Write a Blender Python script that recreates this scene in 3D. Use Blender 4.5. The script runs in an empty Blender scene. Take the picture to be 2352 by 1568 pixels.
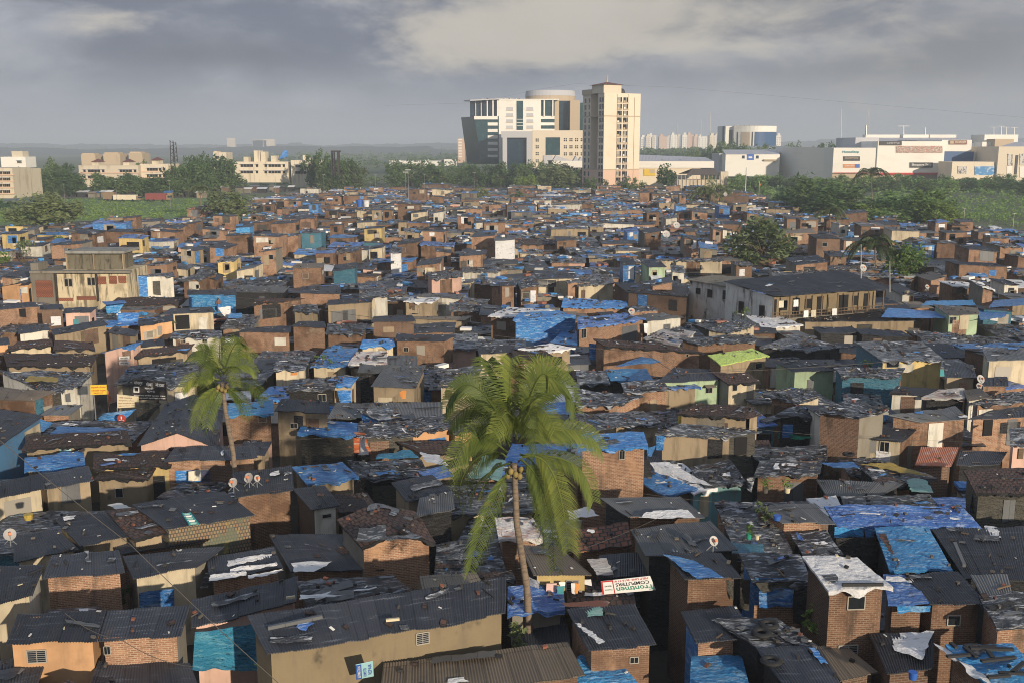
import bpy, math, random
from mathutils import Vector as V3, noise as mnoise, Matrix
R = random.Random(11)
sc = bpy.context.scene
COL = sc.collection
rad = math.radians
# ------------------------------------------------------------------ camera geometry (frame units 2352 x 1568, focal 2352)
FP, U0, V0, CH = 2352.0, 1176.0, 784.0, 24.0
PT = math.atan(448 / 2352.0)
CP, SP = math.cos(PT), math.sin(PT)
def ray(u, v):
    x = (u - U0) / FP; y = (V0 - v) / FP
    return V3((x, CP + y * SP, -SP + y * CP))
CAM = V3((0, 0, CH))
def PZ(u, v, z):
    d = ray(u, v); t = (z - CH) / d.z
    return CAM + d * t
def PY(u, v, Y):
    d = ray(u, v)
    return CAM + d * (Y / d.y)
def proj(p):
    dz = p[2] - CH
    dep = p[1] * CP - dz * SP
    yy = p[1] * SP + dz * CP
    return U0 + FP * p[0] / dep, V0 - FP * yy / dep, dep
TILES = {'A': (0, 1900, 2.376), 'B': (900, 1900, 2.376), 'C': (1800, 1900, 2.376), 'D': (2700, 1900, 2.063), 'E': (0, 1050, 2.4125),
         'F': (0, 1350, 2.4125), 'G': (900, 1050, 2.4125), 'H': (1800, 1000, 2.4125), 'I': (2480, 900, 1.7294), 'J': (900, 1500, 2.4125),
         'K': (1600, 1300, 1.7425), 'L': (2200, 1400, 2.6133), 'M': (3000, 1400, 2.613), 'N': (0, 480, 2.34), 'O': (900, 480, 2.34),
         'Q': (1650, 250, 2.94), 'R': (2350, 420, 3.136), 'S': (3000, 420, 2.8), 'Z': (0, 0, 1 / 1.63265)}
def T(t, x, y):
    a, b, s = TILES[t]
    return (a + x / s) / 1.63265, (b + y / s) / 1.63265
# ------------------------------------------------------------------ mesh builder
class MB:
    def __init__(s):
        s.v = []; s.f = []; s.uv = []; s.mi = []; s.mats = []
    def slot(s, m):
        if m not in s.mats: s.mats.append(m)
        return s.mats.index(m)
    def poly(s, pts, m, uv=None):
        n = len(s.v); s.v += [tuple(p) for p in pts]
        s.f.append(tuple(range(n, n + len(pts)))); s.mi.append(s.slot(m))
        if uv is None:
            a = V3(pts[0]); ex = (V3(pts[1]) - a)
            ex = ex.normalized() if ex.length > 1e-9 else V3((1, 0, 0))
            nn = ex.cross(V3(pts[-1]) - a); ey = nn.cross(ex)
            ey = ey.normalized() if ey.length > 1e-9 else V3((0, 0, 1))
            uv = [((V3(p) - a).dot(ex), (V3(p) - a).dot(ey)) for p in pts]
        s.uv += [tuple(q) for q in uv]
    def grid(s, rows, m, uvs):
        n = len(s.v); nx = len(rows[0]); k = s.slot(m)
        fu = []
        for r, ur in zip(rows, uvs):
            s.v += [tuple(p) for p in r]; fu += ur
        for j in range(len(rows) - 1):
            for i in range(nx - 1):
                ids = (j * nx + i, j * nx + i + 1, (j + 1) * nx + i + 1, (j + 1) * nx + i)
                s.f.append(tuple(n + q for q in ids)); s.mi.append(k)
                s.uv += [fu[q] for q in ids]
    def obox(s, c, ax, ay, az, m, uo=0.0):
        c = V3(c); ax = V3(ax); ay = V3(ay); az = V3(az)
        P = lambda i, j, k: c + ax * i + ay * j + az * k
        for q, (a, b) in (((( -1, -1, -1), (1, -1, -1), (1, -1, 1), (-1, -1, 1)), (ax, az)), (((1, -1, -1), (1, 1, -1), (1, 1, 1), (1, -1, 1)), (ay, az)),
                  (((1, 1, -1), (-1, 1, -1), (-1, 1, 1), (1, 1, 1)), (ax, az)), (((-1, 1, -1), (-1, -1, -1), (-1, -1, 1), (-1, 1, 1)), (ay, az)),
                  (((-1, -1, 1), (1, -1, 1), (1, 1, 1), (-1, 1, 1)), (ax, ay)), (((-1, 1, -1), (1, 1, -1), (1, -1, -1), (-1, -1, -1)), (ax, ay))):
            la, lb = 2 * a.length, 2 * b.length
            s.poly([P(*e) for e in q], m, [(uo, 0), (uo + la, 0), (uo + la, lb), (uo, lb)])
    def box(s, x0, x1, y0, y1, z0, z1, m, uo=0.0):
        s.obox(((x0 + x1) / 2, (y0 + y1) / 2, (z0 + z1) / 2), ((x1 - x0) / 2, 0, 0), (0, (y1 - y0) / 2, 0), (0, 0, (z1 - z0) / 2), m, uo)
    def bar(s, a, b, w, m, h=None):
        a = V3(a); b = V3(b); d = b - a
        if d.length < 1e-6: return
        up = V3((0, 0, 1)) if abs(d.normalized().z) < .95 else V3((0, 1, 0))
        x = d.cross(up).normalized(); y = x.cross(d).normalized()
        s.obox((a + b) / 2, x * (w / 2), d / 2, y * ((h or w) / 2), m)
    def tube(s, pts, rs, m, n=6, cap=True):
        pts = [V3(p) for p in pts]
        if not isinstance(rs, (list, tuple)): rs = [rs] * len(pts)
        rows = []; uvs = []; L = 0.0
        for i, p in enumerate(pts):
            d = (pts[min(i + 1, len(pts) - 1)] - pts[max(i - 1, 0)]).normalized()
            up = V3((0, 1, 0)) if abs(d.y) < .9 else V3((1, 0, 0))
            x = d.cross(up).normalized(); y = x.cross(d).normalized()
            if i: L += (p - pts[i - 1]).length
            rows.append([p + (x * math.cos(k * 2 * math.pi / n) + y * math.sin(k * 2 * math.pi / n)) * rs[i] for k in range(n + 1)])
            uvs.append([(k * rs[0] * 6.28 / n, L) for k in range(n + 1)])
        s.grid(rows, m, uvs)
        if cap:
            s.poly(rows[-1][:-1], m); s.poly(rows[0][:-1][::-1], m)
    def cyl(s, c, r, z0, z1, m, n=24, r2=None):
        r2 = r if r2 is None else r2
        a = [V3((c[0] + r * math.cos(k * 2 * math.pi / n), c[1] + r * math.sin(k * 2 * math.pi / n), z0)) for k in range(n)]
        b = [V3((c[0] + r2 * math.cos(k * 2 * math.pi / n), c[1] + r2 * math.sin(k * 2 * math.pi / n), z1)) for k in range(n)]
        for k in range(n):
            q = (k + 1) % n
            s.poly([a[k], a[q], b[q], b[k]], m, [(k * r * 6.28 / n, 0), ((k + 1) * r * 6.28 / n, 0), ((k + 1) * r * 6.28 / n, z1 - z0), (k * r * 6.28 / n, z1 - z0)])
        s.poly(b, m); s.poly(a[::-1], m)
    def build(s, name, parent=None, loc=None, smooth=False):
        me = bpy.data.meshes.new(name)
        o = V3(loc) if loc is not None else (V3(parent['_o']) if parent is not None and '_o' in parent else V3((0, 0, 0)))
        me.from_pydata([(p[0] - o.x, p[1] - o.y, p[2] - o.z) for p in s.v], [], s.f)
        for m in s.mats: me.materials.append(MAT[m])
        me.polygons.foreach_set('material_index', s.mi)
        ul = me.uv_layers.new(name='uv')
        ul.data.foreach_set('uv', [c for q in s.uv for c in q])
        if smooth: me.polygons.foreach_set('use_smooth', [True] * len(s.f))
        me.update()
        ob = bpy.data.objects.new(name, me); COL.objects.link(ob)
        if parent is not None: ob.parent = parent
        if loc is not None: ob.location = o
        return ob
def tag(o, label=None, cat=None, group=None, kind=None):
    if label: o['label'] = label
    if cat: o['category'] = cat
    if group: o['group'] = group
    if kind: o['kind'] = kind
    return o
ROOTS = []
def empty(name, loc, label=None, cat=None, group=None):
    o = bpy.data.objects.new(name, None); COL.objects.link(o); o.location = loc
    o.empty_display_size = .3
    o['_o'] = tuple(loc); ROOTS.append(o)
    return tag(o, label, cat, group)
def copy_tree(o, parent=None):
    c = o.copy(); COL.objects.link(c)
    if parent is not None: c.parent = parent
    for ch in o.children: copy_tree(ch, c)
    return c
# ------------------------------------------------------------------ materials
MAT = {}
class N:
    def __init__(s, m):
        m.use_nodes = True; s.t = m.node_tree; s.t.nodes.clear()
        s.out = s.t.nodes.new('ShaderNodeOutputMaterial')
    def n(s, typ, **kw):
        d = s.t.nodes.new(typ)
        for k, v in kw.items():
            if k.startswith('_'): setattr(d, k[1:], v)
            else:
                i = d.inputs[k.replace('0', ' ')] if k.replace('0', ' ') in d.inputs else d.inputs[k]
                if hasattr(v, 'is_linked') or str(type(v)).find('NodeSocket') >= 0: s.t.links.new(v, i)
                else: i.default_value = v
        return d
    def link(s, a, b): s.t.links.new(a, b)
    def math(s, op, a, b=None, clamp=False):
        d = s.t.nodes.new('ShaderNodeMath'); d.operation = op; d.use_clamp = clamp
        for i, v in enumerate((a, b)):
            if v is None: continue
            if isinstance(v, (int, float)): d.inputs[i].default_value = v
            else: s.link(v, d.inputs[i])
        return d.outputs[0]
    def ramp(s, f, lo, hi, a=0.0, b=1.0):
        d = s.t.nodes.new('ShaderNodeMapRange'); s.link(f, d.inputs['Value'])
        d.interpolation_type = 'SMOOTHSTEP'
        for k, v in (('From Min', lo), ('From Max', hi), ('To Min', a), ('To Max', b)): d.inputs[k].default_value = v
        return d.outputs[0]
    def mix(s, f, a, b, blend='MIX'):
        d = s.t.nodes.new('ShaderNodeMix'); d.data_type = 'RGBA'; d.blend_type = blend
        for k, v in ((0, f), (6, a), (7, b)):
            if isinstance(v, (int, float)): d.inputs[k].default_value = v
            elif isinstance(v, (tuple, list)): d.inputs[k].default_value = (*v[:3], 1)
            else: s.link(v, d.inputs[k])
        return d.outputs[2]
    def uvmap(s, sx=1, sy=1):
        t = s.t.nodes.new('ShaderNodeUVMap'); t.uv_map = 'uv'
        if sx == 1 and sy == 1: return t.outputs[0]
        m = s.t.nodes.new('ShaderNodeMapping'); m.inputs['Scale'].default_value = (sx, sy, 1); s.link(t.outputs[0], m.inputs[0])
        return m.outputs[0]
    def noise(s, sx, sy, detail=4, rough=.6):
        d = s.t.nodes.new('ShaderNodeTexNoise'); d.inputs['Scale'].default_value = 1; d.inputs['Detail'].default_value = detail
        d.inputs['Roughness'].default_value = rough
        s.link(s.uvmap(sx, sy), d.inputs['Vector']); return d.outputs[0]
    def house(s):
        x = s.t.nodes.new('ShaderNodeSeparateXYZ'); s.link(s.uvmap(), x.inputs[0])
        k = s.math('FLOOR', s.math('DIVIDE', s.math('ADD', x.outputs[0], 40.0), 100.0))
        w = s.t.nodes.new('ShaderNodeTexWhiteNoise'); w.noise_dimensions = '1D'; s.link(k, w.inputs['W'])
        return w.outputs[0]
def surf(name, col, rough=.8, layers=(), house=.25, bump=None, spec=.5, brick=None, sheet=None, wave=None, metal=0.0, coat=0):
    m = bpy.data.materials.new(name); MAT[name] = m; g = N(m)
    c = None
    if brick:
        w, h, c2, mort, mcol = brick
        b = g.n('ShaderNodeTexBrick', _offset=.5)
        g.link(g.uvmap(), b.inputs['Vector'])
        for k, v in (('Color1', (*col, 1)), ('Color2', (*c2, 1)), ('Mortar', (*mcol, 1)), ('Scale', 1), ('Mortar Size', mort), ('Mortar Smooth', .3), ('Bias', 0), ('Brick Width', w), ('Row Height', h)):
            b.inputs[k].default_value = v
        c = b.outputs[0]
    elif sheet:
        w, h, c2, mort = sheet
        b = g.n('ShaderNodeTexBrick', _offset=.37)
        g.link(g.uvmap(), b.inputs['Vector'])
        dk = tuple(x * .35 for x in col)
        for k, v in (('Color1', (*col, 1)), ('Color2', (*c2, 1)), ('Mortar', (*dk, 1)), ('Scale', 1), ('Mortar Size', mort), ('Mortar Smooth', .1), ('Bias', 0), ('Brick Width', w), ('Row Height', h)):
            b.inputs[k].default_value = v
        c = b.outputs[0]
    else: c = tuple(col)
    for (sx, sy, lo, hi, lc, amt) in layers:
        f = g.math('MULTIPLY', g.ramp(g.noise(sx, sy), lo, hi), amt)
        c = g.mix(f, c, lc)
    if house:
        hv = g.ramp(g.house(), 0, 1, 1 - house, 1 + house)
        hsv = g.n('ShaderNodeHueSaturation'); g.link(hv, hsv.inputs['Value'])
        if isinstance(c, tuple): hsv.inputs['Color'].default_value = (*c, 1)
        else: g.link(c, hsv.inputs['Color'])
        c = hsv.outputs[0]
    p = g.n('ShaderNodeBsdfPrincipled')
    if isinstance(c, tuple): p.inputs['Base Color'].default_value = (*c, 1)
    else: g.link(c, p.inputs['Base Color'])
    p.inputs['Roughness'].default_value = rough; p.inputs['Metallic'].default_value = metal
    p.inputs['Specular IOR Level'].default_value = spec
    hgt = None
    if bump:
        sx, sy, st = bump
        hgt = g.noise(sx, sy, 6, .65)
    if wave:
        pw, st2 = wave
        x = g.t.nodes.new('ShaderNodeSeparateXYZ'); g.link(g.uvmap(), x.inputs[0])
        wv = g.math('MULTIPLY', g.math('SINE', g.math('MULTIPLY', x.outputs[0], 6.2832 / pw)), st2)
        hgt = wv if hgt is None else g.math('ADD', hgt, wv)
        st = bump[2] if bump else 1.0
    if hgt is not None:
        b = g.n('ShaderNodeBump'); b.inputs['Strength'].default_value = 1.0; b.inputs['Distance'].default_value = st
        g.link(hgt, b.inputs['Height']); g.link(b.outputs[0], p.inputs['Normal'])
    g.link(p.outputs[0], g.out.inputs[0])
    return m
DK = (.012, .011, .010); MOULD = (.045, .042, .035)
BR = dict(rough=.9, spec=.2)
surf('brick', (.285, .15, .092), layers=[(.35, .4, .46, .66, (.12, .068, .042), .8), (.9, .5, .54, .7, (.36, .22, .13), .6), (1.2, .3, .52, .72, MOULD, .7), (.22, .3, .62, .68, (.30, .26, .19), .8), (4, 6, .5, .7, (.16, .09, .055), .6)],
     brick=(.25, .088, (.17, .085, .05), .015, (.34, .26, .19)), bump=(8, 12, .02), house=.36, **BR)
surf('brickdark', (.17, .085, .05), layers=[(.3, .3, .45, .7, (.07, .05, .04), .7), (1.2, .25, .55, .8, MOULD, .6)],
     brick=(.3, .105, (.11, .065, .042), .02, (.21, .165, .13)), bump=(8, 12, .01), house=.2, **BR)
surf('brickred', (.40, .15, .085), layers=[(.4, .3, .5, .75, (.2, .09, .06), .6)], brick=(.28, .16, (.32, .12, .07), .05, (.16, .07, .05)), house=.15, **BR)
def plaster(n, c, stain=.6, dirt=(.16, .13, .09), **k):
    c = tuple(x * .88 for x in c)
    surf(n, c, .9, [(.35, .35, .44, .66, tuple(x * .62 + d * .2 for x, d in zip(c, dirt)), .7), (1.6, .22, .48, .7, dirt, stain), (.8, .5, .58, .74, MOULD, stain), (5, 5, .5, .8, tuple(x * .8 for x in c), .5)],
         bump=(3, 3, .015), spec=.2, house=k.get('house', .14))
plaster('cream', (.64, .55, .39)); plaster('tan', (.38, .30, .20), .75); plaster('concrete', (.25, .23, .19), .75); plaster('grey', (.30, .30, .28), .6)
plaster('peach', (.72, .42, .22), .25); plaster('pink', (.70, .46, .37), .35); plaster('yellow', (.72, .55, .24), .4); plaster('mint', (.42, .55, .36), .45)
plaster('white', (.72, .69, .60), .45); plaster('drab', (.235, .185, .115), .9); plaster('stained', (.74, .72, .66), .95, (.10, .09, .075)); plaster('mouldy', (.22, .20, .15), .98, (.05, .045, .035)); plaster('bluewall', (.10, .25, .45), .4); plaster('tealwall', (.20, .42, .45), .5)  # drab darkened for the long wall's shadow; stained lightened for walls the sun misses
surf('mouldwall', (.62, .53, .36), .9, [(.9, .12, .50, .62, (.06, .05, .035), .85), (.35, .35, .48, .66, (.30, .25, .16), .7), (2.2, .5, .55, .68, (.12, .10, .07), .7)], bump=(3, 3, .015), spec=.2, house=0)
COR = dict(rough=.5, spec=.5)
surf('cor', (.020, .024, .034), layers=[(.5, 7, .58, .66, (.16, .18, .21), .5), (.3, .22, .5, .72, (.055, .06, .07), .6), (1.3, .5, .6, .75, (.06, .045, .035), .6), (3, 3, .68, .76, (.13, .13, .13), .5)], sheet=(1.05, 2.3, (.036, .04, .052), .012), wave=(.19, .02), bump=(6, 6, .01), house=.3, **COR)  # blue in the base tint carries the sky's reflection on the sheets
surf('corl', (.105, .112, .118), layers=[(.3, .2, .45, .7, (.055, .055, .058), .7), (2.5, .5, .6, .75, (.2, .2, .19), .5)], sheet=(1.05, 2.3, (.14, .145, .15), .012), wave=(.19, .02), bump=(6, 6, .01), house=.25, **COR)
surf('corb', (.19, .155, .115), layers=[(.25, .5, .48, .7, (.10, .085, .065), .7), (5, 5, .66, .75, (.04, .035, .03), .6)], sheet=(1.05, 2.0, (.16, .13, .10), .02), wave=(.19, .02), bump=(6, 6, .01), house=.2, **COR)
surf('rust', (.34, .13, .075), .7, [(1.2, .5, .5, .7, (.42, .36, .32), .7), (.6, .6, .62, .7, (.09, .05, .04), .7)], wave=(.2, .03), bump=(5, 5, .01))
surf('tile', (.085, .047, .037), .8, [(.35, .35, .5, .72, (.035, .03, .03), .7), (1.7, 2.2, .6, .75, (.19, .075, .045), .65), (1.3, 1.8, .64, .74, (.11, .105, .10), .6)], brick=(.3, .34, (.06, .036, .03), .04, (.018, .014, .013)), bump=(5, 6, .02), house=.25)
surf('tilered', (.19, .068, .036), .8, [(.5, .5, .5, .7, (.06, .035, .03), .7)], brick=(.42, .36, (.10, .045, .032), .05, (.02, .015, .013)), bump=(5, 6, .02), house=.1)
def plastic(n, c, c2, c3, rough=.42, a=.75, b=.6):
    surf(n, c, rough, [(.5, .9, .46, .62, c2, a), (1.3, 6.5, .535, .60, c3, b), (.6, 1.6, .57, .64, c3, b * .8), (3.5, 6, .58, .66, DK, .6)], bump=(3.0, 7.0, .2), house=.25, spec=.5)
plastic('pla', (.020, .024, .034), (.075, .08, .092), (.40, .43, .48), .32, .75, .8)  # third colour: sky sheen on wrinkled plastic, painted as pale streaks
plastic('plag', (.075, .085, .10), (.035, .038, .045), (.50, .53, .57), .32, .75, .75)
plastic('blk', (.013, .013, .014), (.028, .028, .03), (.06, .06, .06), .5, .6, .25)
plastic('olive', (.07, .065, .05), (.045, .042, .035), (.1, .095, .08), .5)
plastic('blu', (.035, .18, .50), (.06, .27, .62), (.36, .52, .72), .36, .8, .55)
plastic('vio', (.05, .15, .46), (.09, .24, .60), (.46, .56, .76), .36, .8, .6)
plastic('lbl', (.035, .24, .55), (.055, .32, .64), (.45, .62, .74), .38, .7, .4)
plastic('teal', (.035, .145, .22), (.06, .2, .27), (.13, .2, .24), .45, .6, .4)
plastic('sky', (.035, .27, .45), (.02, .17, .34), (.2, .52, .66), .35, .7, .45)
surf('wht', (.74, .74, .74), .5, [(.5, .9, .5, .64, (.58, .59, .61), .7), (1.2, 3, .60, .66, (.22, .22, .24), .55), (4, 6, .64, .68, (.06, .06, .06), .8)], bump=(3, 6, .12), house=.08)
plastic('whr', (.60, .57, .54), (.36, .20, .17), (.68, .68, .66), .55, .75, .7)
plastic('lime', (.55, .72, .16), (.62, .76, .2), (.5, .6, .3), .5, .5, .3)
plastic('yel', (.52, .37, .07), (.42, .28, .05), (.55, .5, .3), .55, .6, .3)
plastic('orange', (.62, .16, .05), (.5, .1, .04), (.65, .6, .52), .6)
plastic('green', (.02, .33, .2), (.02, .25, .17), (.1, .4, .3), .5)
plastic('aqua', (.3, .58, .52), (.22, .45, .42), (.5, .66, .6), .5)
surf('wood', (.15, .10, .06), .85, [(1, 12, .4, .7, (.07, .05, .035), .8)], house=.3)
surf('stone', (.085, .075, .065), .9, [(4, 4, .4, .7, (.04, .036, .034), .8)], house=.5)
surf('claybit', (.16, .06, .038), .9, house=.5)
surf('blackbit', (.02, .02, .021), .7, house=.3)
surf('paper', (.68, .67, .63), .8, house=.2)
surf('void', (.008, .008, .009), .9, house=0)
surf('darkglass', (.012, .016, .02), .12, house=.3, spec=.6)
surf('frame', (.34, .31, .26), .7, house=.2)
surf('steel', (.35, .35, .35), .45, house=.2, metal=.6)
surf('dish', (.42, .41, .39), .6, [(3, 3, .6, .75, (.32, .2, .12), .6)], house=.2)
surf('orangepaint', (.62, .22, .10), .7, house=.1)
surf('rubber', (.015, .015, .016), .75, house=0)
surf('cable', (.09, .08, .07), .7, house=0)
surf('tealdoor', (.05, .22, .26), .7, [(3, .5, .5, .7, (.03, .13, .16), .6)], house=.1)
surf('cyanpanel', (.38, .66, .70), .6, house=0)
surf('skin', (.20, .10, .06), .6, house=0)
surf('cloth_cream', (.62, .58, .45), .9, [(3, 1, .45, .7, (.45, .42, .33), .6)], house=.1)
surf('cloth_pink', (.66, .44, .40), .9, house=.1); surf('cloth_orange', (.68, .28, .08), .9, house=.1); surf('cloth_teal', (.06, .28, .32), .9, house=.1)
surf('cloth_white', (.72, .72, .7), .9, house=.1); surf('cloth_red', (.5, .06, .05), .9, house=.1); surf('cloth_blue', (.06, .2, .5), .9, house=.1); surf('cloth_yellow', (.72, .52, .06), .9, [(3, .6, .5, .7, (.75, .68, .4), .6)], house=.1)
surf('cloth_dark', (.05, .05, .06), .9, house=.1)
# big building finishes
surf('bldwhite', (.82, .79, .72), .8, [(.05, .15, .5, .8, (.62, .58, .5), .5), (.5, .05, .62, .8, (.5, .45, .38), .35)], house=.05)
surf('bldcream', (.74, .645, .50), .85, [(.1, .1, .5, .8, (.62, .5, .36), .5), (.6, .05, .6, .8, (.45, .36, .26), .4)], house=.05)
surf('bldpink', (.66, .46, .34), .85, house=.05)
surf('bldtan', (.50, .40, .28), .85, [(.3, .05, .55, .8, (.3, .24, .17), .5)], house=.05)
surf('bldgrey', (.50, .50, .52), .85, house=.05)
surf('bldold', (.66, .58, .44), .9, [(.5, .06, .5, .75, (.3, .25, .18), .7), (.2, .2, .55, .75, (.45, .36, .25), .6)], house=.1)
surf('redroof', (.16, .055, .04), .8, house=.1)
surf('glassteal', (.018, .055, .062), .08, [(.3, .25, .5, .6, (.03, .085, .09), .8)], house=0, spec=.9)
surf('glassnavy', (.016, .034, .055), .1, [(.15, .3, .5, .6, (.026, .05, .075), .8)], house=0, spec=.8)
surf('bluepanel', (.035, .095, .22), .6, house=0)
surf('signdark', (.035, .03, .028), .6, house=0); surf('signbrown', (.22, .09, .05), .6, house=0); surf('signorange', (.62, .24, .07), .6, house=0); surf('signblue', (.03, .12, .45), .6, house=0)
surf('signyellow', (.70, .48, .04), .7, house=0); surf('signcream', (.62, .54, .36), .8, house=0); surf('signred', (.36, .05, .035), .6, house=0); surf('signgreen', (.02, .22, .14), .6, house=0); surf('signteal', (.02, .25, .27), .6, house=0)
surf('inkblack', (.012, .012, .012), .7, house=0); surf('inkwhite', (.72, .72, .7), .7, house=0); surf('inkred', (.45, .03, .02), .7, house=0); surf('inkblue', (.06, .1, .42), .7, house=0)
surf('poster', (.45, .40, .36), .6, [(1.3, .9, .45, .55, (.55, .14, .07), .8), (2.1, 1.5, .5, .58, (.03, .07, .06), .7), (.9, 1.7, .54, .6, (.7, .62, .5), .8)], house=0)
surf('posterblue', (.05, .24, .52), .6, [(.3, .5, .5, .58, (.5, .62, .72), .8), (.35, .4, .6, .66, (.4, .12, .08), .8)], house=0)
surf('posterman', (.56, .54, .5), .6, [(.5, .35, .5, .56, (.05, .05, .06), .9), (.9, .6, .58, .62, (.4, .26, .2), .9)], house=0)
surf('roofmetal', (.50, .50, .54), .5, [(.3, .03, .5, .7, (.42, .42, .46), .6)], wave=(1.2, .03), house=.05)
surf('thatch', (.13, .10, .08), .95, [(1, 3, .45, .7, (.08, .06, .05), .7)], house=0)
surf('bark', (.21, .16, .115), .9, [(1.5, 9, .45, .65, (.10, .075, .055), .8)], bump=(2, 14, .03), house=0)
surf('trunk', (.10, .075, .05), .95, [(3, 1, .45, .7, (.05, .04, .03), .7)], house=0)
surf('coconut', (.20, .15, .05), .7, house=.3)
surf('carred', (.24, .06, .05), .5, house=0); surf('carwhite', (.62, .62, .6), .5, house=0); surf('carbrown', (.25, .17, .1), .6, house=0)
surf('mosaic', (.26, .21, .12), .85, [(.6, .4, .5, .56, (.11, .13, .09), .8), (.5, .5, .6, .66, (.36, .30, .08), .8)], brick=(.16, .2, (.25, .15, .09), .03, (.07, .06, .05)), house=0)
def leafmat(name, c, c2, trans=.35, rough=.55):
    m = bpy.data.materials.new(name); MAT[name] = m; g = N(m)
    ge = g.n('ShaderNodeNewGeometry'); oi = g.n('ShaderNodeObjectInfo')
    col = g.mix(ge.outputs['Random Per Island'], c, c2)
    hs = g.n('ShaderNodeHueSaturation'); g.link(col, hs.inputs['Color'])
    g.link(g.ramp(oi.outputs['Random'], 0, 1, .72, 1.25), hs.inputs['Value']); g.link(g.ramp(oi.outputs['Random'], 0, 1, .515, .485), hs.inputs['Hue'])
    p = g.n('ShaderNodeBsdfPrincipled'); g.link(hs.outputs[0], p.inputs['Base Color']); p.inputs['Roughness'].default_value = rough; p.inputs['Specular IOR Level'].default_value = .35
    t = g.n('ShaderNodeBsdfTranslucent'); g.link(hs.outputs[0], t.inputs[0])
    x = g.n('ShaderNodeMixShader'); x.inputs[0].default_value = trans
    g.link(p.outputs[0], x.inputs[1]); g.link(t.outputs[0], x.inputs[2]); g.link(x.outputs[0], g.out.inputs[0])
leafmat('palmleaf', (.23, .27, .055), (.12, .17, .04), .42); leafmat('palmleaffar', (.15, .19, .07), (.09, .12, .05))
leafmat('leafdark', (.075, .14, .045), (.135, .205, .065)); leafmat('leafolive', (.20, .25, .11), (.12, .16, .07)); leafmat('leafbright', (.22, .31, .07), (.12, .2, .05)); leafmat('mangrove', (.15, .26, .075), (.21, .33, .10))  # greens lightened to show low sun and haze on far foliage
# ------------------------------------------------------------------ houses
HID = [0]
FOOT = []      # plan footprints of placed houses
HOUSES = []    # dicts for labels
ROOFS = []     # (corners, seg) for litter
def hoff():
    HID[0] += 1; return 100.0 * (HID[0] % 700)
def bil(c, a, b):
    return c[0] * (1 - a) * (1 - b) + c[1] * a * (1 - b) + c[2] * a * b + c[3] * (1 - a) * b
ROOFAMP = {'cor': .05, 'corl': .05, 'corb': .03, 'tile': .06, 'tilered': .07, 'pla': .09, 'plag': .07, 'blu': .08, 'vio': .08, 'lbl': .07, 'wht': .07, 'whr': .08, 'rust': .04, 'teal': .08, 'concrete': .01, 'lime': .06, 'stained': .01, 'blk': .09}
MESSY = {'pla': 1.6, 'plag': 1.4, 'blu': .6, 'vio': .8, 'lbl': .3, 'wht': .45, 'whr': 1.2, 'tile': .8, 'tilered': .4, 'cor': .32, 'corl': .5, 'corb': .15, 'rust': .3, 'blk': .5, 'teal': .3}
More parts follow.
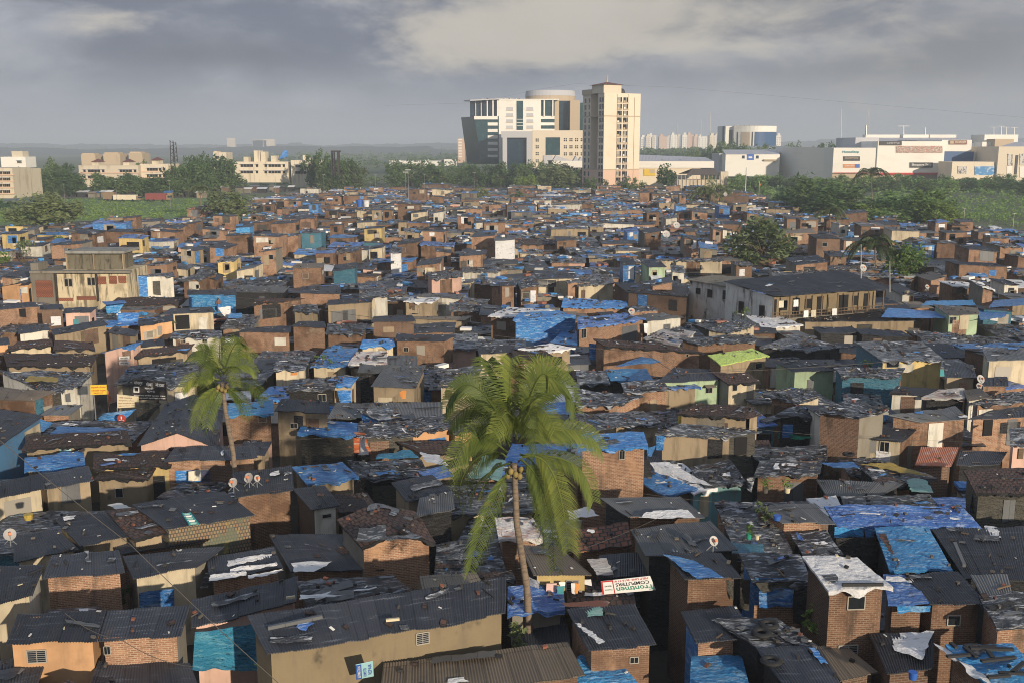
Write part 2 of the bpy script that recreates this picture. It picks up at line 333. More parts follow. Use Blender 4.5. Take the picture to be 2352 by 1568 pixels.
def roof_mesh(mb, c, kind, uo, gable=0.0, near=True, rr=R):
    W = ((c[1] - c[0]).length + (c[2] - c[3]).length) / 2; D = ((c[3] - c[0]).length + (c[2] - c[1]).length) / 2
    amp = ROOFAMP.get(kind, .03); corr = kind in ('cor', 'corl', 'corb', 'rust')
    if near:
        nx = max(4, min(300, int(W / (.058 if corr else .16)))); ny = max(3, min(40, int(D / (.8 if corr else .2))))
    else: nx = max(2, int(W / 1.6)); ny = max(2, int(D / 1.6)); amp *= 1.4
    if gable and nx % 2: nx += 1
    def pt(a, b, k=0):
        p = bil(c, a, b)
        if gable: p = p + V3((0, 0, gable * (1 - abs(2 * a - 1))))
        q = p * .55 + V3((uo * .37, 0, 0))
        p = p + V3((0, 0, amp * 1.6 * mnoise.noise(q) + amp * .7 * mnoise.noise(q * 3.1) + (.035 * mnoise.noise(q * 9.0) if near and not corr else 0)))
        return p
    def row(b, edge=0.0):
        r = []
        for i in range(nx + 1):
            a = i / nx; p = pt(a, b)
            if near and corr: p.z += (.016 if i % 2 else -.016) + .014 * math.sin(uo + int(W * a / 1.05) * 2.7)
            if edge and corr: p += (c[0] - c[3]).normalized() * (.07 * math.sin(uo + int(W * a / 1.05) * 5.1))
            elif edge: p += (c[0] - c[3]).normalized() * edge * (.5 + mnoise.noise(V3((i * .21, uo, 0))))
            r.append(p)
        return r
    rows = [row(j / ny, .2 if j == 0 else 0) for j in range(ny + 1)]
    uvs = [[(uo + W * i / nx, D * j / ny) for i in range(nx + 1)] for j in range(ny + 1)]
    mb.grid(rows, kind, uvs)
    th = .05 if corr else .09          # eave thickness
    low = [[p - V3((0, 0, th)) for p in rows[0]], rows[0]]
    mb.grid(low, kind, [[(uo + W * i / nx, -th) for i in range(nx + 1)], uvs[0]])
    for e in (0, -1):
        s = [r[e] for r in rows]
        mb.grid([[p - V3((0, 0, th)) for p in s], s], kind, [[(uo + D * j / ny, 0) for j in range(ny + 1)], [(uo + D * j / ny, th) for j in range(ny + 1)]])
    if near and kind in ('pla', 'plag', 'blu', 'vio', 'wht', 'whr', 'lbl', 'blk', 'tile') and W > 1.5:      # ragged fringe under the eave
        fr = []; of = (c[0] - c[3]).normalized() * .05
        hh = [max(.02, .16 + .38 * mnoise.noise(V3((i * W / nx * 1.3, uo, 7))) + .12 * mnoise.noise(V3((i * W / nx * 6, uo, 3)))) for i in range(nx + 1)]
        fm = kind if kind != 'tile' else 'blk'
        mb.grid([[p + of - V3((0, 0, h_)) for p, h_ in zip(rows[0], hh)], [p + of * .6 for p in rows[0]]], fm, [[(uo + W * i / nx, -1) for i in range(nx + 1)], [(uo + W * i / nx, -.7) for i in range(nx + 1)]])
    n = (c[1] - c[0]).cross(c[3] - c[0]).normalized()
    mess = MESSY.get(kind, 0)
    # loose sheets nailed over the roof
    k = int(W * D * (.3 if near else .36) * mess * rr.uniform(.5, 1.3) + rr.random())
    pal = ['pla', 'plag', 'plag', 'plag', 'blk', 'wht', 'wht', 'cor', 'corl', 'corl', 'tile', 'blu', 'vio', 'plag'] if kind not in ('blu', 'vio', 'lbl', 'wht') else ['blk', 'pla', 'plag', kind, kind, 'wht']
    for _ in range(min(k, 60)):
        a, b = rr.uniform(.08, .92), rr.uniform(.08, .92); m = rr.choice(pal)
        w = rr.uniform(.3, 2.2); h = rr.uniform(.12, .7)
        if m in ('wht', 'blu', 'vio') and near: w *= .6; h *= .7
        if rr.random() < .25: w, h = h * .6, w
        nn = max(2, int(w / .3)) if near else 2; mm = max(2, int(h / .25)) if near else 1
        rot = rr.gauss(0, .22); sk = rr.uniform(-.2, .2); rws = []; us = []; uo2 = rr.random() * 40
        lift = .05 + rr.random() * .03 + (.03 if corr and near else 0)
        for j in range(mm + 1):
            rw = []; uu = []
            for i in range(nn + 1):
                x = (i / nn - .5) * w + sk * (j / mm) ; y = (j / mm - .5) * h
                if i in (0, nn): x += rr.uniform(-.08, .08)
                if j in (0, mm): y += rr.uniform(-.07, .07)
                x, y = x * math.cos(rot) - y * math.sin(rot), x * math.sin(rot) + y * math.cos(rot)
                aa = min(.99, max(.01, a + x / W)); bb = min(.99, max(.01, b + y / D))
                p = pt(aa, bb) + n * (lift + amp * .5 * mnoise.noise(V3((aa * W * 2, bb * D * 2, uo2))))
                rw.append(p); uu.append((uo + uo2 + x, y))
            rws.append(rw); us.append(uu)
        mb.grid(rws, m, us)
    ROOFS.append((pt, n, W, D, kind, near, (c[1] - c[0]).normalized(), (c[3] - c[0]).normalized()))
def window_part(parent, a, b, z0, z1, nrm, style='n', near=True, fm='frame'):
    """window on the wall line a-b (plan points), between z0 and z1"""
    e = (b - a); L = e.length; e = e.normalized(); up = V3((0, 0, 1)); fw = min(.045, L * .1)
    o = a + nrm * .03
    P = lambda s, z: V3((o.x, o.y, 0)) + e * s + up * z
    mb = MB()
    mb.bar(P(0, z0), P(0, z1), fw, fm); mb.bar(P(L, z0), P(L, z1), fw, fm)
    mb.bar(P(0, z0), P(L, z0), fw, fm); mb.bar(P(0, z1), P(L, z1), fw, fm)
    if near and (style != 'n' or int(L * 977) % 2):
        mb.bar(P(L / 2, z0), P(L / 2, z1), fw * .6, fm)
        if style == 'g':
            for k in range(1, 6): mb.bar(P(0, z0 + (z1 - z0) * k / 6), P(L, z0 + (z1 - z0) * k / 6), .025, 'steel')
    w = mb.build('window', parent)
    w['_o'] = tuple(parent['_o'])
    pb = MB(); q = V3((0, 0, 0)) - nrm * .015
    pb.obox((P(L / 2, (z0 + z1) / 2) + q), e * (L / 2), nrm * .02, up * ((z1 - z0) / 2), 'cyanpanel' if style == 'c' else 'darkglass')
    pb.build('pane', w)
    if style == 'h' or style == 's':
        sb = MB(); zz = z1 + .12; sb.obox(P(L / 2, zz) + nrm * .25, e * (L / 2 + .15), nrm * .3 - up * .06, up * .02, 'corb'); sb.build('awning', w)
    return w
WALLWORD = {'brick': 'brick', 'brickdark': 'dark brick', 'brickred': 'red brick', 'cream': 'cream plastered', 'tan': 'tan plastered', 'concrete': 'raw concrete', 'grey': 'grey plastered', 'peach': 'peach painted', 'pink': 'pink painted', 'yellow': 'yellow painted', 'mint': 'mint green', 'white': 'whitewashed', 'stained': 'mould-stained white', 'mouldwall': 'mould-streaked cream', 'bluewall': 'blue walled', 'tealwall': 'pale teal', 'blk': 'black sheeted', 'blu': 'blue sheeted', 'teal': 'teal sheeted', 'corl': 'grey tin walled', 'lbl': 'light blue sheeted', 'olive': 'olive sheeted', 'mosaic': 'patchwork walled', 'plag': 'grey sheeted', 'wht': 'white sheeted', 'cor': 'dark tin walled'}
ROOFWORD = {'cor': 'dark corrugated roof', 'corl': 'grey corrugated roof', 'corb': 'brown corrugated roof', 'tile': 'dark tiled roof', 'tilered': 'red-brown tiled roof', 'pla': 'black plastic roof', 'plag': 'grey plastic roof', 'blu': 'blue tarpaulin roof', 'vio': 'violet-blue tarpaulin roof', 'lbl': 'light blue tarpaulin roof', 'wht': 'white sheet roof', 'whr': 'white and red patched roof', 'rust': 'rusty red tin roof', 'concrete': 'flat concrete roof', 'lime': 'lime green roof', 'teal': 'teal roof', 'stained': 'flat roof', 'blk': 'black sheet roof'}
def house(c, wall, roof, side=None, wins=(), doors=(), lo=None, gable=0.0, label=None, near=True, base=0.0, into=None, inset=.22, name='house', rnd=0):
    """c: four eave corners front-left, front-right, back-right, back-left in metres"""
    uo = hoff()
    cen = (c[0] + c[1] + c[2] + c[3]) / 4
    root = None
    if into is None:
        root = empty(name, (cen.x, cen.y, base))
    W = (c[1] - c[0]).length; D = (c[2] - c[1]).length
    ins = []
    for i in range(4):
        p = c[i]; d1 = (c[(i + 1) % 4] - p); d2 = (c[(i + 3) % 4] - p)
        q = p + d1.normalized() * min(inset, d1.length * .2) + d2.normalized() * min(inset, d2.length * .2)
        ins.append(q - V3((0, 0, .05)))
    wb = MB() if into is None else into
    for i in range(4):
        a, b = ins[i], ins[(i + 1) % 4]; L = (V3((a.x, a.y, 0)) - V3((b.x, b.y, 0))).length
        wm = wall if i == 0 or not side else side
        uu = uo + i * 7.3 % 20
        if lo and i == 0:
            m2, hh = lo
            wb.poly([V3((a.x, a.y, base)), V3((b.x, b.y, base)), V3((b.x, b.y, hh)), V3((a.x, a.y, hh))], m2, [(uu, 0), (uu + L, 0), (uu + L, hh), (uu, hh)])
            wb.poly([V3((a.x, a.y, hh)), V3((b.x, b.y, hh)), b, a], wm, [(uu, hh), (uu + L, hh), (uu + L, b.z), (uu, a.z)])
        elif gable and i in (0, 2):
            m = (a + b) / 2 + V3((0, 0, gable * .95))
            wb.poly([V3((a.x, a.y, base)), V3((b.x, b.y, base)), b, m, a], wm, [(uu, 0), (uu + L, 0), (uu + L, b.z), (uu + L / 2, m.z), (uu, a.z)])
        else:
            wb.poly([V3((a.x, a.y, base)), V3((b.x, b.y, base)), b, a], wm, [(uu, 0), (uu + L, 0), (uu + L, b.z - base), (uu, a.z - base)])
    for i in ((0, 0, 1) if rnd else ()):          # boards, sheets and bricked-up openings fixed to the wall
        if R.random() > .6: continue
        a, b = ins[i], ins[i + 1]; e = V3((b.x - a.x, b.y - a.y, 0)); L = e.length
        if L < 1.5: continue
        e.normalize(); nn = V3((e.y, -e.x, 0)); ww = R.uniform(.5, min(2.6, L * .6)); s = R.uniform(.1, L - ww - .1); zt = a.z - R.uniform(.1, .9); hh = R.uniform(.6, 2.0)
        q = V3((a.x, a.y, 0)) + e * s + nn * .04
        wb.poly([q + V3((0, 0, zt - hh)), q + e * ww + V3((0, 0, zt - hh + R.uniform(-.2, .2))), q + e * ww + V3((0, 0, zt)), q + V3((0, 0, zt))], R.choice(['white', 'cream', 'tan', 'concrete', 'blk', 'void', 'blu', 'corl', 'brickdark', 'brick', 'olive', 'wht', 'frame', 'tan', 'brickdark', 'void', 'corl']), [(uo + 3, 0), (uo + 3 + ww, 0), (uo + 3 + ww, hh), (uo + 3, hh)])
    if into is None: wb.build('wall', root)
    rb = MB() if into is None else into
    roof_mesh(rb, c, roof, uo, gable, near)
    if rnd == 1 and R.random() < .45:                  # lower lean-to awning along part of the front
        a, b = ins[0], ins[1]; t0 = R.uniform(0, .5); t1 = min(1, t0 + R.uniform(.3, .7)); e = V3((b.x - a.x, b.y - a.y, 0)).normalized(); nn = V3((e.y, -e.x, 0))
        za = cen.z * R.uniform(.5, .78); p0, p1 = a.lerp(b, t0), a.lerp(b, t1); p0.z = za; p1.z = za + R.uniform(-.15, .15); o = nn * R.uniform(.8, 1.7) - V3((0, 0, R.uniform(.15, .5)))
        ab = MB() if into is None else into
        roof_mesh(ab, [p0 + o, p1 + o, p1 - nn * .05, p0 - nn * .05], R.choice(['cor', 'cor', 'pla', 'plag', 'corl', 'blu', 'corb', 'wht', 'tile']), uo + 9, 0, near)
        if into is None: ab.build('awning', root)
    if into is None: rb.build('roof', root)
    e = []
    for i in range(4):
        a, b = ins[i], ins[(i + 1) % 4]; a2, b2 = V3((a.x, a.y, 0)), V3((b.x, b.y, 0)); d = (b2 - a2).normalized()
        e.append((a2, b2, V3((d.y, -d.x, 0))))
    FOOT.append([(p.x, p.y) for p in c])
    h = dict(root=root, wall=wall, roof=roof, c=c, cen=cen, label=label, ins=e, W=W, near=near, h=cen.z)
    for w in wins: add_window(h, *w, near=near)
    for d in doors: add_door(h, *d)
    if into is None: HOUSES.append(h)
    return h
def on_wall(h, u0, v0, u1, v1):
    """intersect a frame rectangle with the wall it lies on"""
    best = None
    for (a, b, n) in h['ins'][:2] + h['ins'][3:]:
        pa, pb = proj((a.x, a.y, 2)), proj((b.x, b.y, 2))
        uc = (u0 + u1) / 2
        lo, hi = min(pa[0], pb[0]), max(pa[0], pb[0])
        if pb[0] <= pa[0]: continue
        if lo - 4 <= uc <= hi + 4: best = (a, b, n); break
    if best is None: best = h['ins'][0]
    a, b, n = best
    def hit(u, v):
        d = ray(u, v); den = d.x * n.x + d.y * n.y
        t = ((a.x - CAM.x) * n.x + (a.y - CAM.y) * n.y) / den
        return CAM + d * t
    p, q = hit(u0, v0), hit(u1, v1); r = hit(u0, v1)
    return V3((p.x, p.y, 0)), V3((q.x, q.y, 0)), r.z, p.z, n
def add_window(h, u0, v0, u1, v1, style='n', near=True):
    if h['root'] is None: return
    a, b, z0, z1, n = on_wall(h, u0, v0, u1, v1)
    if (b - a).length < .1 or z1 - z0 < .1: return
    window_part(h['root'], a, b, z0, z1, n, style, near)
def add_door(h, u0, v0, u1, v1, m='wood', nm='door'):
    a, b, z0, z1, n = on_wall(h, u0, v0, u1, v1)
    mb = MB(); e = (b - a) / 2
    mb.obox((a + b) / 2 + n * .04 + V3((0, 0, (z0 + z1) / 2)), e, n * .05, V3((0, 0, (z1 - z0) / 2)), m, hoff() if h['root'] else 0)
    d = mb.build(nm, h['root'])
def parse_house(line):
    tk = line.split()
    t = tk[0]; pts = [tuple(float(x) for x in k.split(',')) for k in tk[1:5]]
    z = float(tk[5]); wall, roof = tk[6], tk[7]
    o = dict(rise=.3, side=None, wins=[], doors=[], lo=None, gable=0.0, label=None)
    for k in tk[8:]:
        q, val = k.split(':', 1)
        if q == 'r': o['rise'] = float(val)
        elif q == 'g': o['gable'] = float(val)
        elif q == 's': o['side'] = val
        elif q == 'lo': m, hh = val.split(','); o['lo'] = (m, float(hh))
        elif q == 'w' or q == 'd':
            f = val.split(','); x0, y0, x1, y1 = map(float, f[:4])
            a = T(t, x0, y0); b = T(t, x1, y1)
            o['wins' if q == 'w' else 'doors'].append((a[0], a[1], b[0], b[1]) + tuple(f[4:5]))
        elif q == 'L': o['label'] = val.replace('_', ' ')
    uv = [T(t, *p) for p in pts]
    c = [PZ(*uv[0], z), PZ(*uv[1], z), PZ(*uv[2], z + o['rise']), PZ(*uv[3], z + o['rise'])]
    for f, b in ((0, 3), (1, 2)):          # keep the depth of the plan sensible
        d = c[b] - c[f]; l = math.hypot(d.x, d.y); mx = 11.0
        lim = max(2.2, min(l, mx))
        if l > mx or l < 2.2:
            k = lim / max(l, .01)
            c[b] = V3((c[f].x + d.x * k, c[f].y + d.y * k, c[b].z)) if l > .6 else V3((c[f].x, c[f].y + 2.2, c[b].z))
    return house(c, wall, roof, o['side'], o['wins'], o['doors'], o['lo'], o['gable'], o['label'], near=uv[0][1] > 560, rnd=2 if not o['label'] and uv[0][1] < 1150 else 0)
# ---- individually measured houses
SPEC = '''
A 45,1222 862,1188 945,925 140,975 4.3 peach cor w:240,1275,420,1385,g L:peach_painted_house_with_a_barred_window_and_grey_corrugated_roof
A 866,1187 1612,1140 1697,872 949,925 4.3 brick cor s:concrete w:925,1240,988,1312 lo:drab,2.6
A 370,640 1115,575 1070,405 400,525 4.3 brick cor
A -90,900 288,768 395,515 -60,525 4.4 cream cor s:white
A -100,1730 330,1590 380,1408 -100,1370 3 brickdark cor
A 760,1680 1790,1660 1720,1445 828,1470 2.8 concrete cor
A 1700,1075 2640,850 2650,690 1705,850 3.8 pink cor
A 1085,412 1830,300 1725,222 1020,335 3.6 brickdark cor
A 1180,630 1750,540 1885,410 1092,440 4 cream cor s:concrete
B -270,660 385,545 320,385 -290,505 3.7 brick cor L:long_low_house_with_bright_white_strips_over_its_dark_roof
A 120,490 705,390 505,188 120,250 4 cream cor
A 715,352 1175,252 975,42 487,105 4.2 tan cor s:mosaic
A 1182,285 1490,215 1200,5 950,40 4.3 tan tile
F 1500,1525 2310,1395 2030,1178 1195,1300 4.6 mosaic cor L:wide_corrugated_shack_with_a_teal_ladder_lying_on_its_roof
B 1075,352 1735,295 1560,40 860,110 5 brick tile g:.7 s:concrete L:brick_gable_house_with_sagging_plastic_on_old_clay_tiles
B 455,575 1280,545 900,238 258,240 3.7 brick cor s:concrete
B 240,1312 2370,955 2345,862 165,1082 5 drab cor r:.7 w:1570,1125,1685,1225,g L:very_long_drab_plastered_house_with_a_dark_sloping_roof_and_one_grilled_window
B 640,960 1575,795 1430,640 500,680 4.2 olive pla
B 1650,850 2225,800 2150,640 1600,618 4.2 tan corb
C -900,1720 935,1500 780,1200 -860,1390 3.5 brick corb L:broad_brown_corrugated_roof_over_brick,_small_white_panel_on_top
B 1730,610 2400,640 2281,260 1750,330 3 blk pla
J 1590,1052 1945,980 1935,880 1500,1008 4.3 blk corl
C 475,600 998,608 700,350 355,338 4.6 yellow corb s:blk w:770,650,880,745,g d:555,690,665,795,tealdoor L:yellow_painted_house_with_washing_hung_under_its_brown_roof
C 850,395 1350,330 1330,190 810,235 4.2 brick tilered
C 1040,650 1480,605 1470,420 1060,430 4 blk cor
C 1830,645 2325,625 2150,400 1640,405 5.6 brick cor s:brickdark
C 1480,440 2300,380 2050,115 1340,190 5 blk corl s:concrete
L 410,1402 1172,1402 910,1200 130,1212 4.8 brick corl s:blk
C 850,1640 1420,1580 1170,1290 870,1320 3 brickdark lbl
C 960,1270 1572,1225 1380,860 770,900 4.2 brick cor w:1335,1335,1410,1390
C 1915,1205 2445,1150 2300,905 1790,935 4.4 brick cor s:blu
C 1865,1640 2430,1700 2330,1310 1880,1350 3.4 brickdark lbl
C 280,1235 810,1245 780,1060 270,1095 2.6 concrete cor
C 245,950 760,900 720,810 240,850 3.7 concrete vio
C 780,880 1390,860 1330,790 720,815 3.6 concrete tile
C 165,268 555,258 480,90 140,130 4.2 brick whr
C -40,795 370,805 300,600 -40,620 3.4 brickdark tile
D 830,628 1325,612 1062,383 632,388 6.4 brick wht s:brickdark w:990,690,1115,790 w:918,1070,1058,1150,g L:tall_brick_house_with_a_white_weighted_roof_and_curtained_window
D 1625,748 2065,750 1840,500 1430,520 5.3 brick cor w:1762,835,1852,912 L:brick_house_with_a_pale_curtain_blowing_out_of_its_window
D 1300,738 1615,738 1480,540 1265,542 5.3 brick vio
D 248,562 705,562 640,400 170,402 5.2 blu pla lo:brick,3.9
D 480,1367 935,1365 752,1062 288,1092 4.3 tan cor s:blk
D 284,1084 742,1060 560,905 105,945 4.5 blk pla
D 2090,1410 2520,1330 2262,1050 1740,1062 4.4 brick lbl s:brick L:house_at_the_lower_edge_with_a_light_blue_roof_weighted_by_planks
D 1290,1285 1655,1250 1655,962 1148,975 4 brickdark cor
D 930,1340 1235,1285 1130,1160 830,1162 3.4 brickdark corb
D 900,135 2012,142 1980,82 888,76 4.8 blk vio
D 1310,478 1795,478 1612,142 1195,152 4.6 blk lbl
D 488,128 888,120 760,-12 272,0 5 brick corl
D 1900,560 2420,560 2352,160 1630,160 4.4 blk cor
D 130,382 560,340 450,110 0,60 4.3 blk plag
D 640,375 950,345 862,215 560,222 4.4 blk pla
D 2130,915 2420,890 2352,680 2060,760 5.2 brick pla
D 2060,738 2272,716 2240,560 1975,575 4.8 blk corl
F 200,803 1192,732 1150,635 240,712 4.2 tan tile w:534,772,650,860,c L:long_tan_house_with_a_pale_turquoise_shutter_facing_the_viewer
F 1240,772 1972,780 2030,415 1490,400 4.4 pink cor g:.9 d:1530,790,1690,850,void L:pink_pillared_house_under_a_big_dark_pitched_roof_by_the_alley
G -140,1215 302,1190 300,1075 -130,1110 5.8 brick lbl lo:pink,3.6 w:163,1222,243,1285
G 308,1180 815,1205 805,1100 372,1070 5.8 tan cor w:455,1290,525,1335
J -50,880 487,800 470,590 -70,650 4.6 brick cor
F 1480,912 2330,880 2316,812 1500,865 4.3 brick cor
F 840,972 1545,950 1540,912 840,905 4 yellow tile w:1038,1152,1120,1240,g
F 845,1072 1345,1062 1330,1018 830,1018 3.6 tan tile w:1042,1155,1118,1240
F 395,1160 850,1078 822,990 340,1060 3.8 tan cor
F -80,1250 402,1155 400,1070 -60,1110 3.9 cream cor
F 220,1000 772,938 762,850 220,905 3.9 tan blu
F -300,830 -40,800 392,500 0,440 4.4 bluewall cor
F -60,352 300,368 440,300 -50,238 4.2 brick corb
F 430,310 735,215 850,98 -40,80 4 white pla
E 60,780 830,770 890,665 30,660 4.2 tan tile
E -30,272 352,238 330,205 -30,240 5.3 brick cor
E 358,272 582,266 562,215 360,225 5 brickdark cor
E 572,300 822,290 822,262 575,268 4.6 pink cor d:662,356,716,435,tealdoor
E 480,500 977,405 952,370 470,462 4.3 tan cor s:brick
E 160,485 462,450 440,415 180,420 4 white cor
E 1252,418 1572,372 1560,320 1248,370 4.5 peach cor d:1425,420,1465,500,frame
E 1542,522 2012,514 2005,455 1558,470 4 white pla w:1632,540,1680,572 w:1830,522,1875,562
E 1545,312 1948,288 1922,248 1560,290 4.5 cream cor
E 1690,130 2145,136 2130,88 1690,98 5 lbl cor
E 1235,612 1492,586 1482,530 1230,552 4 cream cor
E 1220,690 1702,640 1692,608 1250,660 4 tan tile
E 480,625 862,622 842,560 495,545 4 tan tile
E 68,622 482,590 470,545 108,590 4 cream tile
E -60,590 92,580 80,535 -60,540 4 peach cor
E 1015,640 1218,618 1215,582 930,650 4.8 pink blu
E 50,62 258,42 255,22 0,62 5.4 peach cor
E 970,470 1222,512 1240,470 1000,445 4 tan cor
E 1030,940 1800,860 1790,730 1180,770 4.4 cream pla
E 1500,960 1790,930 1760,880 1420,900 4.4 cream plag
N 1195,1310 1535,1302 1520,1270 1140,1300 5.6 white pla s:blu
G 530,122 915,122 905,48 562,60 4.6 brick cor
G -40,472 462,470 460,408 20,440 4.2 brick cor
G 458,422 785,432 762,372 478,388 5 brick cor
G 778,482 1115,482 1160,385 790,398 4.3 brick pla
G 1185,380 1592,370 1572,330 1160,350 5.2 brickdark cor
G 778,226 1190,200 1172,178 790,190 5 tan cor
G 105,216 425,195 482,170 128,188 5.2 brick tile
G 476,275 715,290 702,235 488,252 4.6 tan pla
G 1090,142 1348,152 1302,18 1060,28 5.2 white pla
O 1672,1325 1955,1300 1935,1248 1635,1265 5.6 pink pla
G 1398,546 1855,556 1922,508 1385,524 4.6 brick cor w:1482,606,1524,645
G 1085,602 1405,586 1395,540 1080,580 4.3 cream blu
G 640,772 962,772 1072,610 780,620 4.2 cream blu
G 975,762 1335,752 1325,640 1060,640 4.2 brickdark whr
G 298,802 595,802 642,690 348,690 4.4 cream pla
G 1338,772 1605,772 1602,680 1338,680 3.6 blk corl
G 1180,962 1592,972 1685,765 1300,780 4.6 tan corl
G 1060,835 1300,838 1460,768 1080,765 4.7 blk corl
G 1790,946 2085,946 2205,780 1880,795 4.6 cream plag
G 778,942 1002,962 1072,868 830,868 4.5 cream blu
G 412,992 855,972 832,928 438,938 4.5 blk pla w:705,1030,780,1095
G 790,1245 1832,1252 1832,1098 870,1110 3.6 blk corl
G 1250,1262 1505,1252 1352,1148 1058,1168 4.2 olive plag s:blu
G 518,1376 1052,1402 1062,1308 530,1334 4.6 olive blu
G 1056,1402 1592,1382 1562,1288 1066,1308 4.6 olive pla
G 1558,1372 1922,1322 1892,1258 1440,1298 4.6 peach pla
G 1922,1372 2130,1360 2100,1280 1900,1310 4.4 peach pla
J 600,768 1070,692 925,550 466,598 4.2 tan blu L:shack_with_a_worn_blue_tarpaulin_roof_weighted_by_bricks_near_two_dishes
J 648,998 908,955 772,768 478,790 4.4 white cor s:brickdark w:742,1032,826,1068
J 1505,908 1932,842 1735,668 1368,735 4.4 tan cor
J 880,1005 1255,990 1152,830 850,860 3.6 brickdark tile
J 1060,692 1710,682 1640,540 965,548 4 blk pla
J 1615,468 2110,482 2010,375 1518,400 3.8 tan tile
J -40,492 222,490 200,465 -40,470 4 tan cor
L -80,740 605,702 640,642 -40,590 6.6 brick blu s:brick w:318,752,372,838 L:tall_brick_house_with_a_bright_blue_tarpaulin_hanging_over_its_eaves
K 985,772 1258,735 1185,668 812,690 5 brick whr w:1157,757,1216,810
L 755,1192 1075,1112 640,948 340,970 3.6 concrete blu
L 1040,1168 1275,1105 940,872 618,868 3.5 tealwall wht
L 1150,1105 1562,1052 1402,830 1010,920 3.6 tealwall pla
L 688,572 1402,606 1702,556 930,486 5 tan plag s:olive
L 882,386 1572,432 1640,325 1090,295 4.8 tan tile s:tan
L 1572,430 1715,396 1610,330 1640,325 4.8 tan tile
H 1600,1050 2190,1018 2080,922 1750,908 5 mint cor w:2040,1085,2100,1140,h
L 1385,94 1692,72 1580,-12 1230,0 5 cream tile s:grey w:1428,105,1472,168 w:1606,90,1640,136
L 376,186 818,142 762,70 348,110 4.8 brick pla
L 812,132 1098,128 1062,70 640,86 4.6 tan vio
L 1776,202 2087,278 2302,216 2000,125 4.8 brick pla s:cream
L 1858,402 2245,412 2232,330 1938,340 4.4 blk pla
L 280,520 740,476 560,360 72,388 4.4 tan pla s:tan
H 690,1432 1002,1492 1245,1440 900,1298 4.2 blk plag
L 1640,988 2290,978 2302,880 1690,858 4.3 brick pla
L 1680,852 2360,852 2352,700 1530,740 3.4 blk pla
M 150,345 590,432 872,350 500,262 6.2 brick pla s:concrete
M 572,622 1008,668 1205,490 850,480 4.6 cream cor s:brick w:785,660,870,770 d:650,645,745,760,grey
M 1190,470 1652,442 1672,395 1058,420 5.4 brick corl
M 1652,442 2210,420 2205,332 1780,378 5 brick cor d:1800,452,1872,605,void
M 1128,892 1482,902 1562,720 1182,718 3.8 brickdark rust L:low_shack_with_a_rusty_red_and_white_tin_roof
M 1720,1168 2260,1172 2205,910 1600,940 4.8 olive tile
M 868,206 1205,216 1282,165 900,150 4.8 white cor
M 1200,226 1625,236 1622,180 1280,170 4.8 blk whr
I 1165,878 1545,884 1562,848 1170,848 5 teal pla
I 1838,888 2045,888 2022,808 1828,788 4.8 tan cor
M 760,1090 1335,1025 900,860 560,880 3.8 blk pla
M 260,1195 800,1195 1000,1080 280,1120 3.8 blk corl
M 460,1382 1425,1372 1300,1210 400,1200 3.9 cream plag
M 280,1395 470,1392 350,1200 60,1220 3.9 blk wht
M 1430,1382 1625,1382 1622,1220 1320,1230 3.9 blk vio
M 2060,692 2270,692 2262,520 2050,530 5 pink plag d:2140,730,2180,830,wood
M 1530,892 1955,892 2032,760 1570,740 3.8 blk cor
M 1642,262 1885,238 1862,200 1620,190 4.8 white corb
M 1705,292 2260,262 2252,180 1880,200 4.6 brick pla
M 1770,122 2045,116 2042,60 1780,60 4.8 brick cor
I 860,852 1135,842 1122,770 725,780 4.8 mint cor
I 928,530 1705,522 1562,400 790,470 3.5 tan cor
I 1030,602 1290,600 1240,562 1010,577 3.2 blk cor
I 1295,612 1625,628 1560,590 1310,597 3.2 blk cor
I 640,692 1000,716 1180,690 860,612 3.4 blk plag
I 1860,490 2065,482 2052,440 1760,420 4.8 mint corb w:1870,500,1910,545 d:1935,490,1985,580,cream
I 382,806 698,746 600,703 300,745 4.8 tan lime w:610,800,650,835 s:brick L:shack_under_a_lime_green_tarpaulin_roof
I 238,676 628,650 602,618 128,640 5 brick pla
I 425,605 620,541 500,516 290,575 5.2 cream pla
I 2115,782 2420,772 2400,695 2078,700 4.8 cream corl
I 1428,782 1835,776 1692,658 1248,655 5.2 yellow plag s:teal w:1460,785,1540,825 L:yellow_walled_house_with_washing_on_a_line_under_a_grey_plastic_roof
I 1610,258 1860,222 1850,208 1660,232 5 brick cor
H 75,442 345,452 680,392 250,365 5 brick wht
H 300,472 870,442 705,398 345,425 5.4 blu blu L:house_sheeted_over_with_a_big_blue_tarpaulin_front
H 884,552 1502,470 1302,424 880,460 5.2 brick vio s:plag w:915,565,960,650
H 630,692 882,702 872,580 760,558 3.4 blu blu
H 1512,492 1845,456 1602,418 1430,448 5 white corl s:brick
H 1480,642 1802,702 1952,590 1682,548 4.8 wht whr
H 1110,712 2025,775 1602,688 1050,660 5 brick tile w:1868,788,1886,812
H 1178,1022 1572,1022 1502,918 1128,930 4 blk lbl
H 880,1045 1178,1045 1130,932 870,935 4 blk plag
H 870,1252 1305,1242 1402,1188 850,1100 4.2 brick pla
H 600,772 848,726 642,690 342,740 4.8 tan wht
H 308,828 692,828 592,758 298,780 4.6 brick tile
H -10,792 305,772 312,718 -20,742 4.7 cream cor
H 518,116 878,106 852,38 480,40 5.2 cream cor w:532,125,688,188,g
H 775,142 1005,132 985,110 800,118 5.4 brick pla
H 1335,232 1885,275 1885,180 1205,140 5 brickdark cor
H 880,172 1215,150 1190,70 900,80 5 cream plag
'''
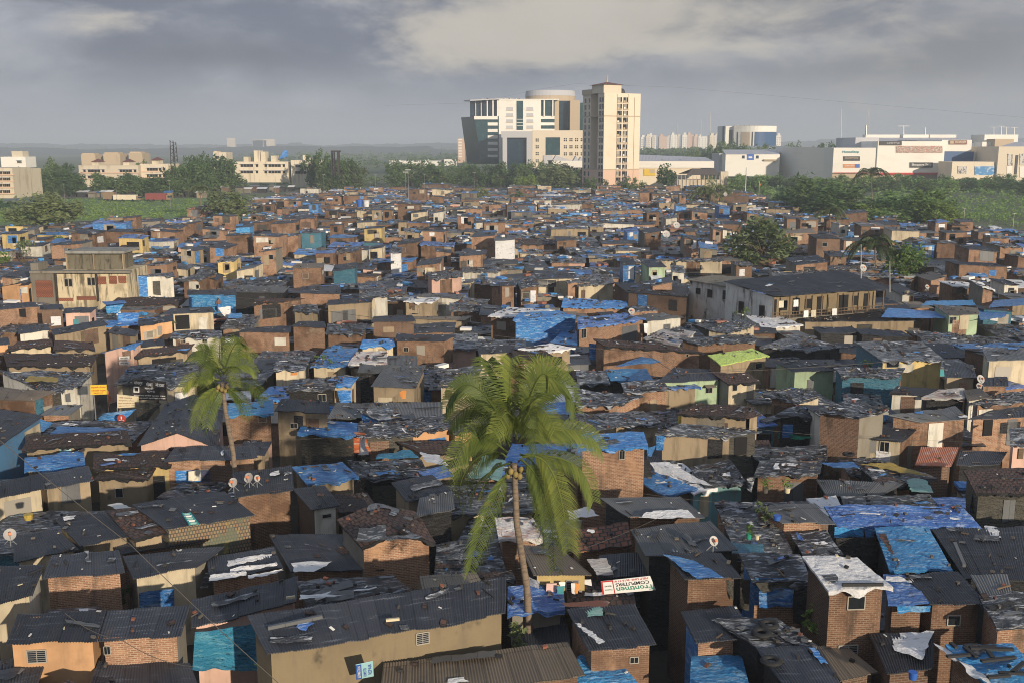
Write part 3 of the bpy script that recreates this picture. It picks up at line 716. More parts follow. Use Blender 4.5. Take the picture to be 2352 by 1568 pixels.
# distant facades: tile l,t,r,b wall roof
FAR = '''
O 1080,880,1248,968 yellow cor|O 165,1075,320,1268 brick cor|O 845,1085,1022,1195 brick pla|O 262,835,490,930 brick cor|O 365,795,658,882 brick cor
O 105,945,345,1020 brick cor|O 340,945,515,1035 brick pla|O 735,595,908,680 brick cor|O 905,592,1118,632 brick cor|O 450,1225,722,1345 brick corb|O 1710,1085,1860,1195 brick cor
O 1915,1115,2125,1225 brick cor|O 1575,1025,1880,1095 brick vio|O 1365,1010,1570,1080 brick cor|O 1535,1195,1755,1262 brick cor|O 2020,950,2230,1040 brick cor|O 2135,825,2335,905 brick pla
O 1980,705,2130,765 brick pla|O 1150,720,1245,790 tan cor|O 1245,720,1340,790 brick cor|O 1005,720,1110,805 cream pla|O 1495,740,1640,830 cream cor|O 1690,740,1785,815 white corl
O 1840,715,1985,770 cream cor|O 2060,830,2130,870 white cor|O 1020,825,1200,880 cream corl|O 780,850,905,905 brick cor|O 525,915,720,1000 teal pla|O 378,635,540,695 brick cor|O 195,668,302,745 brick cor
O 120,680,195,745 cream cor|O 85,765,195,820 brick pla|O 95,825,255,890 brick cor|O 595,668,690,740 blu cor|O 735,725,865,785 brick cor|O 650,1095,825,1160 brick vio|O 1120,1055,1255,1150 cream cor
O 1590,905,1790,975 brick cor|O 1905,775,2060,855 brick cor|O 1675,600,1790,655 brick cor|O 1375,665,1580,705 brick cor|O 1465,535,1640,640 brick cor|O 1680,540,1858,595 cream corl|O 2210,715,2335,785 cream pla
O 1040,1070,1120,1140 white cor|O 2285,1380,2420,1510 brick cor|O 805,1240,1020,1335 teal cor|O 1310,1090,1420,1180 wht pla|O 1380,825,1465,905 tan cor|O 1440,910,1590,990 tan plag|O 2230,980,2420,1045 wht corl
N 920,910,1265,1005 brick cor|N 1030,965,1252,1030 yellow vio|N 1315,875,1570,935 brick cor|N 1310,905,1540,965 brick cor|N 1585,840,1700,930 brick cor|N 1860,770,2040,815 brick cor|N 1935,795,2030,850 cream cor
N 1065,785,1200,835 brick cor|N 1975,940,2190,1030 brick cor|N 1765,890,1985,940 brick cor|N 1570,1065,1710,1180 tan cor|N 1708,1075,1825,1185 cream cor|N 1825,1050,1985,1160 brick cor|N 1270,990,1530,1025 white vio
N 610,925,830,1010 brick cor|N 170,1035,370,1095 white cor|N 430,1020,725,1085 brick cor|N 0,1320,250,1400 brick cor|N 800,835,1110,890 blu vio|N 80,1370,250,1480 peach cor|N 0,930,160,990 yellow cor|N 1895,1165,2060,1305 yellow pla
N 1590,1325,1785,1450 brick pla|N 1785,1320,1900,1370 brick cor|N 1480,1230,1640,1330 cream pla|N 1270,1195,1470,1250 brick pla|N 1110,1190,1260,1245 brick pla|N 2060,870,2200,930 lbl cor|N 2210,950,2340,1040 brick vio|N 2060,1240,2230,1300 cream corl
R 145,945,275,1005 brick cor|R 615,980,705,1045 brick cor|R 230,1180,395,1240 brick cor|R 605,1175,760,1275 brick cor|R 760,1175,960,1215 brick cor|R 570,1105,712,1170 blu corl|R 455,1245,605,1320 white plag|R 1250,1085,1420,1160 tan corl
R 1070,1060,1190,1105 cream cor|R 1085,1115,1225,1165 blu vio|R 1555,1235,1690,1290 brick pla|R 1410,1190,1555,1240 brick vio|R 0,1400,180,1500 blu vio|R 205,1410,420,1495 brick cor|R 670,1490,865,1560 brick cor|R 1005,1385,1120,1450 brick cor
R 2070,1270,2270,1385 brick corl|R 1880,1255,2060,1355 brick cor|R 1840,1420,2230,1568 brick corb|R 1125,1390,1250,1440 white cor|R 460,870,640,920 brick corl|R 290,960,400,1005 brick cor|R 985,950,1100,1000 brick cor
S 640,1195,910,1330 brick corl|S 960,1245,1270,1355 cream corl|S 0,1130,205,1230 brick corl|S 440,1060,720,1105 brick cor|S 1270,1395,1430,1525 blu cor|S 1430,1370,1650,1480 brick pla|S 1530,1265,1770,1355 brick cor|S 1770,1450,2090,1568 brick cor
S 455,1350,640,1440 brick cor|S 170,1325,440,1465 brickdark blk|S 1990,1320,2210,1390 brick pla|S 410,1185,515,1300 white cor|S 930,1355,1010,1460 brick cor|S 1420,1155,1560,1215 brick vio|S 1870,1255,2000,1330 brickdark cor|S 2100,1410,2352,1480 brick pla
H 360,170,535,225 brick pla|H 90,170,320,305 brick pla|H 1520,0,1690,112 mint cor|H 1285,-20,1415,35 blu cor|H 1050,80,1205,160 white plag|H 1550,150,1755,215 brick cor|H 1730,45,1860,145 white plag|I 480,160,600,215 brick pla|I 245,50,370,120 concrete blu
I 870,150,1090,205 brick cor|I 1090,105,1210,180 brick cor|I 1930,165,2260,210 brick cor|I 2220,290,2330,340 white cor|I 1745,250,1850,330 brick corb|I 2080,310,2165,420 brick wht|I 1880,300,2085,385 brick wht|I 1560,345,1655,400 white cor
'''
for line in SPEC.strip().split('\n'): parse_house(line)
FARDEF = []
for ent in FAR.strip().replace('\n', '|').split('|'):
    t, rc, wall, roof = ent.split()
    x0, y0, x1, y1 = map(float, rc.split(','))
    a, b = T(t, x0, y0), T(t, x1, y1)
    hv = R.uniform(5.0, 6.6)
    if wall in ('cream', 'white') and b[1] - a[1] < 30: hv = R.uniform(4, 5.2)
    p, q = PZ(a[0], a[1] + 1, hv), PZ(b[0], a[1] + 1, hv)
    zb = PY(a[0], b[1], p.y).z          # tall facades must stand high enough for their visible foot
    if zb < .2: hv += (.3 - zb) * .8; p, q = PZ(a[0], a[1] + 1, hv), PZ(b[0], a[1] + 1, hv)
    d = R.uniform(4.0, 6.0); sl = R.uniform(.0, .5); sk = R.uniform(-.8, .8)
    rs = R.uniform(-.3, .3); p.z += rs; q.z -= rs
    FARDEF.append(dict(c=[p, q, q + V3((sk, d, sl)), p + V3((sk, d, sl))], wall=wall, roof=roof, bot=b[1], rnd=1))
import numpy as np
# ------------------------------------------------------------------ filling the rest of the settlement in plan
CELL = 2.0; GW, GH = int(2352 / CELL), int(1568 / CELL)
def cells(poly):
    vs = [p[1] / CELL for p in poly]; out = []
    n = len(poly)
    for r in range(max(0, int(min(vs))), min(GH - 1, int(max(vs)) + 1) + 1):
        y = r + .5; xs = []
        for i in range(n):
            a, b = poly[i], poly[(i + 1) % n]; ya, yb = a[1] / CELL, b[1] / CELL
            if (ya <= y) != (yb <= y): xs.append((a[0] + (b[0] - a[0]) * (y - ya) / (yb - ya)) / CELL)
        if len(xs) >= 2:
            c0, c1 = max(0, int(min(xs))), min(GW, int(max(xs)) + 1)
            if c1 > c0: out.append((r, c0, c1))
    return out
def polys(c, bot=None):
    rp = [proj(p)[:2] for p in c]
    f = [proj(c[0]), proj(c[1])]
    if bot: w = [f[0][:2], f[1][:2], (f[1][0], bot), (f[0][0], bot)]
    else: w = [f[0][:2], f[1][:2], proj((c[1].x, c[1].y, 0))[:2], proj((c[0].x, c[0].y, 0))[:2]]
    return rp, w, min(f[0][2], f[1][2])
PROT = np.full((GH, GW), -1.0)
def protect(c, bot=None):
    zf = (c[0].z + c[1].z) / 2
    rp = [proj(p)[:2] for p in c]
    d = proj(c[0])[2]
    drop = lambda p: (p[0], bot) if bot else proj((p.x, p.y, p.z * .68))[:2]
    for pl in (rp, [rp[0], rp[1], (rp[1][0], bot) if bot else drop(c[1]), (rp[0][0], bot) if bot else drop(c[0])]):
        for r, a, b in cells(pl):
            s = PROT[r, a:b]; np.maximum(s, d, out=s)
OCC = {}
def occ_add(pts, pad=0):
    xs = [p[0] for p in pts]; ys = [p[1] for p in pts]
    for x in range(int(math.floor(min(xs))), int(math.floor(max(xs))) + 1):
        for y in range(int(math.floor(min(ys))), int(math.floor(max(ys))) + 1):
            if inside((x + .5, y + .5), pts): OCC[(x, y)] = 1
def inside(p, pts):
    r = False; n = len(pts); j = n - 1
    for i in range(n):
        (xi, yi), (xj, yj) = pts[i], pts[j]
        if (yi > p[1]) != (yj > p[1]) and p[0] < (xj - xi) * (p[1] - yi) / (yj - yi) + xi: r = not r
        j = i
    return r
for h in HOUSES: protect(h['c']); occ_add([(p.x, p.y) for p in h['c']])
for f in FARDEF: protect(f['c'], f['bot']); occ_add([(p.x, p.y) for p in f['c']])
for c, bt in (([PZ(*T('N', 262, 1262), 7), PZ(*T('N', 1138, 1262), 7), None, None], T('N', 0, 1500)[1]), ([PZ(*T('I', 405, 300), 7), PZ(*T('I', 1512, 314), 6.6), None, None], T('I', 0, 470)[1]), ([PZ(*T('I', 170, 258), 6.6), PZ(*T('I', 560, 322), 6.6), None, None], T('I', 0, 410)[1])):
    c[2] = c[1] + V3((0, 9, 0)); c[3] = c[0] + V3((0, 9, 0)); protect(c, bt); occ_add([(p.x, p.y) for p in c])
for t_, pts, z_ in (('A', ((1735, 1090), (2292, 1012), (2322, 1440), (1712, 1418)), 3.5), ('A', ((1240, 738), (1552, 702), (1556, 868), (1246, 886)), 3.2), ('C', ((1075, 612), (1515, 600), (1566, 776), (1090, 780)), 3.6), ('C', ((475, 600), (1000, 608), (965, 790), (470, 800)), 4.2), ('F', ((820, 200), (1510, 165), (1512, 430), (1060, 600), (820, 400)), 4), ('J', ((40, 620), (190, 620), (190, 790), (40, 790)), 4.5)):
    pp = [T(t_, *p) for p in pts]; d_ = proj(PZ(*pp[0], z_))[2]
    for r, a, b in cells(pp): s = PROT[r, a:b]; np.maximum(s, d_, out=s)
# the alley with the signboards, the yard of the old house and the tree feet stay open
for poly in ([('F', 700, 640), ('F', 1000, 640), ('F', 1010, 0), ('F', 900, 0)],):
    OP = [(p.x, p.y) for p in (PZ(*T(*q), 0.5) for q in poly)]
    occ_add(OP)
BND = [(0, 522), (180, 506), (430, 500), (470, 468), (600, 452), (690, 436), (900, 427), (1340, 429), (1700, 434), (1790, 462), (1840, 486), (2000, 500), (2200, 513), (2352, 527)]
def bnd(u):
    if u <= 0: return 522
    for (a, va), (b, vb) in zip(BND, BND[1:]):
        if u <= b: return va + (vb - va) * (u - a) / (b - a)
    return 527
def pick(tab):
    x = R.random() * sum(w for _, w in tab)
    for k, w in tab:
        x -= w
        if x <= 0: return k
    return tab[-1][0]
WT = [('brick', 52), ('brickdark', 8), ('cream', 9), ('tan', 9), ('concrete', 6), ('white', 4), ('blk', 3), ('teal', 2), ('yellow', 1.5), ('pink', 2), ('corl', 2), ('blu', 1.5), ('mint', 1)]
RT = [('cor', 24), ('pla', 30), ('plag', 18), ('corl', 11), ('blu', 8), ('vio', 4.5), ('wht', 5), ('tile', 8), ('corb', 6), ('rust', 1), ('lbl', 1)]
def try_house(X, Y, w, d, z, rot, slope):
    ca, sa = math.cos(rot), math.sin(rot)
    g = lambda x, y, zz: V3((X + x * ca - y * sa, Y + x * sa + y * ca, zz))
    pl = [g(-w / 2, 0, 0), g(w / 2, 0, 0), g(w / 2, d, 0), g(-w / 2, d, 0)]
    tot = hit = 0
    for i in range(int(w * 1.5) + 2):
        for j in range(int(d * 1.5) + 2):
            p = g(-w / 2 + w * i / (int(w * 1.5) + 1), d * j / (int(d * 1.5) + 1), 0); tot += 1
            if (math.floor(p.x), math.floor(p.y)) in OCC: hit += 1
    if hit > tot * .08: return None
    for zz in (z, z * .8, z * .62, 2.3):
        if zz < 2.2: break
        c = [g(-w / 2, 0, zz), g(w / 2, 0, zz), g(w / 2, d, zz + slope), g(-w / 2, d, zz + slope)]
        rp, wl, dep = polys(c); n = bad = 0
        for q in (rp, wl):
            for r, a, b in cells(q):
                n += b - a; bad += int((PROT[r, a:b] > dep + 1.0).sum())
        if n and bad <= max(2, .035 * n): return c
    return None
FILL = []
Y = 33.0
while Y < 545:
    half = .60 * Y + 8
    x = -half + R.uniform(-3, 0); big = 1.0 + max(0, (Y - 220) / 1100)
    rowd = R.uniform(4.6, 6.4)
    while x < half:
        w = (R.uniform(3.4, 7.5) if R.random() < .7 else R.uniform(7, 11)) * big
        X = x + w / 2; yy = Y + R.uniform(-1.1, 1.1)
        u, v, _ = proj((X, yy, 4))
        x += w + (R.uniform(.1, .5) if R.random() < .8 else R.uniform(1, 2.2))
        if v < bnd(u) or u < -280 or u > 2632: continue
        tall = R.random() < (.12 if Y > 120 else .06)
        z = R.uniform(4.0, 5.2) if tall else R.uniform(2.4, 3.6)
        c = try_house(X, yy, w, rowd * R.uniform(.85, 1.05), z, R.gauss(0, .10), R.uniform(-.25, .55))
        if c is None:
            c = try_house(X, yy, w * .62, rowd * .75, min(z, 3.4), R.gauss(0, .10), R.uniform(0, .4))
        if c is None: continue
        occ_add([(p.x, p.y) for p in c])
        for p in c: p.z += R.uniform(-.22, .22)
        FILL.append(dict(c=c, wall=pick(WT), roof=pick(RT), bot=None, rnd=1))
    Y += rowd * .62 if Y < 130 else rowd * .95 + (R.uniform(.5, 2.5) if R.random() < .4 else 0)
# second pass: small sheds in what is still open
for _ in range(5200):
    Y = 33 + (R.random() ** 2.0) * 400; X = R.uniform(-.52, .52) * Y
    u, v, _d = proj((X, Y, 3))
    if v < bnd(u): continue
    w, d = R.uniform(2.2, 4.2), R.uniform(2.2, 3.8)
    c = try_house(X, Y, w, d, R.uniform(2.6, 3.6) if Y < 140 else R.uniform(2.3, 3), R.gauss(0, .15), R.uniform(-.1, .35))
    if c is None: continue
    occ_add([(p.x, p.y) for p in c]); FILL.append(dict(c=c, wall=pick(WT), roof=pick(RT), bot=None, rnd=1))
# rank by what shows
ZB = np.full((GH, GW), 1e9); ID = np.full((GH, GW), -1, dtype=np.int32)
CAND = FARDEF + FILL
for i, e in enumerate([dict(c=h['c']) for h in HOUSES] + CAND):
    rp, wl, dep = polys(e['c'])
    for q in (rp, wl):
        for r, a, b in cells(q):
            s = ZB[r, a:b] > dep; ZB[r, a:b][s] = dep; ID[r, a:b][s] = i
cnt = np.bincount(ID[ID >= 0].ravel(), minlength=len(HOUSES) + len(CAND))
for e, k in zip(CAND, cnt[len(HOUSES):]): e['seen'] = int(k)
edge = lambda e: not -20 < proj(e['c'][0])[0] < 2372
CAND = [e for e in CAND if e['seen'] > 3 or edge(e)]
CAND.sort(key=lambda e: -e['seen'])
NIND = max(0, 318 - len(HOUSES))
print('HOUSES hand', len(HOUSES), 'far', len(FARDEF), 'fill', len(FILL), 'kept', len(CAND), 'individual', NIND)
for e in CAND[:NIND]:
    c = e['c']; near = proj(c[0])[1] > 560
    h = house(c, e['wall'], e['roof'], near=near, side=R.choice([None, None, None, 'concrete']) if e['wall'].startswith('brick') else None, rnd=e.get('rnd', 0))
    Yd = c[0].y
    if R.random() < .5 and e['wall'] not in ('teal', 'blu', 'wht', 'blk'):
        a, b = proj(c[0]), proj(c[1]); t = R.uniform(.3, .7)
        wu = a[0] + (b[0] - a[0]) * t; wv = a[1] + (b[1] - a[1]) * t + .8 / Yd * FP; ww = .45 / Yd * FP
        add_window(h, wu - ww, wv, wu + ww, wv + .8 / Yd * FP, near=near and Yd < 80)
mb = MB()
for e in CAND[NIND:]:
    house(e['c'], e['wall'], e['roof'], near=False, into=mb, rnd=e.get('rnd', 0))
    c = e['c']
    if R.random() < .6 and e['wall'] not in ('teal', 'blu', 'blk'):
        t = R.uniform(.15, .7); d = (c[1] - c[0]); L = d.length; d = d / L; n = V3((d.y, -d.x, 0)).normalized()
        o = c[0] + d * (L * t) + V3((0, 0, -1.7)); ee = V3((d.x, d.y, 0))
        mb.obox(o + ee * .4 + n * -.17, ee * .45, n * .04, V3((0, 0, .45)), R.choice(['void', 'void', 'frame', 'darkglass']), hoff())
if mb.f: tag(mb.build('distant_houses'), 'mass of small brick and sheet roofed houses farther back in the settlement', 'houses', kind='stuff')
# ------------------------------------------------------------------ litter lying on the roofs (uncountable)
mb = MB()
tot = 0
for (pt, n, W, D, kind, near, ex, ey) in ROOFS:
    mess = MESSY.get(kind, .2)
    k = int(W * D * (1.25 if near else .32) * (.35 + mess) * R.uniform(.4, 1.2))
    cl = [(R.random(), R.random()) for _ in range(4)]
    for _ in range(min(k, 110)):
        if tot > 34000: break
        a, b = R.uniform(.04, .96), R.uniform(.04, .96)
        if R.random() < .6: q = R.choice(cl); a, b = min(.97, max(.03, q[0] + R.gauss(0, .09))), min(.97, max(.03, q[1] + R.gauss(0, .07)))
        p = pt(a, b); s = R.random(); tot += 1
        q = R.uniform(0, 6.28); x = ex * math.cos(q) + ey * math.sin(q); y = ey * math.cos(q) - ex * math.sin(q)
        f = .58 if near else R.choice((1.0, 1.4, 2.0))
        if not near and R.random() < .35: dims, m = (R.uniform(.2, .5), R.uniform(.15, .35), R.uniform(.08, .2)), R.choice(['blk', 'plag', 'blu', 'wht', 'concrete', 'stone', 'lbl', 'rust', 'paper'])
        elif s < .46: dims, m = (R.uniform(.10, .2), R.uniform(.07, .12), .05), R.choice(['stone', 'blackbit', 'stone', 'blackbit', 'stone', 'stone', 'claybit'])
        elif s < .57: dims, m = (R.uniform(.2, .7), R.uniform(.02, .05), .03), R.choice(['wood', 'stone', 'blackbit', 'blackbit'])
        elif s < .80: dims, m = (R.uniform(.05, .2), R.uniform(.03, .1), .012), R.choice(['paper', 'paper', 'paper', 'dish', 'signcream'])
        else: dims, m = (R.uniform(.15, .4), R.uniform(.12, .3), .02), R.choice(['blackbit', 'plag', 'corl', 'tile'])
        mb.obox(p + n * (dims[2] + .03), x * dims[0] * f, y * dims[1] * f, n * dims[2], m, hoff())
        HID[0] -= 0
tag(mb.build('roof_litter'), 'loose bricks, stones, planks and scraps strewn over the shack roofs', 'litter', kind='stuff')
# ------------------------------------------------------------------ tarpaulins, cloths, boards and other single things
def cloth(name, rows_fn, nx, ny, m, label, cat, group=None, uo=None):
    mb = MB(); uo = hoff(); rows = []; uvs = []
    p00, p10, p01 = rows_fn(0, 0), rows_fn(1, 0), rows_fn(0, 1)
    W, D = (p10 - p00).length, (p01 - p00).length
    for j in range(ny + 1):
        rows.append([rows_fn(i / nx, j / ny) for i in range(nx + 1)]); uvs.append([(uo + W * i / nx, D * j / ny) for i in range(nx + 1)])
    mb.grid(rows, m, uvs)
    return tag(mb.build(name, smooth=True), label, cat, group)
def hang(t, tl, tr, br, bl, z, m, label, name='tarpaulin', cat='tarpaulin', fold=.09, out=.28, z2=None, group=None):
    a, b = PZ(*T(t, *tl), z), PZ(*T(t, *tr), z if z2 is None else z2)
    e = V3((b.x - a.x, b.y - a.y, 0)).normalized(); n = V3((e.y, -e.x, 0))
    def hit(uv):
        d = ray(*T(t, *uv)); k = ((a.x - CAM.x) * n.x + (a.y - CAM.y) * n.y) / (d.x * n.x + d.y * n.y)
        return CAM + d * k
    d0, c0 = hit(bl), hit(br); s = R.random() * 90
    def f(x, y):
        p = bil([a, b, c0, d0], x, y) + n * out
        L = (b - a).length
        w = fold * (.25 + y) * (math.sin(x * L * 5.2 + 2.2 * mnoise.noise(V3((x * L, s, y)))) * .6 + mnoise.noise(V3((x * L * 1.8 + s, y * 2.2, s))) * 1.3)
        edge = .05 * mnoise.noise(V3((x * L * 2, s, 3.3)))
        return p + n * w + V3((0, 0, edge if y in (0, 1) else 0))
    L = (b - a).length; H = (a - d0).length
    return cloth(name, f, max(6, min(60, int(L / .09))), max(4, min(24, int(H / .15))), m, label, cat, group)
def lay(t, q, z, m, label, name='tarpaulin', cat='tarpaulin', amp=.07, group=None, lift=.14, flap=0.0):
    zs = z if isinstance(z, (tuple, list)) else [z] * 4
    c = [PZ(*T(t, *p), k + lift) for p, k in zip(q, zs)]; s = R.random() * 90
    def f(x, y):
        p = bil(c, x, y)
        if flap and y == 0: p = p - V3((0, .05, flap))
        w = amp * (mnoise.noise(p * 1.1 + V3((s, 0, 0))) + .6 * mnoise.noise(p * 2.7 + V3((s, 0, 0))))
        ed = V3((.14 * mnoise.noise(V3((x * 9, y * 9, s))), .14 * mnoise.noise(V3((x * 7, s, y * 7))), 0)) if x in (0, 1) or y in (0, 1) else V3((0, 0, 0))
        return p + V3((0, 0, w)) + ed
    W = (c[1] - c[0]).length; D = (c[3] - c[0]).length
    return cloth(name, f, max(4, min(44, int(W / .16))), max(4, min(40, int(D / .16))), m, label, cat, group)
hang('A', (1735, 1090), (2292, 1012), (2322, 1440), (1712, 1418), 3.7, 'sky', 'big wrinkled light blue tarpaulin hanging as a wall near the bottom edge', fold=.12)
hang('A', (1240, 738), (1552, 702), (1556, 868), (1246, 886), 3.3, 'blu', 'blue tarpaulin sheet pinned below a cream wall, behind the light blue one')
hang('C', (475, 600), (580, 640), (545, 800), (470, 800), 4.4, 'wht', 'printed white plastic sheet hanging beside the yellow laundry house', out=.35)
lay('C', [(1930, 636), (2175, 628), (1905, 470), (1632, 416)], (5.65, 5.65, 5.85, 5.9), 'blu', 'bright blue tarpaulin strip slanting over a brick house roof edge')
lay('C', [(1045, 610), (1192, 600), (1128, 456), (952, 462)], (4.1, 4.1, 4.25, 4.25), 'whr', 'printed poster sheet of brown and blue spread on a black roof', amp=.02)
lay('C', [(1420, 98), (1930, 96), (1840, 20), (1480, 40)], (4.85, 4.85, 4.98, 4.98), 'wht', 'torn white sheet along the front of a grey tin roof')
lay('C', [(800, 105), (1070, 80), (960, 0), (780, 30)], 3.6, 'wht', 'white sheet laid over a roof just beyond the hanging palm fronds')
lay('C', [(960, 970), (1098, 960), (1080, 880), (930, 895)], 4.35, 'aqua', 'pale green board with a dark tear on a tiled roof')
lay('C', [(1065, 1215), (1115, 1195), (880, 1040), (845, 1040)], 4.4, 'wht', 'long twisted white rag trailing down the tiled roof')
lay('C', [(760, 895), (1145, 885), (1140, 840), (730, 850)], 3.75, 'rust', 'purple and red printed banner lying along a roof ridge')
lay('B', [(1705, 1392), (2275, 1330), (2270, 1270), (1710, 1340)], 3.75, 'corl', 'pale corrugated skylight panel on the brown roof at the bottom', 'roof_panel', 'panel', amp=.01)
for q, lab in (([(-270, 655), (60, 610), (50, 575), (-265, 600)], 'white plastic strip along the eave of the white striped roof'), ([(-80, 580), (330, 520), (325, 490), (-85, 545)], 'pale strip with a green stripe on the white striped roof'), ([(-110, 530), (280, 450), (270, 410), (-110, 475)], 'broad white strip near the ridge of the white striped roof'), ([(80, 640), (385, 565), (375, 545), (70, 600)], 'cream strip at the corner of the white striped roof')): lay('B', q, (3.75, 3.75, 3.85, 3.85), 'wht', lab, 'plastic_strip', 'plastic sheet', lift=.12)
lay('B', [(470, 572), (660, 572), (835, 488), (468, 490)], (3.72, 3.72, 3.8, 3.8), 'wht', 'white plastic strip at the eave of a black corrugated roof')
lay('B', [(530, 815), (700, 805), (945, 785), (540, 775)], 4.45, 'wht', 'cream tarpaulin edge folded over the curved plastic roof')
hang('B', (1600, 790), (1660, 860), (1655, 960), (1570, 955), 4.5, 'wht', 'bundled white cloth hanging from the corner of a brown tin roof', 'rag', 'cloth', .15)
lay('J', [(1060, 1285), (1670, 1250), (1420, 1120), (1080, 1160)], (5.25, 5.25, 5.5, 5.5), 'plag', 'silver grey plastic sheet sagging over a clay tile roof', amp=.14)
hang('G', (1045, 1360), (1135, 1365), (1200, 1560), (985, 1545), 4.75, 'orange', 'orange and white printed banner crumpled against a black sheeted wall', 'banner', 'banner', .2)
hang('G', (1115, 1370), (1180, 1410), (1215, 1568), (1090, 1560), 4.6, 'wht', 'white cloth hanging beside the crumpled orange banner', 'rag', 'cloth', .15, .4)
lay('J', [(1230, 530), (1620, 512), (1530, 445), (1245, 490)], 3.9, 'sky', 'light blue plastic roll lying between dark roofs', amp=.1)
lay('J', [(1690, 555), (1890, 590), (1800, 500), (1625, 460)], 4, 'wht', 'ragged white sheet running down a dark roof beside the palm')
lay('J', [(1700, 720), (1935, 690), (1850, 585), (1600, 640)], 4, 'vio', 'violet-blue sheet on a dark roof just beside the palm crown')
lay('K', [(270, 850), (480, 870), (520, 740), (380, 700)], 4, 'aqua', 'pale aqua sheet roof showing behind the palm crown')
hang('G', (880, 988), (1005, 985), (1010, 1100), (905, 1100), 4.2, 'blu', 'dark blue cloth curtain under a small blue roof')
hang('E', (1070, 296), (1265, 292), (1240, 436), (1070, 432), 4.4, 'blu', 'bright blue tarpaulin hung square in front of tan houses')
hang('E', (955, 215), (1130, 205), (1065, 300), (965, 300), 4.9, 'lbl', 'blue sheet draped over a house behind the hung square tarpaulin')
lay('E', [(955, 225), (1150, 210), (1130, 188), (920, 195)], 5, 'blu', 'blue roof sheet with bricks above the draped blue wall')
hang('F', (295, 600 - 725 + 470), (445, 300), (468, 470), (310, 500), 4.3, 'teal', 'teal blue sheet hung at the corner of a brick house by the alley')
lay('F', [(300, 640), (400, 640), (480, 560), (340, 530)], 3.2, 'lbl', 'bright blue awning sheet stretched over the alley mouth', amp=.12)
hang('F', (430, 590), (485, 580), (480, 660), (425, 680), 3, 'yel', 'yellow plastic sheet hanging below the blue alley awning')
lay('F', [(440, 680), (1190, 640), (1100, 610), (520, 600)], 3.9, 'blu', 'long faded blue sheet behind the brown tiled roof')
lay('F', [(880, 545), (1110, 545), (1240, 440), (930, 480)], (2.9, 2.9, 3.6, 3.6), 'blu', 'blue stall cover above a yellow printed banner')
hang('F', (890, 540), (1110, 560), (1100, 620), (950, 610), 3.1, 'yel', 'yellow banner with red print hung along the stall front', 'banner', 'banner')
hang('F', (1245, 370), (1480, 380), (1300, 600), (1240, 640), 4.3, 'olive', 'dark mesh curtain hanging below the black signboard')
hang('F', (1705, 990), (1818, 980), (1812, 1080), (1705, 1075), 3.7, 'cloth_cream', 'cream cloth square pegged on a brick wall', 'hung_cloth', 'cloth', .04)
lay('F', [(220, 190), (520, 195), (530, 155), (260, 140)], 4.35, 'yel', 'torn yellow tarpaulin spread on a dark roof near the alley')
lay('F', [(970, 1305), (1060, 1348), (1185, 1330), (1080, 1285)], 4, 'paper', 'plain white board lying flat on a dark roof', 'white_board', 'board', amp=.005)
hang('E', (1735, 142), (2028, 132), (1960, 238), (1735, 245), 5, 'lbl', 'light blue tarpaulin pulled aside at an open window with a man')
lay('E', [(2065, 345), (2190, 345), (2190, 300), (2075, 305)], 4, 'lbl', 'small bright blue roof sheet beside the white flapping cloth')
hang('E', (1960, 250), (2075, 235), (2070, 350), (2040, 355), 4.8, 'wht', 'white sheet flapping at the end of a cream house')
hang('N', (1200, 1315), (1240, 1315), (1240, 1480), (1205, 1480), 5.4, 'blu', 'narrow blue sheet at the corner of a white box house')
hang('H', (485, 442), (865, 440), (855, 578), (497, 628), 5.3, 'blu', 'huge blue tarpaulin wall covering a two storey shack front', fold=.18)
lay('H', [(1215, 900), (1715, 858), (1735, 765), (1575, 770)], (3.6, 3.6, 4.4, 4.2), 'blu', 'blue tarpaulin with bricks against a long brick house wall')
hang('H', (985, 690), (1125, 692), (1118, 845), (985, 835), 4.7, 'blu', 'flat blue sheet panel between black sheet walls')
hang('H', (1240, 720), (1350, 745), (1310, 800), (1245, 780), 4.6, 'wht', 'white cloth draped over a black wall corner beside the brick house', 'hung_cloth', 'cloth')
hang('H', (1468, 512), (1512, 508), (1505, 600), (1475, 600), 4.8, 'wht', 'pale curtain at the end of a violet roofed shack', 'hung_cloth', 'cloth')
lay('I', [(1425, 502), (1835, 508), (1850, 470), (1470, 440)], 4.2, 'blu', 'blue tarpaulin draped over the dark roof in front of the veranda building')
lay('I', [(1690, 425), (2040, 425), (2020, 390), (1720, 395)], 4.4, 'lbl', 'long bright blue tarpaulin behind a brown awning roof')
lay('I', [(2070, 520), (2230, 500), (2260, 450), (2040, 450)], 4.2, 'blu', 'blue tarpaulin sagging beside the mint house')
lay('I', [(2120, 440), (2400, 420), (2352, 380), (2160, 390)], 4.4, 'blu', 'wide blue sheet roof at the frame edge')
hang('L', (905, 385), (1018, 395), (1018, 488), (905, 485), 4.6, 'cloth_yellow', 'bright yellow curtain hanging at the corner of a tan house', 'curtain', 'curtain', .1)
hang('L', (1885, 568), (2210, 610), (2205, 632), (1880, 625), 2.9, 'green', 'emerald green sheet along the foot of a black wall')
hang('L', (415, 850), (600, 830), (620, 1000), (440, 1030), 5, 'blk', 'black plastic sheet hung on the side of the tall blue roofed house', fold=.15)
hang('L', (555, 720), (640, 690), (610, 800), (560, 800), 5.9, 'blu', 'blue tarpaulin corner hanging down a brick wall')
hang('L', (690, 582), (776, 590), (760, 735), (690, 735), 4.8, 'blu', 'blue panel sheet at the end of a black tarp shed')
hang('L', (1560, 985), (1645, 985), (1600, 1140), (1560, 1110), 4.1, 'plag', 'grey plastic sheet hanging off a brick wall end')
hang('L', (790, 610), (1385, 640), (1390, 760), (765, 745), 4.4, 'blk', 'black plastic curtain sagging below a tan beam', fold=.15)
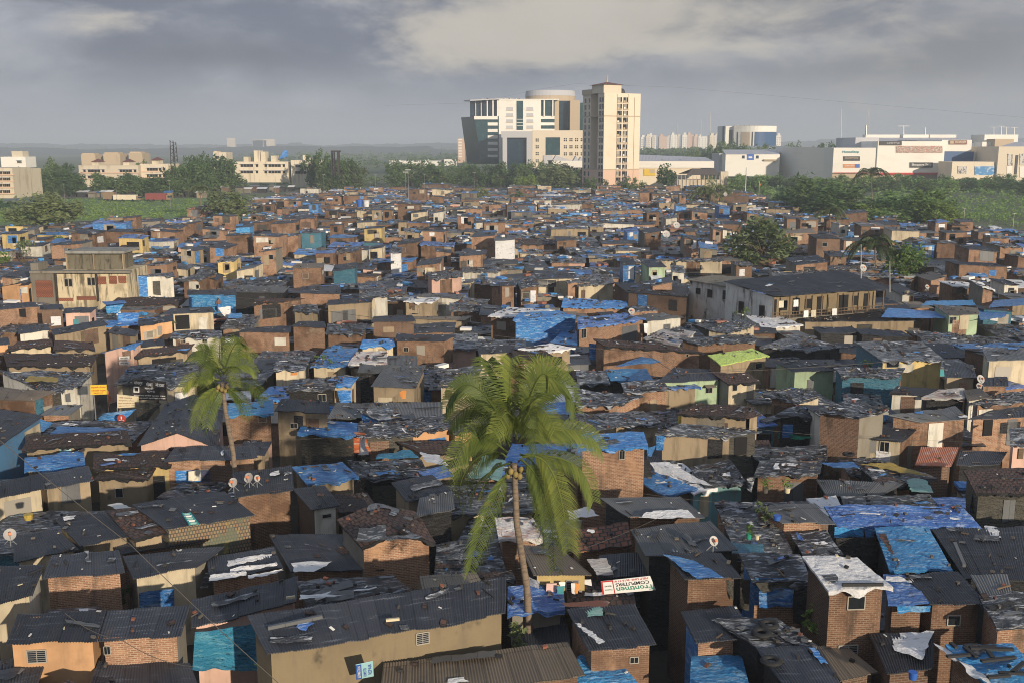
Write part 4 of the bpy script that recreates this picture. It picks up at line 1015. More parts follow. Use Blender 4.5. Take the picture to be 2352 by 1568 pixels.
hang('M', (590, 430), (865, 385), (760, 500), (590, 575), 5.6, 'lbl', 'bright blue tarpaulin slung between brick houses', fold=.16, z2=5)
lay('M', [(770, 405), (875, 400), (850, 365), (780, 375)], 5.6, 'signcream', 'cream board lying above the slung blue tarpaulin', 'board', 'board', amp=.01)
lay('M', [(1000, 965), (1290, 1005), (890, 872), (590, 880)], (3.95, 3.95, 4.15, 4.1), 'yel', 'mustard yellow sheet with dark patches on a flat plastic roof')
lay('M', [(1090, 1150), (1310, 1165), (1220, 1010), (1040, 1040)], 3.7, 'aqua', 'multicoloured plastic sheet beside the mustard yellow one')
lay('M', [(330, 920), (590, 925), (520, 860), (200, 870)], 4.0, 'blu', 'ragged blue sheet on the flat roof behind the mustard one')
hang('M', (1640, 1180), (1740, 1080), (1700, 1350), (1600, 1360), 4.2, 'blu', 'dark blue sheet at the corner of a brown tiled shack', z2=4.2)
hang('M', (1780, 1190), (2260, 1200), (2260, 1410), (1770, 1400), 4.1, 'olive', 'olive green tarpaulin sagging in swags under a tiled eave', fold=.22)
hang('M', (400, 35), (970, 60), (950, 180), (420, 170), 4.6, 'teal', 'long teal tarpaulin wall patched with lighter pieces', fold=.12)
hang('M', (590, 440), (600, 440), (600, 441), (591, 441), 5.0, 'blu', 'blue cord end') if False else None
hang('D', (288, 610), (560, 610), (545, 752), (290, 755), 4.9, 'blu', 'translucent blue sheet wall above bare brick', fold=.08)
hang('D', (545, 610), (695, 600), (690, 890), (545, 880), 4.9, 'blk', 'black sheet wall joined to the translucent blue one', fold=.06)
hang('D', (1350, 735), (1612, 738), (1600, 778), (1352, 795), 5.2, 'lbl', 'blue tarpaulin fringe hanging over a brick wall', fold=.08)
hang('D', (872, 140), (1098, 138), (1095, 218), (872, 222), 4.7, 'lbl', 'bright blue sheet band above a black tarp wall', fold=.08)
hang('D', (1110, 140), (1205, 150), (1190, 210), (1130, 225), 4.7, 'blu', 'small blue sheet flap beside the black tarp wall')
hang('D', (880, 225), (1230, 215), (1290, 490), (900, 380), 4.5, 'blk', 'tall black tarp wall between two blue roofs', fold=.15)
hang('D', (250, 560), (640, 540), (620, 600), (290, 620), 5.2, 'olive', 'grey tarp fringe hanging from a messy plastic roof', fold=.2, out=.4)
hang('D', (165, 530), (240, 540), (230, 775), (160, 760), 5, 'olive', 'long dark cloth strip hanging beside the brick house', fold=.1, out=.3)
hang('D', (50, 540), (105, 545), (105, 690), (60, 640), 5.4, 'olive', 'frayed dark rag hanging over brick', 'rag', 'rag', out=.35)
lay('D', [(1980, 1330), (2110, 1362), (1830, 1130), (1650, 1060)], 4.45, 'wht', 'heap of white sheeting and rags on the corner of a blue roof', amp=.2)
lay('D', [(1350, 1110), (1560, 1180), (1660, 965), (1325, 975)], 4.15, 'wht', 'white corrugated sheets weighted with stones on a dark roof')
lay('D', [(0, 360), (350, 375), (330, 290), (0, 270)], 4.5, 'teal', 'teal sheet over the edge of a dark plastic roof')
lay('D', [(1330, 360), (1340, 358), (1280, 200), (1220, 205)], 4.75, 'tilered', 'row of red clay tiles left on the blue roof slope', 'clay_tile_row', 'roof tiles', amp=.02)
lay('D', [(2060, 240), (2165, 240), (2150, 150), (2040, 150)], 4.5, 'wht', 'crumpled white cloth on a black roof')
lay('L', [(690, 975), (1265, 1110), (940, 940), (620, 870)], (3.5, 3.6, 3.9, 3.9), 'wht', 'broad white sheet with dark bricks beside a tilted blue roof')
hang('A', (1850, 560), (1890, 560), (1870, 690), (1790, 700), 3.8, 'plag', 'clear plastic sheets drooping from a white roof corner')
hang('I', (1440, 790), (1640, 800), (1625, 860), (1450, 830), 4.9, 'cloth_cream', 'cream cloth swag under the grey plastic roof', 'hung_cloth', 'cloth', .15)
LG = 'washing on the line of the yellow house'
for q, m, lab in ((((590, 640), (680, 640), (670, 738), (582, 735)), 'cloth_pink', 'pink cloth on the line of the yellow laundry house'), (((668, 665), (735, 660), (715, 735), (668, 730)), 'cloth_teal', 'teal shirt on the line of the yellow laundry house'), (((690, 632), (748, 630), (742, 668), (695, 672)), 'cloth_white', 'small white cloth on the line of the yellow laundry house'),
                  (((805, 640), (850, 640), (845, 735), (812, 728)), 'cloth_white', 'long white trousers on the line of the yellow laundry house'), (((850, 640), (905, 645), (885, 730), (850, 730)), 'cloth_orange', 'orange cloth on the line of the yellow laundry house'), (((935, 600), (1000, 605), (1010, 660), (935, 640)), 'cloth_white', 'white towel over the eave corner of the laundry house')):
    hang('C', *q, 4.3, m, lab, 'hung_garment', 'washing', .05, .5, group=LG)
LG = 'washing below the grey plastic roof'
for q, m, lab in ((((1680, 830), (1735, 832), (1735, 868), (1680, 868)), 'cloth_blue', 'blue striped towel below the yellow walled house'), (((1738, 832), (1775, 832), (1778, 868), (1740, 868)), 'cloth_red', 'red cloth between two towels below the yellow walled house'), (((1780, 830), (1825, 830), (1828, 875), (1782, 875)), 'cloth_teal', 'teal towel below the yellow walled house')):
    hang('I', *q, 4.1, m, lab, 'hung_towel', 'washing', .05, .4, group=LG)
LG = 'washing under the corrugated porch'
for q, m, lab in ((((1280, 965), (1335, 968), (1330, 1018), (1282, 1020)), 'cloth_teal', 'pale green shirt under a corrugated porch'), (((1445, 985), (1515, 988), (1510, 1062), (1448, 1060)), 'cloth_orange', 'mustard cloth under a corrugated porch'), (((360, 788), (405, 788), (400, 830), (362, 828)), 'cloth_yellow', 'ochre cloth hung on a cream wall'), (((470, 800), (530, 802), (528, 850), (472, 852)), 'cloth_orange', 'orange cloth hung on a cream wall')):
    hang('G', *q, 4.3, m, lab, 'hung_garment', 'washing', .05, .35, group=LG)
for q, m, lab in ((((570, 1180), (610, 1180), (610, 1230), (572, 1235)), 'cloth_orange', 'orange cloth on the terrace of the old stained building'), (((470, 1195), (530, 1198), (520, 1215), (475, 1215)), 'cloth_pink', 'pink cloth on the terrace of the old stained building')):
    hang('N', *q, 6.8, m, lab, 'hung_garment', 'washing', .05, -3, group='washing on the terrace')
# tyres, planks, pipes, ladder, buckets
def tyre(t, p, z, lab):
    c = PZ(*T(t, *p), z); mb = MB(); n = 20; r0, r1 = .30, .12
    rows = []
    for k in range(9):
        a = k * 2 * math.pi / 8
        rows.append([c + V3(((r0 + r1 * math.cos(a)) * math.cos(i * 2 * math.pi / n), (r0 + r1 * math.cos(a)) * math.sin(i * 2 * math.pi / n), .75 * r1 * math.sin(a) + .1)) for i in range(n + 1)])
    mb.grid(rows, 'rubber', [[(i, k) for i in range(n + 1)] for k in range(9)])
    tag(mb.build('tyre', smooth=True), lab, 'tyre', 'old tyres weighing down roofs')
for a in (('D', (378, 925), 4.75, 'old tyre near the top edge of a plastic roof at the lower edge'), ('D', (322, 990), 4.7, 'old tyre at the side of the same plastic roof, below the first one'), ('D', (395, 1208), 4.6, 'old tyre on the side sheet beside the corrugated slope'), ('M', (475, 800), 3.7, 'old tyre on a flat dark roof before the tin house'), ('F', (1830, 655), 4.6, 'bicycle sized tyre on the pitched roof by the alley')): tyre(*a)
def bar_thing(name, t, a, b, za, zb, w, m, lab, cat, group=None, h=None):
    mb = MB(); mb.bar(PZ(*T(t, *a), za), PZ(*T(t, *b), zb), w, m, h); tag(mb.build(name), lab, cat, group)
PL = [((1890, 1075), (2000, 1068)), ((1890, 1080), (1985, 1160)), ((1935, 1090), (2270, 1100)), ((2010, 1082), (2130, 1075)), ((2075, 1115), (2110, 1160)), ((2020, 1190), (2285, 1160)), ((1755, 1155), (1935, 1140)), ((2155, 1280), (2352, 1285)), ((2255, 1280), (2352, 1200)), ((2070, 1315), (2240, 1300)), ((1785, 1050), (1830, 1085))]
PD = ['shortest dark plank at the top of the light blue roof', 'plank lying askew near the top of the light blue roof', 'long thin plank across the top of the light blue roof', 'short thick plank near the top of the light blue roof', 'stubby plank in the middle of the light blue roof', 'heavy beam across the middle of the light blue roof', 'plank reaching over the white rags onto the blue roof', 'plank at the frame edge of the light blue roof', 'slanting plank at the frame edge of the light blue roof', 'plank low on the light blue roof', 'plank stub at the top corner of the light blue roof']
for (a, b), lab in zip(PL, PD): bar_thing('plank', 'D', a, b, 4.72, 4.72, .16, 'blackbit', lab, 'plank', 'planks weighing the light blue roof', .09)
bar_thing('pipe', 'D', (1815, 280), (1890, 455), 4.85, 4.7, .16, 'corl', 'grey plastic pipe lying down a black roof', 'pipe')
bar_thing('plank', 'D', (945, 600), (1262, 598), 6.55, 6.55, .12, 'blackbit', 'dark plank on the eave of the white weighted roof', 'plank')
bar_thing('plank', 'B', (1300, 1008), (1420, 996), 5.5, 5.5, .1, 'signcream', 'pale yellow batten on the long dark roof', 'plank')
bar_thing('plank', 'B', (412, 808), (492, 797), 4.1, 4.1, .1, 'signcream', 'pale batten on the pink house roof', 'plank')
bar_thing('gutter_pipe', 'B', (250, 1078), (735, 975), 5.55, 5.8, .14, 'corl', 'long grey pipe along the ridge of the long dark roof', 'pipe')
mb = MB()
lc = [PZ(*T('A', 1690, 155), 4.75), PZ(*T('A', 1765, 150), 4.75), PZ(*T('A', 1690, 50), 4.95), PZ(*T('A', 1625, 55), 4.95)]
mb.bar(lc[0], lc[3], .09, 'signteal'); mb.bar(lc[1], lc[2], .09, 'signteal')
for k in range(5):
    a = (k + .5) / 5; mb.bar(lc[0].lerp(lc[3], a), lc[1].lerp(lc[2], a), .10, 'inkwhite' if k % 2 else 'aqua')
tag(mb.build('ladder'), 'small teal and white ladder lying on a dark roof', 'ladder')
def bucket(t, p, z, m, lab, r=.16, h=.3, name='bucket', plant=False, cat=None):
    c = PZ(*T(t, *p), z); mb = MB(); mb.cyl(c, r * .8, c.z, c.z + h, m, 14, r)
    if plant:
        o = empty(name, c, lab, cat or name); o['_o'] = tuple(c); mb.build('pot', o); lb = MB(); leafcloud(lb, c + V3((0, 0, h + .22)), .28, .3, 40, .12, 'leafbright'); lb.build('leaves', o)
    else: tag(mb.build(name), lab, cat or name)
# ------------------------------------------------------------------ vegetation
def leafcloud(mb, c, rx, rz, n, s, m, rng=R, clumps=0, ry=None):
    """n leaf sprays of size s in an ellipsoid, gathered in clumps"""
    ry = ry or rx
    cl = []
    for _ in range(clumps or 1):
        while True:
            p = V3((rng.uniform(-1, 1), rng.uniform(-1, 1), rng.uniform(-.9, 1)))
            if .25 < p.length < 1: break
        cl.append((p, rng.uniform(.22, .42)))
    k = mb.slot(m)
    for i in range(n):
        if clumps:
            p, r = cl[rng.randrange(len(cl))]
            q = V3((rng.gauss(0, 1), rng.gauss(0, 1), rng.gauss(0, .8))); q = q.normalized() * r * (rng.random() ** .4)
            p = p + q
        else:
            p = V3((rng.gauss(0, .5), rng.gauss(0, .5), rng.gauss(0, .5)))
        pos = V3((c[0] + p.x * rx, c[1] + p.y * ry, c[2] + p.z * rz))
        d = V3((rng.gauss(0, 1), rng.gauss(0, 1), rng.gauss(0, .6))).normalized(); e = d.cross(V3((rng.gauss(0, 1), rng.gauss(0, 1), rng.gauss(0, 1)))).normalized()
        L = s * rng.uniform(.6, 1.4); w = L * .38
        b = len(mb.v)
        mb.v += [tuple(pos - d * L), tuple(pos + e * w), tuple(pos + d * L), tuple(pos - e * w)]
        mb.f.append((b, b + 1, b + 2, b + 3)); mb.mi.append(k); mb.uv += [(0, 0), (1, 0), (1, 1), (0, 1)]
def tree_meshes(h, w, leaf, n, s, seed, clumps=34, low=.28, trunk_r=None):
    rng = random.Random(seed); mb = MB(); r = trunk_r or h * .028
    top = V3((rng.uniform(-.06, .06) * h, 0, h * .55))
    mb.tube([V3((0, 0, -.3)), V3((0, 0, h * .15)), top * .6, top], [r * 1.3, r, r * .8, r * .45], 'trunk', 7)
    for k in range(6):
        a = k * 1.05 + rng.uniform(-.3, .3); b = V3((math.cos(a) * w * .36, math.sin(a) * w * .36, h * rng.uniform(.55, .85)))
        st = top * rng.uniform(.45, .85); mid = (st + b) / 2 + V3((0, 0, h * .03))
        mb.tube([st, mid, b], [r * .5, r * .32, r * .12], 'trunk', 5)
    cb = MB(); leafcloud(cb, (0, 0, h * (low + 1) / 2), w / 2, h * (1 - low) / 2, n, s, leaf, rng, clumps)
    return mb, cb
TREEPROTO = {}
def tree(u, v0, v1, wpx, leaf, label, n=1500, group=None, Y=None, kind=0, low=.28, name='broadleaf_tree', clumps=34, s=None):
    """crown top at v0, foot at v1 (frame), width wpx"""
    p = PZ(u, v1, 0) if Y is None else V3((PY(u, v1, Y).x, Y, 0))
    h = PY(u, v0, p.y).z; w = wpx / FP * p.y
    key = (leaf, kind, n, low, clumps)
    if key not in TREEPROTO:
        tb, cb = tree_meshes(10, 9, leaf, n, s or .55, hash(key[1]) + 5 + len(TREEPROTO), clumps, low)
        TREEPROTO[key] = None
        o = empty(name, (0, 0, 0), label, 'tree', group); o['_o'] = (0, 0, 0)
        tb.build('trunk', o); cb.build('crown', o); TREEPROTO[key] = o
    else:
        o = copy_tree(TREEPROTO[key]); tag(o, label, 'tree', group)
        o.name = name
        if group is None and 'group' in o: del o['group']
    o.location = p; o.scale = (w / 9, w / 9, h / 10); o.rotation_euler = (0, 0, R.uniform(0, 6.28))
    return o
def frond(mb, pts, n=46, leaf=1.0, wid=.045, m='palmleaf', droop=.75, rng=R, tw=0.0):
    P = [V3(p) for p in pts]
    def bez(t):
        Q = P[:]
        while len(Q) > 1: Q = [a.lerp(b, t) for a, b in zip(Q, Q[1:])]
        return Q[0]
    ax = [bez(i / 14) for i in range(15)]
    mb.tube(ax, [.05 * (1 - .85 * i / 14) + .004 for i in range(15)], m, 4)
    k = mb.slot(m)
    for i in range(n):
        t = .14 + .86 * (i + rng.random() * .5) / n
        o = bez(min(t, 1)); d = (bez(min(1, t + .03)) - bez(t - .03)).normalized()
        sd = d.cross(V3((0, 0, 1)))
        if sd.length < .15: sd = V3((1, .3, 0))
        sd.normalize(); up = sd.cross(d); sd, up = sd * math.cos(tw) + up * math.sin(tw), up * math.cos(tw) - sd * math.sin(tw)
        L = leaf * (.35 + .65 * math.sin(math.pi * min(1, (t - .1) * 1.02)) ** .6) * rng.uniform(.85, 1.1)
        for sg in (-1, 1):
            dr = V3((0, 0, -1)); d1 = (sd * sg * .9 + d * .62 + up * .3 + dr * droop * .25).normalized(); d2 = (sd * sg * .6 + d * .5 + dr * droop * (1.0 + .5 * rng.random())).normalized()
            a0, a1 = o, o + d1 * L * .5; a2 = a1 + d2 * L * .5
            wv = (d * .75 + up * .3).normalized() * wid
            b = len(mb.v)
            mb.v += [tuple(a0 - wv * .6), tuple(a0 + wv * .6), tuple(a1 + wv), tuple(a1 - wv), tuple(a2)]
            mb.f += [(b, b + 1, b + 2, b + 3), (b + 3, b + 2, b + 4)]; mb.mi += [k, k]; mb.uv += [(0, 0)] * 7
def face_twist(c):
    """roll of a frond: real fronds roll so that one face catches the light; keep them between flat and edge-on to the sun side"""
    d = (c[-1] - c[1]).normalized(); sd = d.cross(V3((0, 0, 1)))
    if sd.length < .1: sd = V3((1, 0, 0))
    sd.normalize(); up = sd.cross(d); sv = V3((.25, -.93, .3)).normalized(); want = R.uniform(.15, .5)
    return min([k * .15 for k in range(-10, 11)], key=lambda w: abs(abs((sd * math.cos(w) + up * math.sin(w)).dot(sv)) - want) + R.random() * .05)
def big_palm(t, Y, trunk, crown, fronds, label, leaf=1.1):
    """trunk and frond control points measured in frame tile t, each frond with its own depth swing"""
    base = PY(*T(t, *trunk[0]), Y); base.z = 0
    o = empty('coconut_palm', base, label, 'palm tree'); o['_o'] = tuple(base)
    tp = [base] + [PY(*T(t, *q), Y) for q in trunk[1:]]
    mb = MB(); fine = []
    for a, b in zip(tp, tp[1:]):
        for k in range(6): fine.append(a.lerp(b, k / 6))
    fine.append(tp[-1])
    rs = [.165 - .05 * i / len(fine) + (.010 if i % 2 else 0) for i in range(len(fine))]; rs[0] = .24
    mb.tube(fine, rs, 'bark', 10); mb.build('trunk', o, smooth=True)
    for pts, dy in fronds:
        n = len(pts); fb = MB()
        c = [PY(*T(t, *q), Y + dy * (i / (n - 1)) + (.15 if dy > 0 else -.15)) for i, q in enumerate(pts)]
        # the measured points lie on the curve: push the inner controls outward
        if n == 4:
            c1 = c[1] * 1.5 - (c[0] + c[3]) * .0 - c[1] * .5; 
            m1, m2 = c[1], c[2]
            b1 = (m1 * 18 - m2 * 9 - c[0] * 5 + c[3] * 2) / 6; b2 = (m2 * 18 - m1 * 9 - c[3] * 5 + c[0] * 2) / 6
            c = [c[0], c[0].lerp(b1, .85) if False else b1, b2, c[3]]
        L = sum((b - a).length for a, b in zip(c, c[1:]))
        frond(fb, c, n=int(12 + L * 12), leaf=leaf, m='palmleaf', wid=.025, droop=.42, tw=face_twist(c)); fb.build('frond', o)
    cc = tp[-1]
    for k in range(9):
        a = k * .7; nb = MB(); q = cc + V3((math.cos(a) * .3, math.sin(a) * .3 - .1, -.25 - .12 * (k % 3)))
        rows = [[q + V3((.13 * math.sin(j * math.pi / 5) * math.cos(i * math.pi / 4), .13 * math.sin(j * math.pi / 5) * math.sin(i * math.pi / 4), .16 * math.cos(j * math.pi / 5))) for i in range(9)] for j in range(6)]
        nb.grid(rows, 'coconut', [[(k * 100 + i * .1, j * .1) for i in range(9)] for j in range(6)]); nb.build('coconut', o, smooth=True)
    return o
big_palm('K', 42.5, [(690, 1960), (655, 1568), (588, 1150), (572, 760)], None, [
    ([(540, 650), (400, 340), (250, 250), (125, 400)], 1.0), ([(530, 690), (400, 600), (270, 610), (140, 810)], -1.2), ([(520, 720), (400, 690), (260, 800), (215, 1030)], 1.6),
    ([(545, 790), (450, 960), (350, 1200), (278, 1460)], -1.6), ([(570, 560), (550, 360), (545, 210), (550, 75)], .8), ([(555, 520), (490, 290), (440, 170), (395, 90)], 1.5),
    ([(600, 540), (680, 320), (740, 190), (800, 200)], -.6), ([(600, 560), (720, 330), (860, 230), (978, 430)], .4), ([(625, 560), (680, 420), (750, 400), (840, 540)], -1.6),
    ([(640, 640), (800, 560), (990, 550), (1145, 670)], 1.2), ([(640, 700), (840, 720), (1000, 800), (1090, 1010)], -.4), ([(625, 720), (790, 770), (880, 1000), (935, 1330)], -1.4),
    ([(610, 730), (720, 850), (800, 1080), (838, 1460)], -.9), ([(600, 520), (650, 290), (760, 140), (930, 170)], 2.0), ([(545, 760), (440, 800), (380, 880), (330, 1010)], 2.0),
    ([(585, 580), (610, 450), (650, 420), (700, 560)], -2.2), ([(545, 600), (430, 420), (300, 380), (150, 500)], 2.2), ([(555, 560), (450, 370), (360, 260), (250, 250)], 2.0),
    ([(590, 600), (560, 480), (520, 430), (440, 560)], -2.0), ([(610, 700), (700, 760), (740, 900), (760, 1180)], 1.6), ([(575, 540), (520, 380), (470, 280), (380, 230)], 2.4), ([(610, 600), (700, 520), (800, 500), (930, 600)], 2.4), ([(550, 620), (460, 540), (360, 520), (230, 640)], -.6), ([(600, 620), (650, 540), (690, 560), (720, 700)], -1.8)], 'large coconut palm with drooping fronds rising from the roofs at the bottom', 1.15)
big_palm('E', 62, [(2150, 1900), (2110, 1560), (2040, 1180), (2010, 920)], None, [
    ([(2010, 850), (1990, 740), (1985, 640), (1990, 530)], .6), ([(1990, 850), (1900, 770), (1800, 690), (1700, 720)], 1.0), ([(1980, 900), (1880, 880), (1740, 890), (1640, 1010)], -1), ([(1980, 940), (1900, 1020), (1810, 1130), (1755, 1340)], -1.2),
    ([(1990, 960), (1960, 1050), (1900, 1180), (1868, 1370)], -.5), ([(2040, 850), (2130, 790), (2220, 770), (2320, 840)], .8), ([(2040, 830), (2110, 720), (2200, 650), (2310, 700)], 1.6), ([(2050, 900), (2160, 920), (2280, 950), (2400, 1090)], -1),
    ([(2040, 940), (2110, 1010), (2190, 1090), (2250, 1270)], .6), ([(2025, 840), (2070, 700), (2130, 580), (2210, 590)], -.8), ([(1995, 840), (1930, 720), (1870, 640), (1790, 630)], 1.6), ([(1995, 900), (1900, 930), (1800, 1010), (1720, 1160)], 1.6), ([(2020, 860), (2060, 800), (2100, 820), (2140, 960)], -1.6), ([(2000, 870), (1960, 800), (1900, 800), (1840, 930)], -1.6)], 'smaller coconut palm beside the black signboard', .9)
def gen_palm(t, cx, cy, base, Rm, label, Y=None, nf=15, m='palmleaffar', dead=0):
    u, v = T(t, cx, cy); ub, vb = T(t, *base)
    p = PZ(ub, vb, 0) if Y is None else V3((PY(ub, vb, Y).x, Y, 0))
    c = PY(u, v, p.y)
    o = empty('coconut_palm', p, label, 'palm tree', 'coconut palms among the far houses'); mb = MB()
    mb.tube([p, p.lerp(c, .5) + V3((.2, 0, 0)), c], [.24, .18, .14], 'bark', 8); mb.build('trunk', o)
    cb = MB()
    for k in range(nf):
        a = k * 2.4 + R.uniform(-.2, .2); e = R.uniform(.05, 1.35); d = V3((math.cos(a), math.sin(a), 0)); L = Rm * R.uniform(.85, 1.1)
        m1 = c + d * L * .35 * math.cos(e) + V3((0, 0, L * .55 * math.sin(e) + .1 * L)); m2 = c + d * L * .8 * (math.cos(e) + .15) + V3((0, 0, L * .5 * math.sin(e))); m3 = c + d * L * (math.cos(e) * .8 + .3) + V3((0, 0, -L * (.65 - .75 * math.sin(e))))
        frond(cb, [c, m1, m2, m3], 26, leaf=Rm * .3, wid=.11, m=m, droop=.9)
    cb.build('crown', o)
    return o
gen_palm('R', 915, 970, (915, 1250), 6.0, 'coconut palm standing among far roofs below the thatched hut')
gen_palm('S', 745, 680, (757, 1040), 7.8, 'tall dark coconut palm in front of the white shopping centre')
gen_palm('S', 310, 1080, (300, 1330), 5.0, 'small coconut palm at the edge of the mangrove beside brick houses')
gen_palm('I', 1385, 50, (1385, 330), 4.6, 'coconut palm next to the bright round tree behind the veranda building')
gen_palm('N', 1755, 560, (1760, 800), 4.6, 'coconut palm at the field edge near a steel frame')
gen_palm('R', 190, 745, (190, 880), 3.4, 'palm at the foot of the beige tower')
# single trees: u, top v, foot v, width, leaf, label
tree(104, 441, 540, 152, 'leafolive', 'broad olive tree at the edge of the green field', 2600, kind=1, low=.12, clumps=46, s=.42)
tree(531, 434, 520, 104, 'leafolive', 'round olive tree beside the field and a coconut palm', 2600, kind=1, low=.12, clumps=46, s=.42)
tree(1746, 505, 640, 152, 'leafolive', 'round olive tree standing among houses, behind the veranda building', 2600, kind=2, low=.15, clumps=46, s=.42)
tree(2074, 555, 668, 96, 'leafbright', 'bright green bushy tree behind the veranda building', 2200, kind=3, low=.1, clumps=30, s=.42)
tree(1530, 379, 445, 46, 'leafdark', 'dark round tree in front of the cream warehouse', 1500, kind=4, low=.12, clumps=30)
tree(1278, 377, 448, 88, 'leafolive', 'drooping willowy tree beside the beige tower', 2600, kind=1, low=.05, clumps=46, s=.42)
tree(1212, 400, 450, 50, 'leafbright', 'bright green tree next to the willowy one', 2200, kind=3, low=.1, clumps=30, s=.42)
tree(1640, 415, 480, 70, 'leafolive', 'dull olive tree behind a far coconut palm', 2600, kind=2, low=.1, clumps=46, s=.42)
tree(1188, 440, 478, 44, 'leafolive', 'small olive tree among the far roofs', 1500, kind=4, low=.05, clumps=30)
tree(1105, 432, 470, 46, 'leafolive', 'pale olive tree among far roofs left of the willowy one', 1500, kind=4, low=.05, clumps=30)
tree(12, 576, 640, 70, 'leafbright', 'sparse tree with bare branches at the frame edge by the old building', 500, kind=5, low=.4, clumps=9)
tree(57, 548, 640, 60, 'leafolive', 'nearly bare crooked tree beside the old stained building', 160, kind=6, low=.5, clumps=6)
tree(143, 536, 570, 34, 'leafbright', 'small bright green bush tree among far houses', 1500, kind=7, low=.0, clumps=20)
for i, (u, a, b, w) in enumerate([(1860, 405, 500, 130), (1930, 432, 510, 150), (1995, 470, 515, 110), (2060, 445, 512, 130), (2125, 440, 520, 120), (1820, 440, 492, 100), (1900, 470, 512, 110), (2030, 480, 520, 110), (2160, 470, 525, 80)]):
    tree(u, a, b, w, ['leafdark', 'leafdark', 'mangrove'][i % 3] if u < 1960 else ['leafbright', 'mangrove'][i % 2], 'tree in the dense dark clump between the houses and the shopping centre', 1900, 'trees of the dense clump before the shopping centre', kind=8 + i % 2, low=.02, clumps=50, s=.5)
G1 = 'trees along the road beyond the field'
for i in range(20):
    u = 62 + i * 9 + R.uniform(-5, 5)
    if 180 < u < 232: continue
    tree(u, R.uniform(388, 412), 452, R.uniform(42, 66), 'leafdark', 'dark green tree in the roadside row before the cream apartment block', 1500, G1, kind=10 + i % 3, low=.06, clumps=36)
for i in range(26):
    u = 232 + i * 12 + R.uniform(-5, 5); top = R.uniform(398, 414) if u < 525 else R.uniform(390, 405)
    if 392 < u < 525: top = R.uniform(362, 396)
    tree(u, top, 452 if u < 470 else 442, R.uniform(44, 64), 'leafdark', 'dark green tree in the roadside row before the cream apartment block' if u < 395 else 'tall dark green tree between the two apartment blocks' if u < 530 else 'dark green tree before the white apartment block', 1500, G1 if u < 395 else 'trees between the apartment blocks' if u < 530 else 'trees before the white apartment block', kind=10 + i % 3, low=.06, clumps=36)
for i in range(7):
    u = 742 + i * 13; tree(u, R.uniform(368, 385), 440, R.uniform(34, 50), 'leafdark' if i % 3 else 'leafolive', 'tree beside the dark twin column tower', 1500, 'trees beside the dark twin column tower', kind=10 + i % 3, low=.05, clumps=36)
for i, (u, v) in enumerate(((452, 352), (470, 358), (515, 362), (715, 352), (740, 350), (335, 372), (150, 372), (125, 368))):
    tree(u, v, 440, 46, 'leafdark', 'tall tree rising above the apartment blocks', 1500, 'trees rising above the apartment blocks', kind=10 + i % 3, low=.1, clumps=36, Y=560)
for i in range(22):
    u = 905 + i * 22 + R.uniform(-8, 8); Y = R.uniform(590, 680)
    tree(u, R.uniform(370, 386), 440, R.uniform(40, 60), 'leafdark', 'dark tree in the belt before the glass office complex', 1500, 'trees in the belt before the office complex', kind=10 + i % 3, low=.02, clumps=36, Y=Y)
for i in range(34):
    u = 1690 + i * 20.5 + R.uniform(-8, 8)
    tree(u, R.uniform(400, 414), 450, R.uniform(40, 64), 'leafdark' if i % 2 else 'mangrove', 'dark tree in the belt before the shopping centre', 1500, 'trees in the belt before the shopping centre', kind=10 + i % 3, low=.02, clumps=36, Y=R.uniform(500, 600))
for i in range(20):
    u = 1595 + i * 17 + R.uniform(-6, 6)
    tree(u, R.uniform(326, 345) if u > 1640 else R.uniform(345, 358), 400, R.uniform(34, 54), 'leafdark', 'dark tree on the rise below the oval glass building', 1500, 'trees below the oval glass building', kind=10 + i % 3, low=.02, clumps=36, Y=R.uniform(820, 950))
for i, (u, w) in enumerate(((1360, 30), (1385, 24), (1420, 34), (1450, 30), (1345, 26), (1472, 30))):
    tree(u, 408 + (i % 3) * 5, 446, w, 'leafdark', 'bush at the foot of the beige tower', 1500, 'bushes at the foot of the beige tower', kind=10 + i % 3, low=.02, clumps=36, Y=530, name='bush')
# low growth: mangrove and marsh that nobody could count
mb = MB(); rng = random.Random(5)
def bushes(n, uf, vf, r, hgt, m, k):
    for _ in range(n):
        u = rng.uniform(*uf); v = rng.uniform(*vf) if not callable(vf) else vf(u)
        p = PZ(u, v, 0); s = p.y / 400
        leafcloud(mb, (p.x, p.y, hgt * .4), r * rng.uniform(.7, 1.4), hgt * rng.uniform(.5, 1.0), k, .5 * max(.7, s), m, rng, 4)
bushes(560, (1740, 2440), lambda u: rng.uniform(432, max(440, bnd(u) - 3)), 4.5, 2.6, 'mangrove', 46)
bushes(90, (1560, 1800), (418, 436), 4, 2.4, 'mangrove', 40)
bushes(60, (1330, 1500), (428, 436), 3, 2, 'leafdark', 40)
bushes(120, (600, 1340), (412, 430), 4.5, 2.6, 'leafdark', 40)
tag(mb.build('undergrowth'), 'dense low green mangrove scrub beyond the houses', 'scrub', kind='stuff')
mb = MB()
for _ in range(300):
    u = rng.uniform(560, 1700); v = 336 + (rng.random() ** 1.3) * 40 + 14; p = PZ(u, v, 0)
    leafcloud(mb, (p.x, p.y, 4), 14 * p.y / 1200, 5, 30, 2.2 * p.y / 1200, 'leafdark', rng, 4)
for _ in range(170):
    u = rng.uniform(1470, 1680); Y = rng.uniform(1350, 1750); x = (u - U0) / FP * Y; leafcloud(mb, (x, Y, 9), 22, 11, 60, 3.2, 'leafdark', rng, 6)
for _ in range(360):
    u = rng.uniform(-100, 2450); v = rng.uniform(344, 352); p = PZ(u, v, 0)
    leafcloud(mb, (p.x, p.y, 5), 60, 12, 24, 9, 'leafdark', rng, 5)
tag(mb.build('far_woods'), 'far flat woodland and mangrove fading into haze below the hills', 'woods', kind='stuff')
mb = MB()
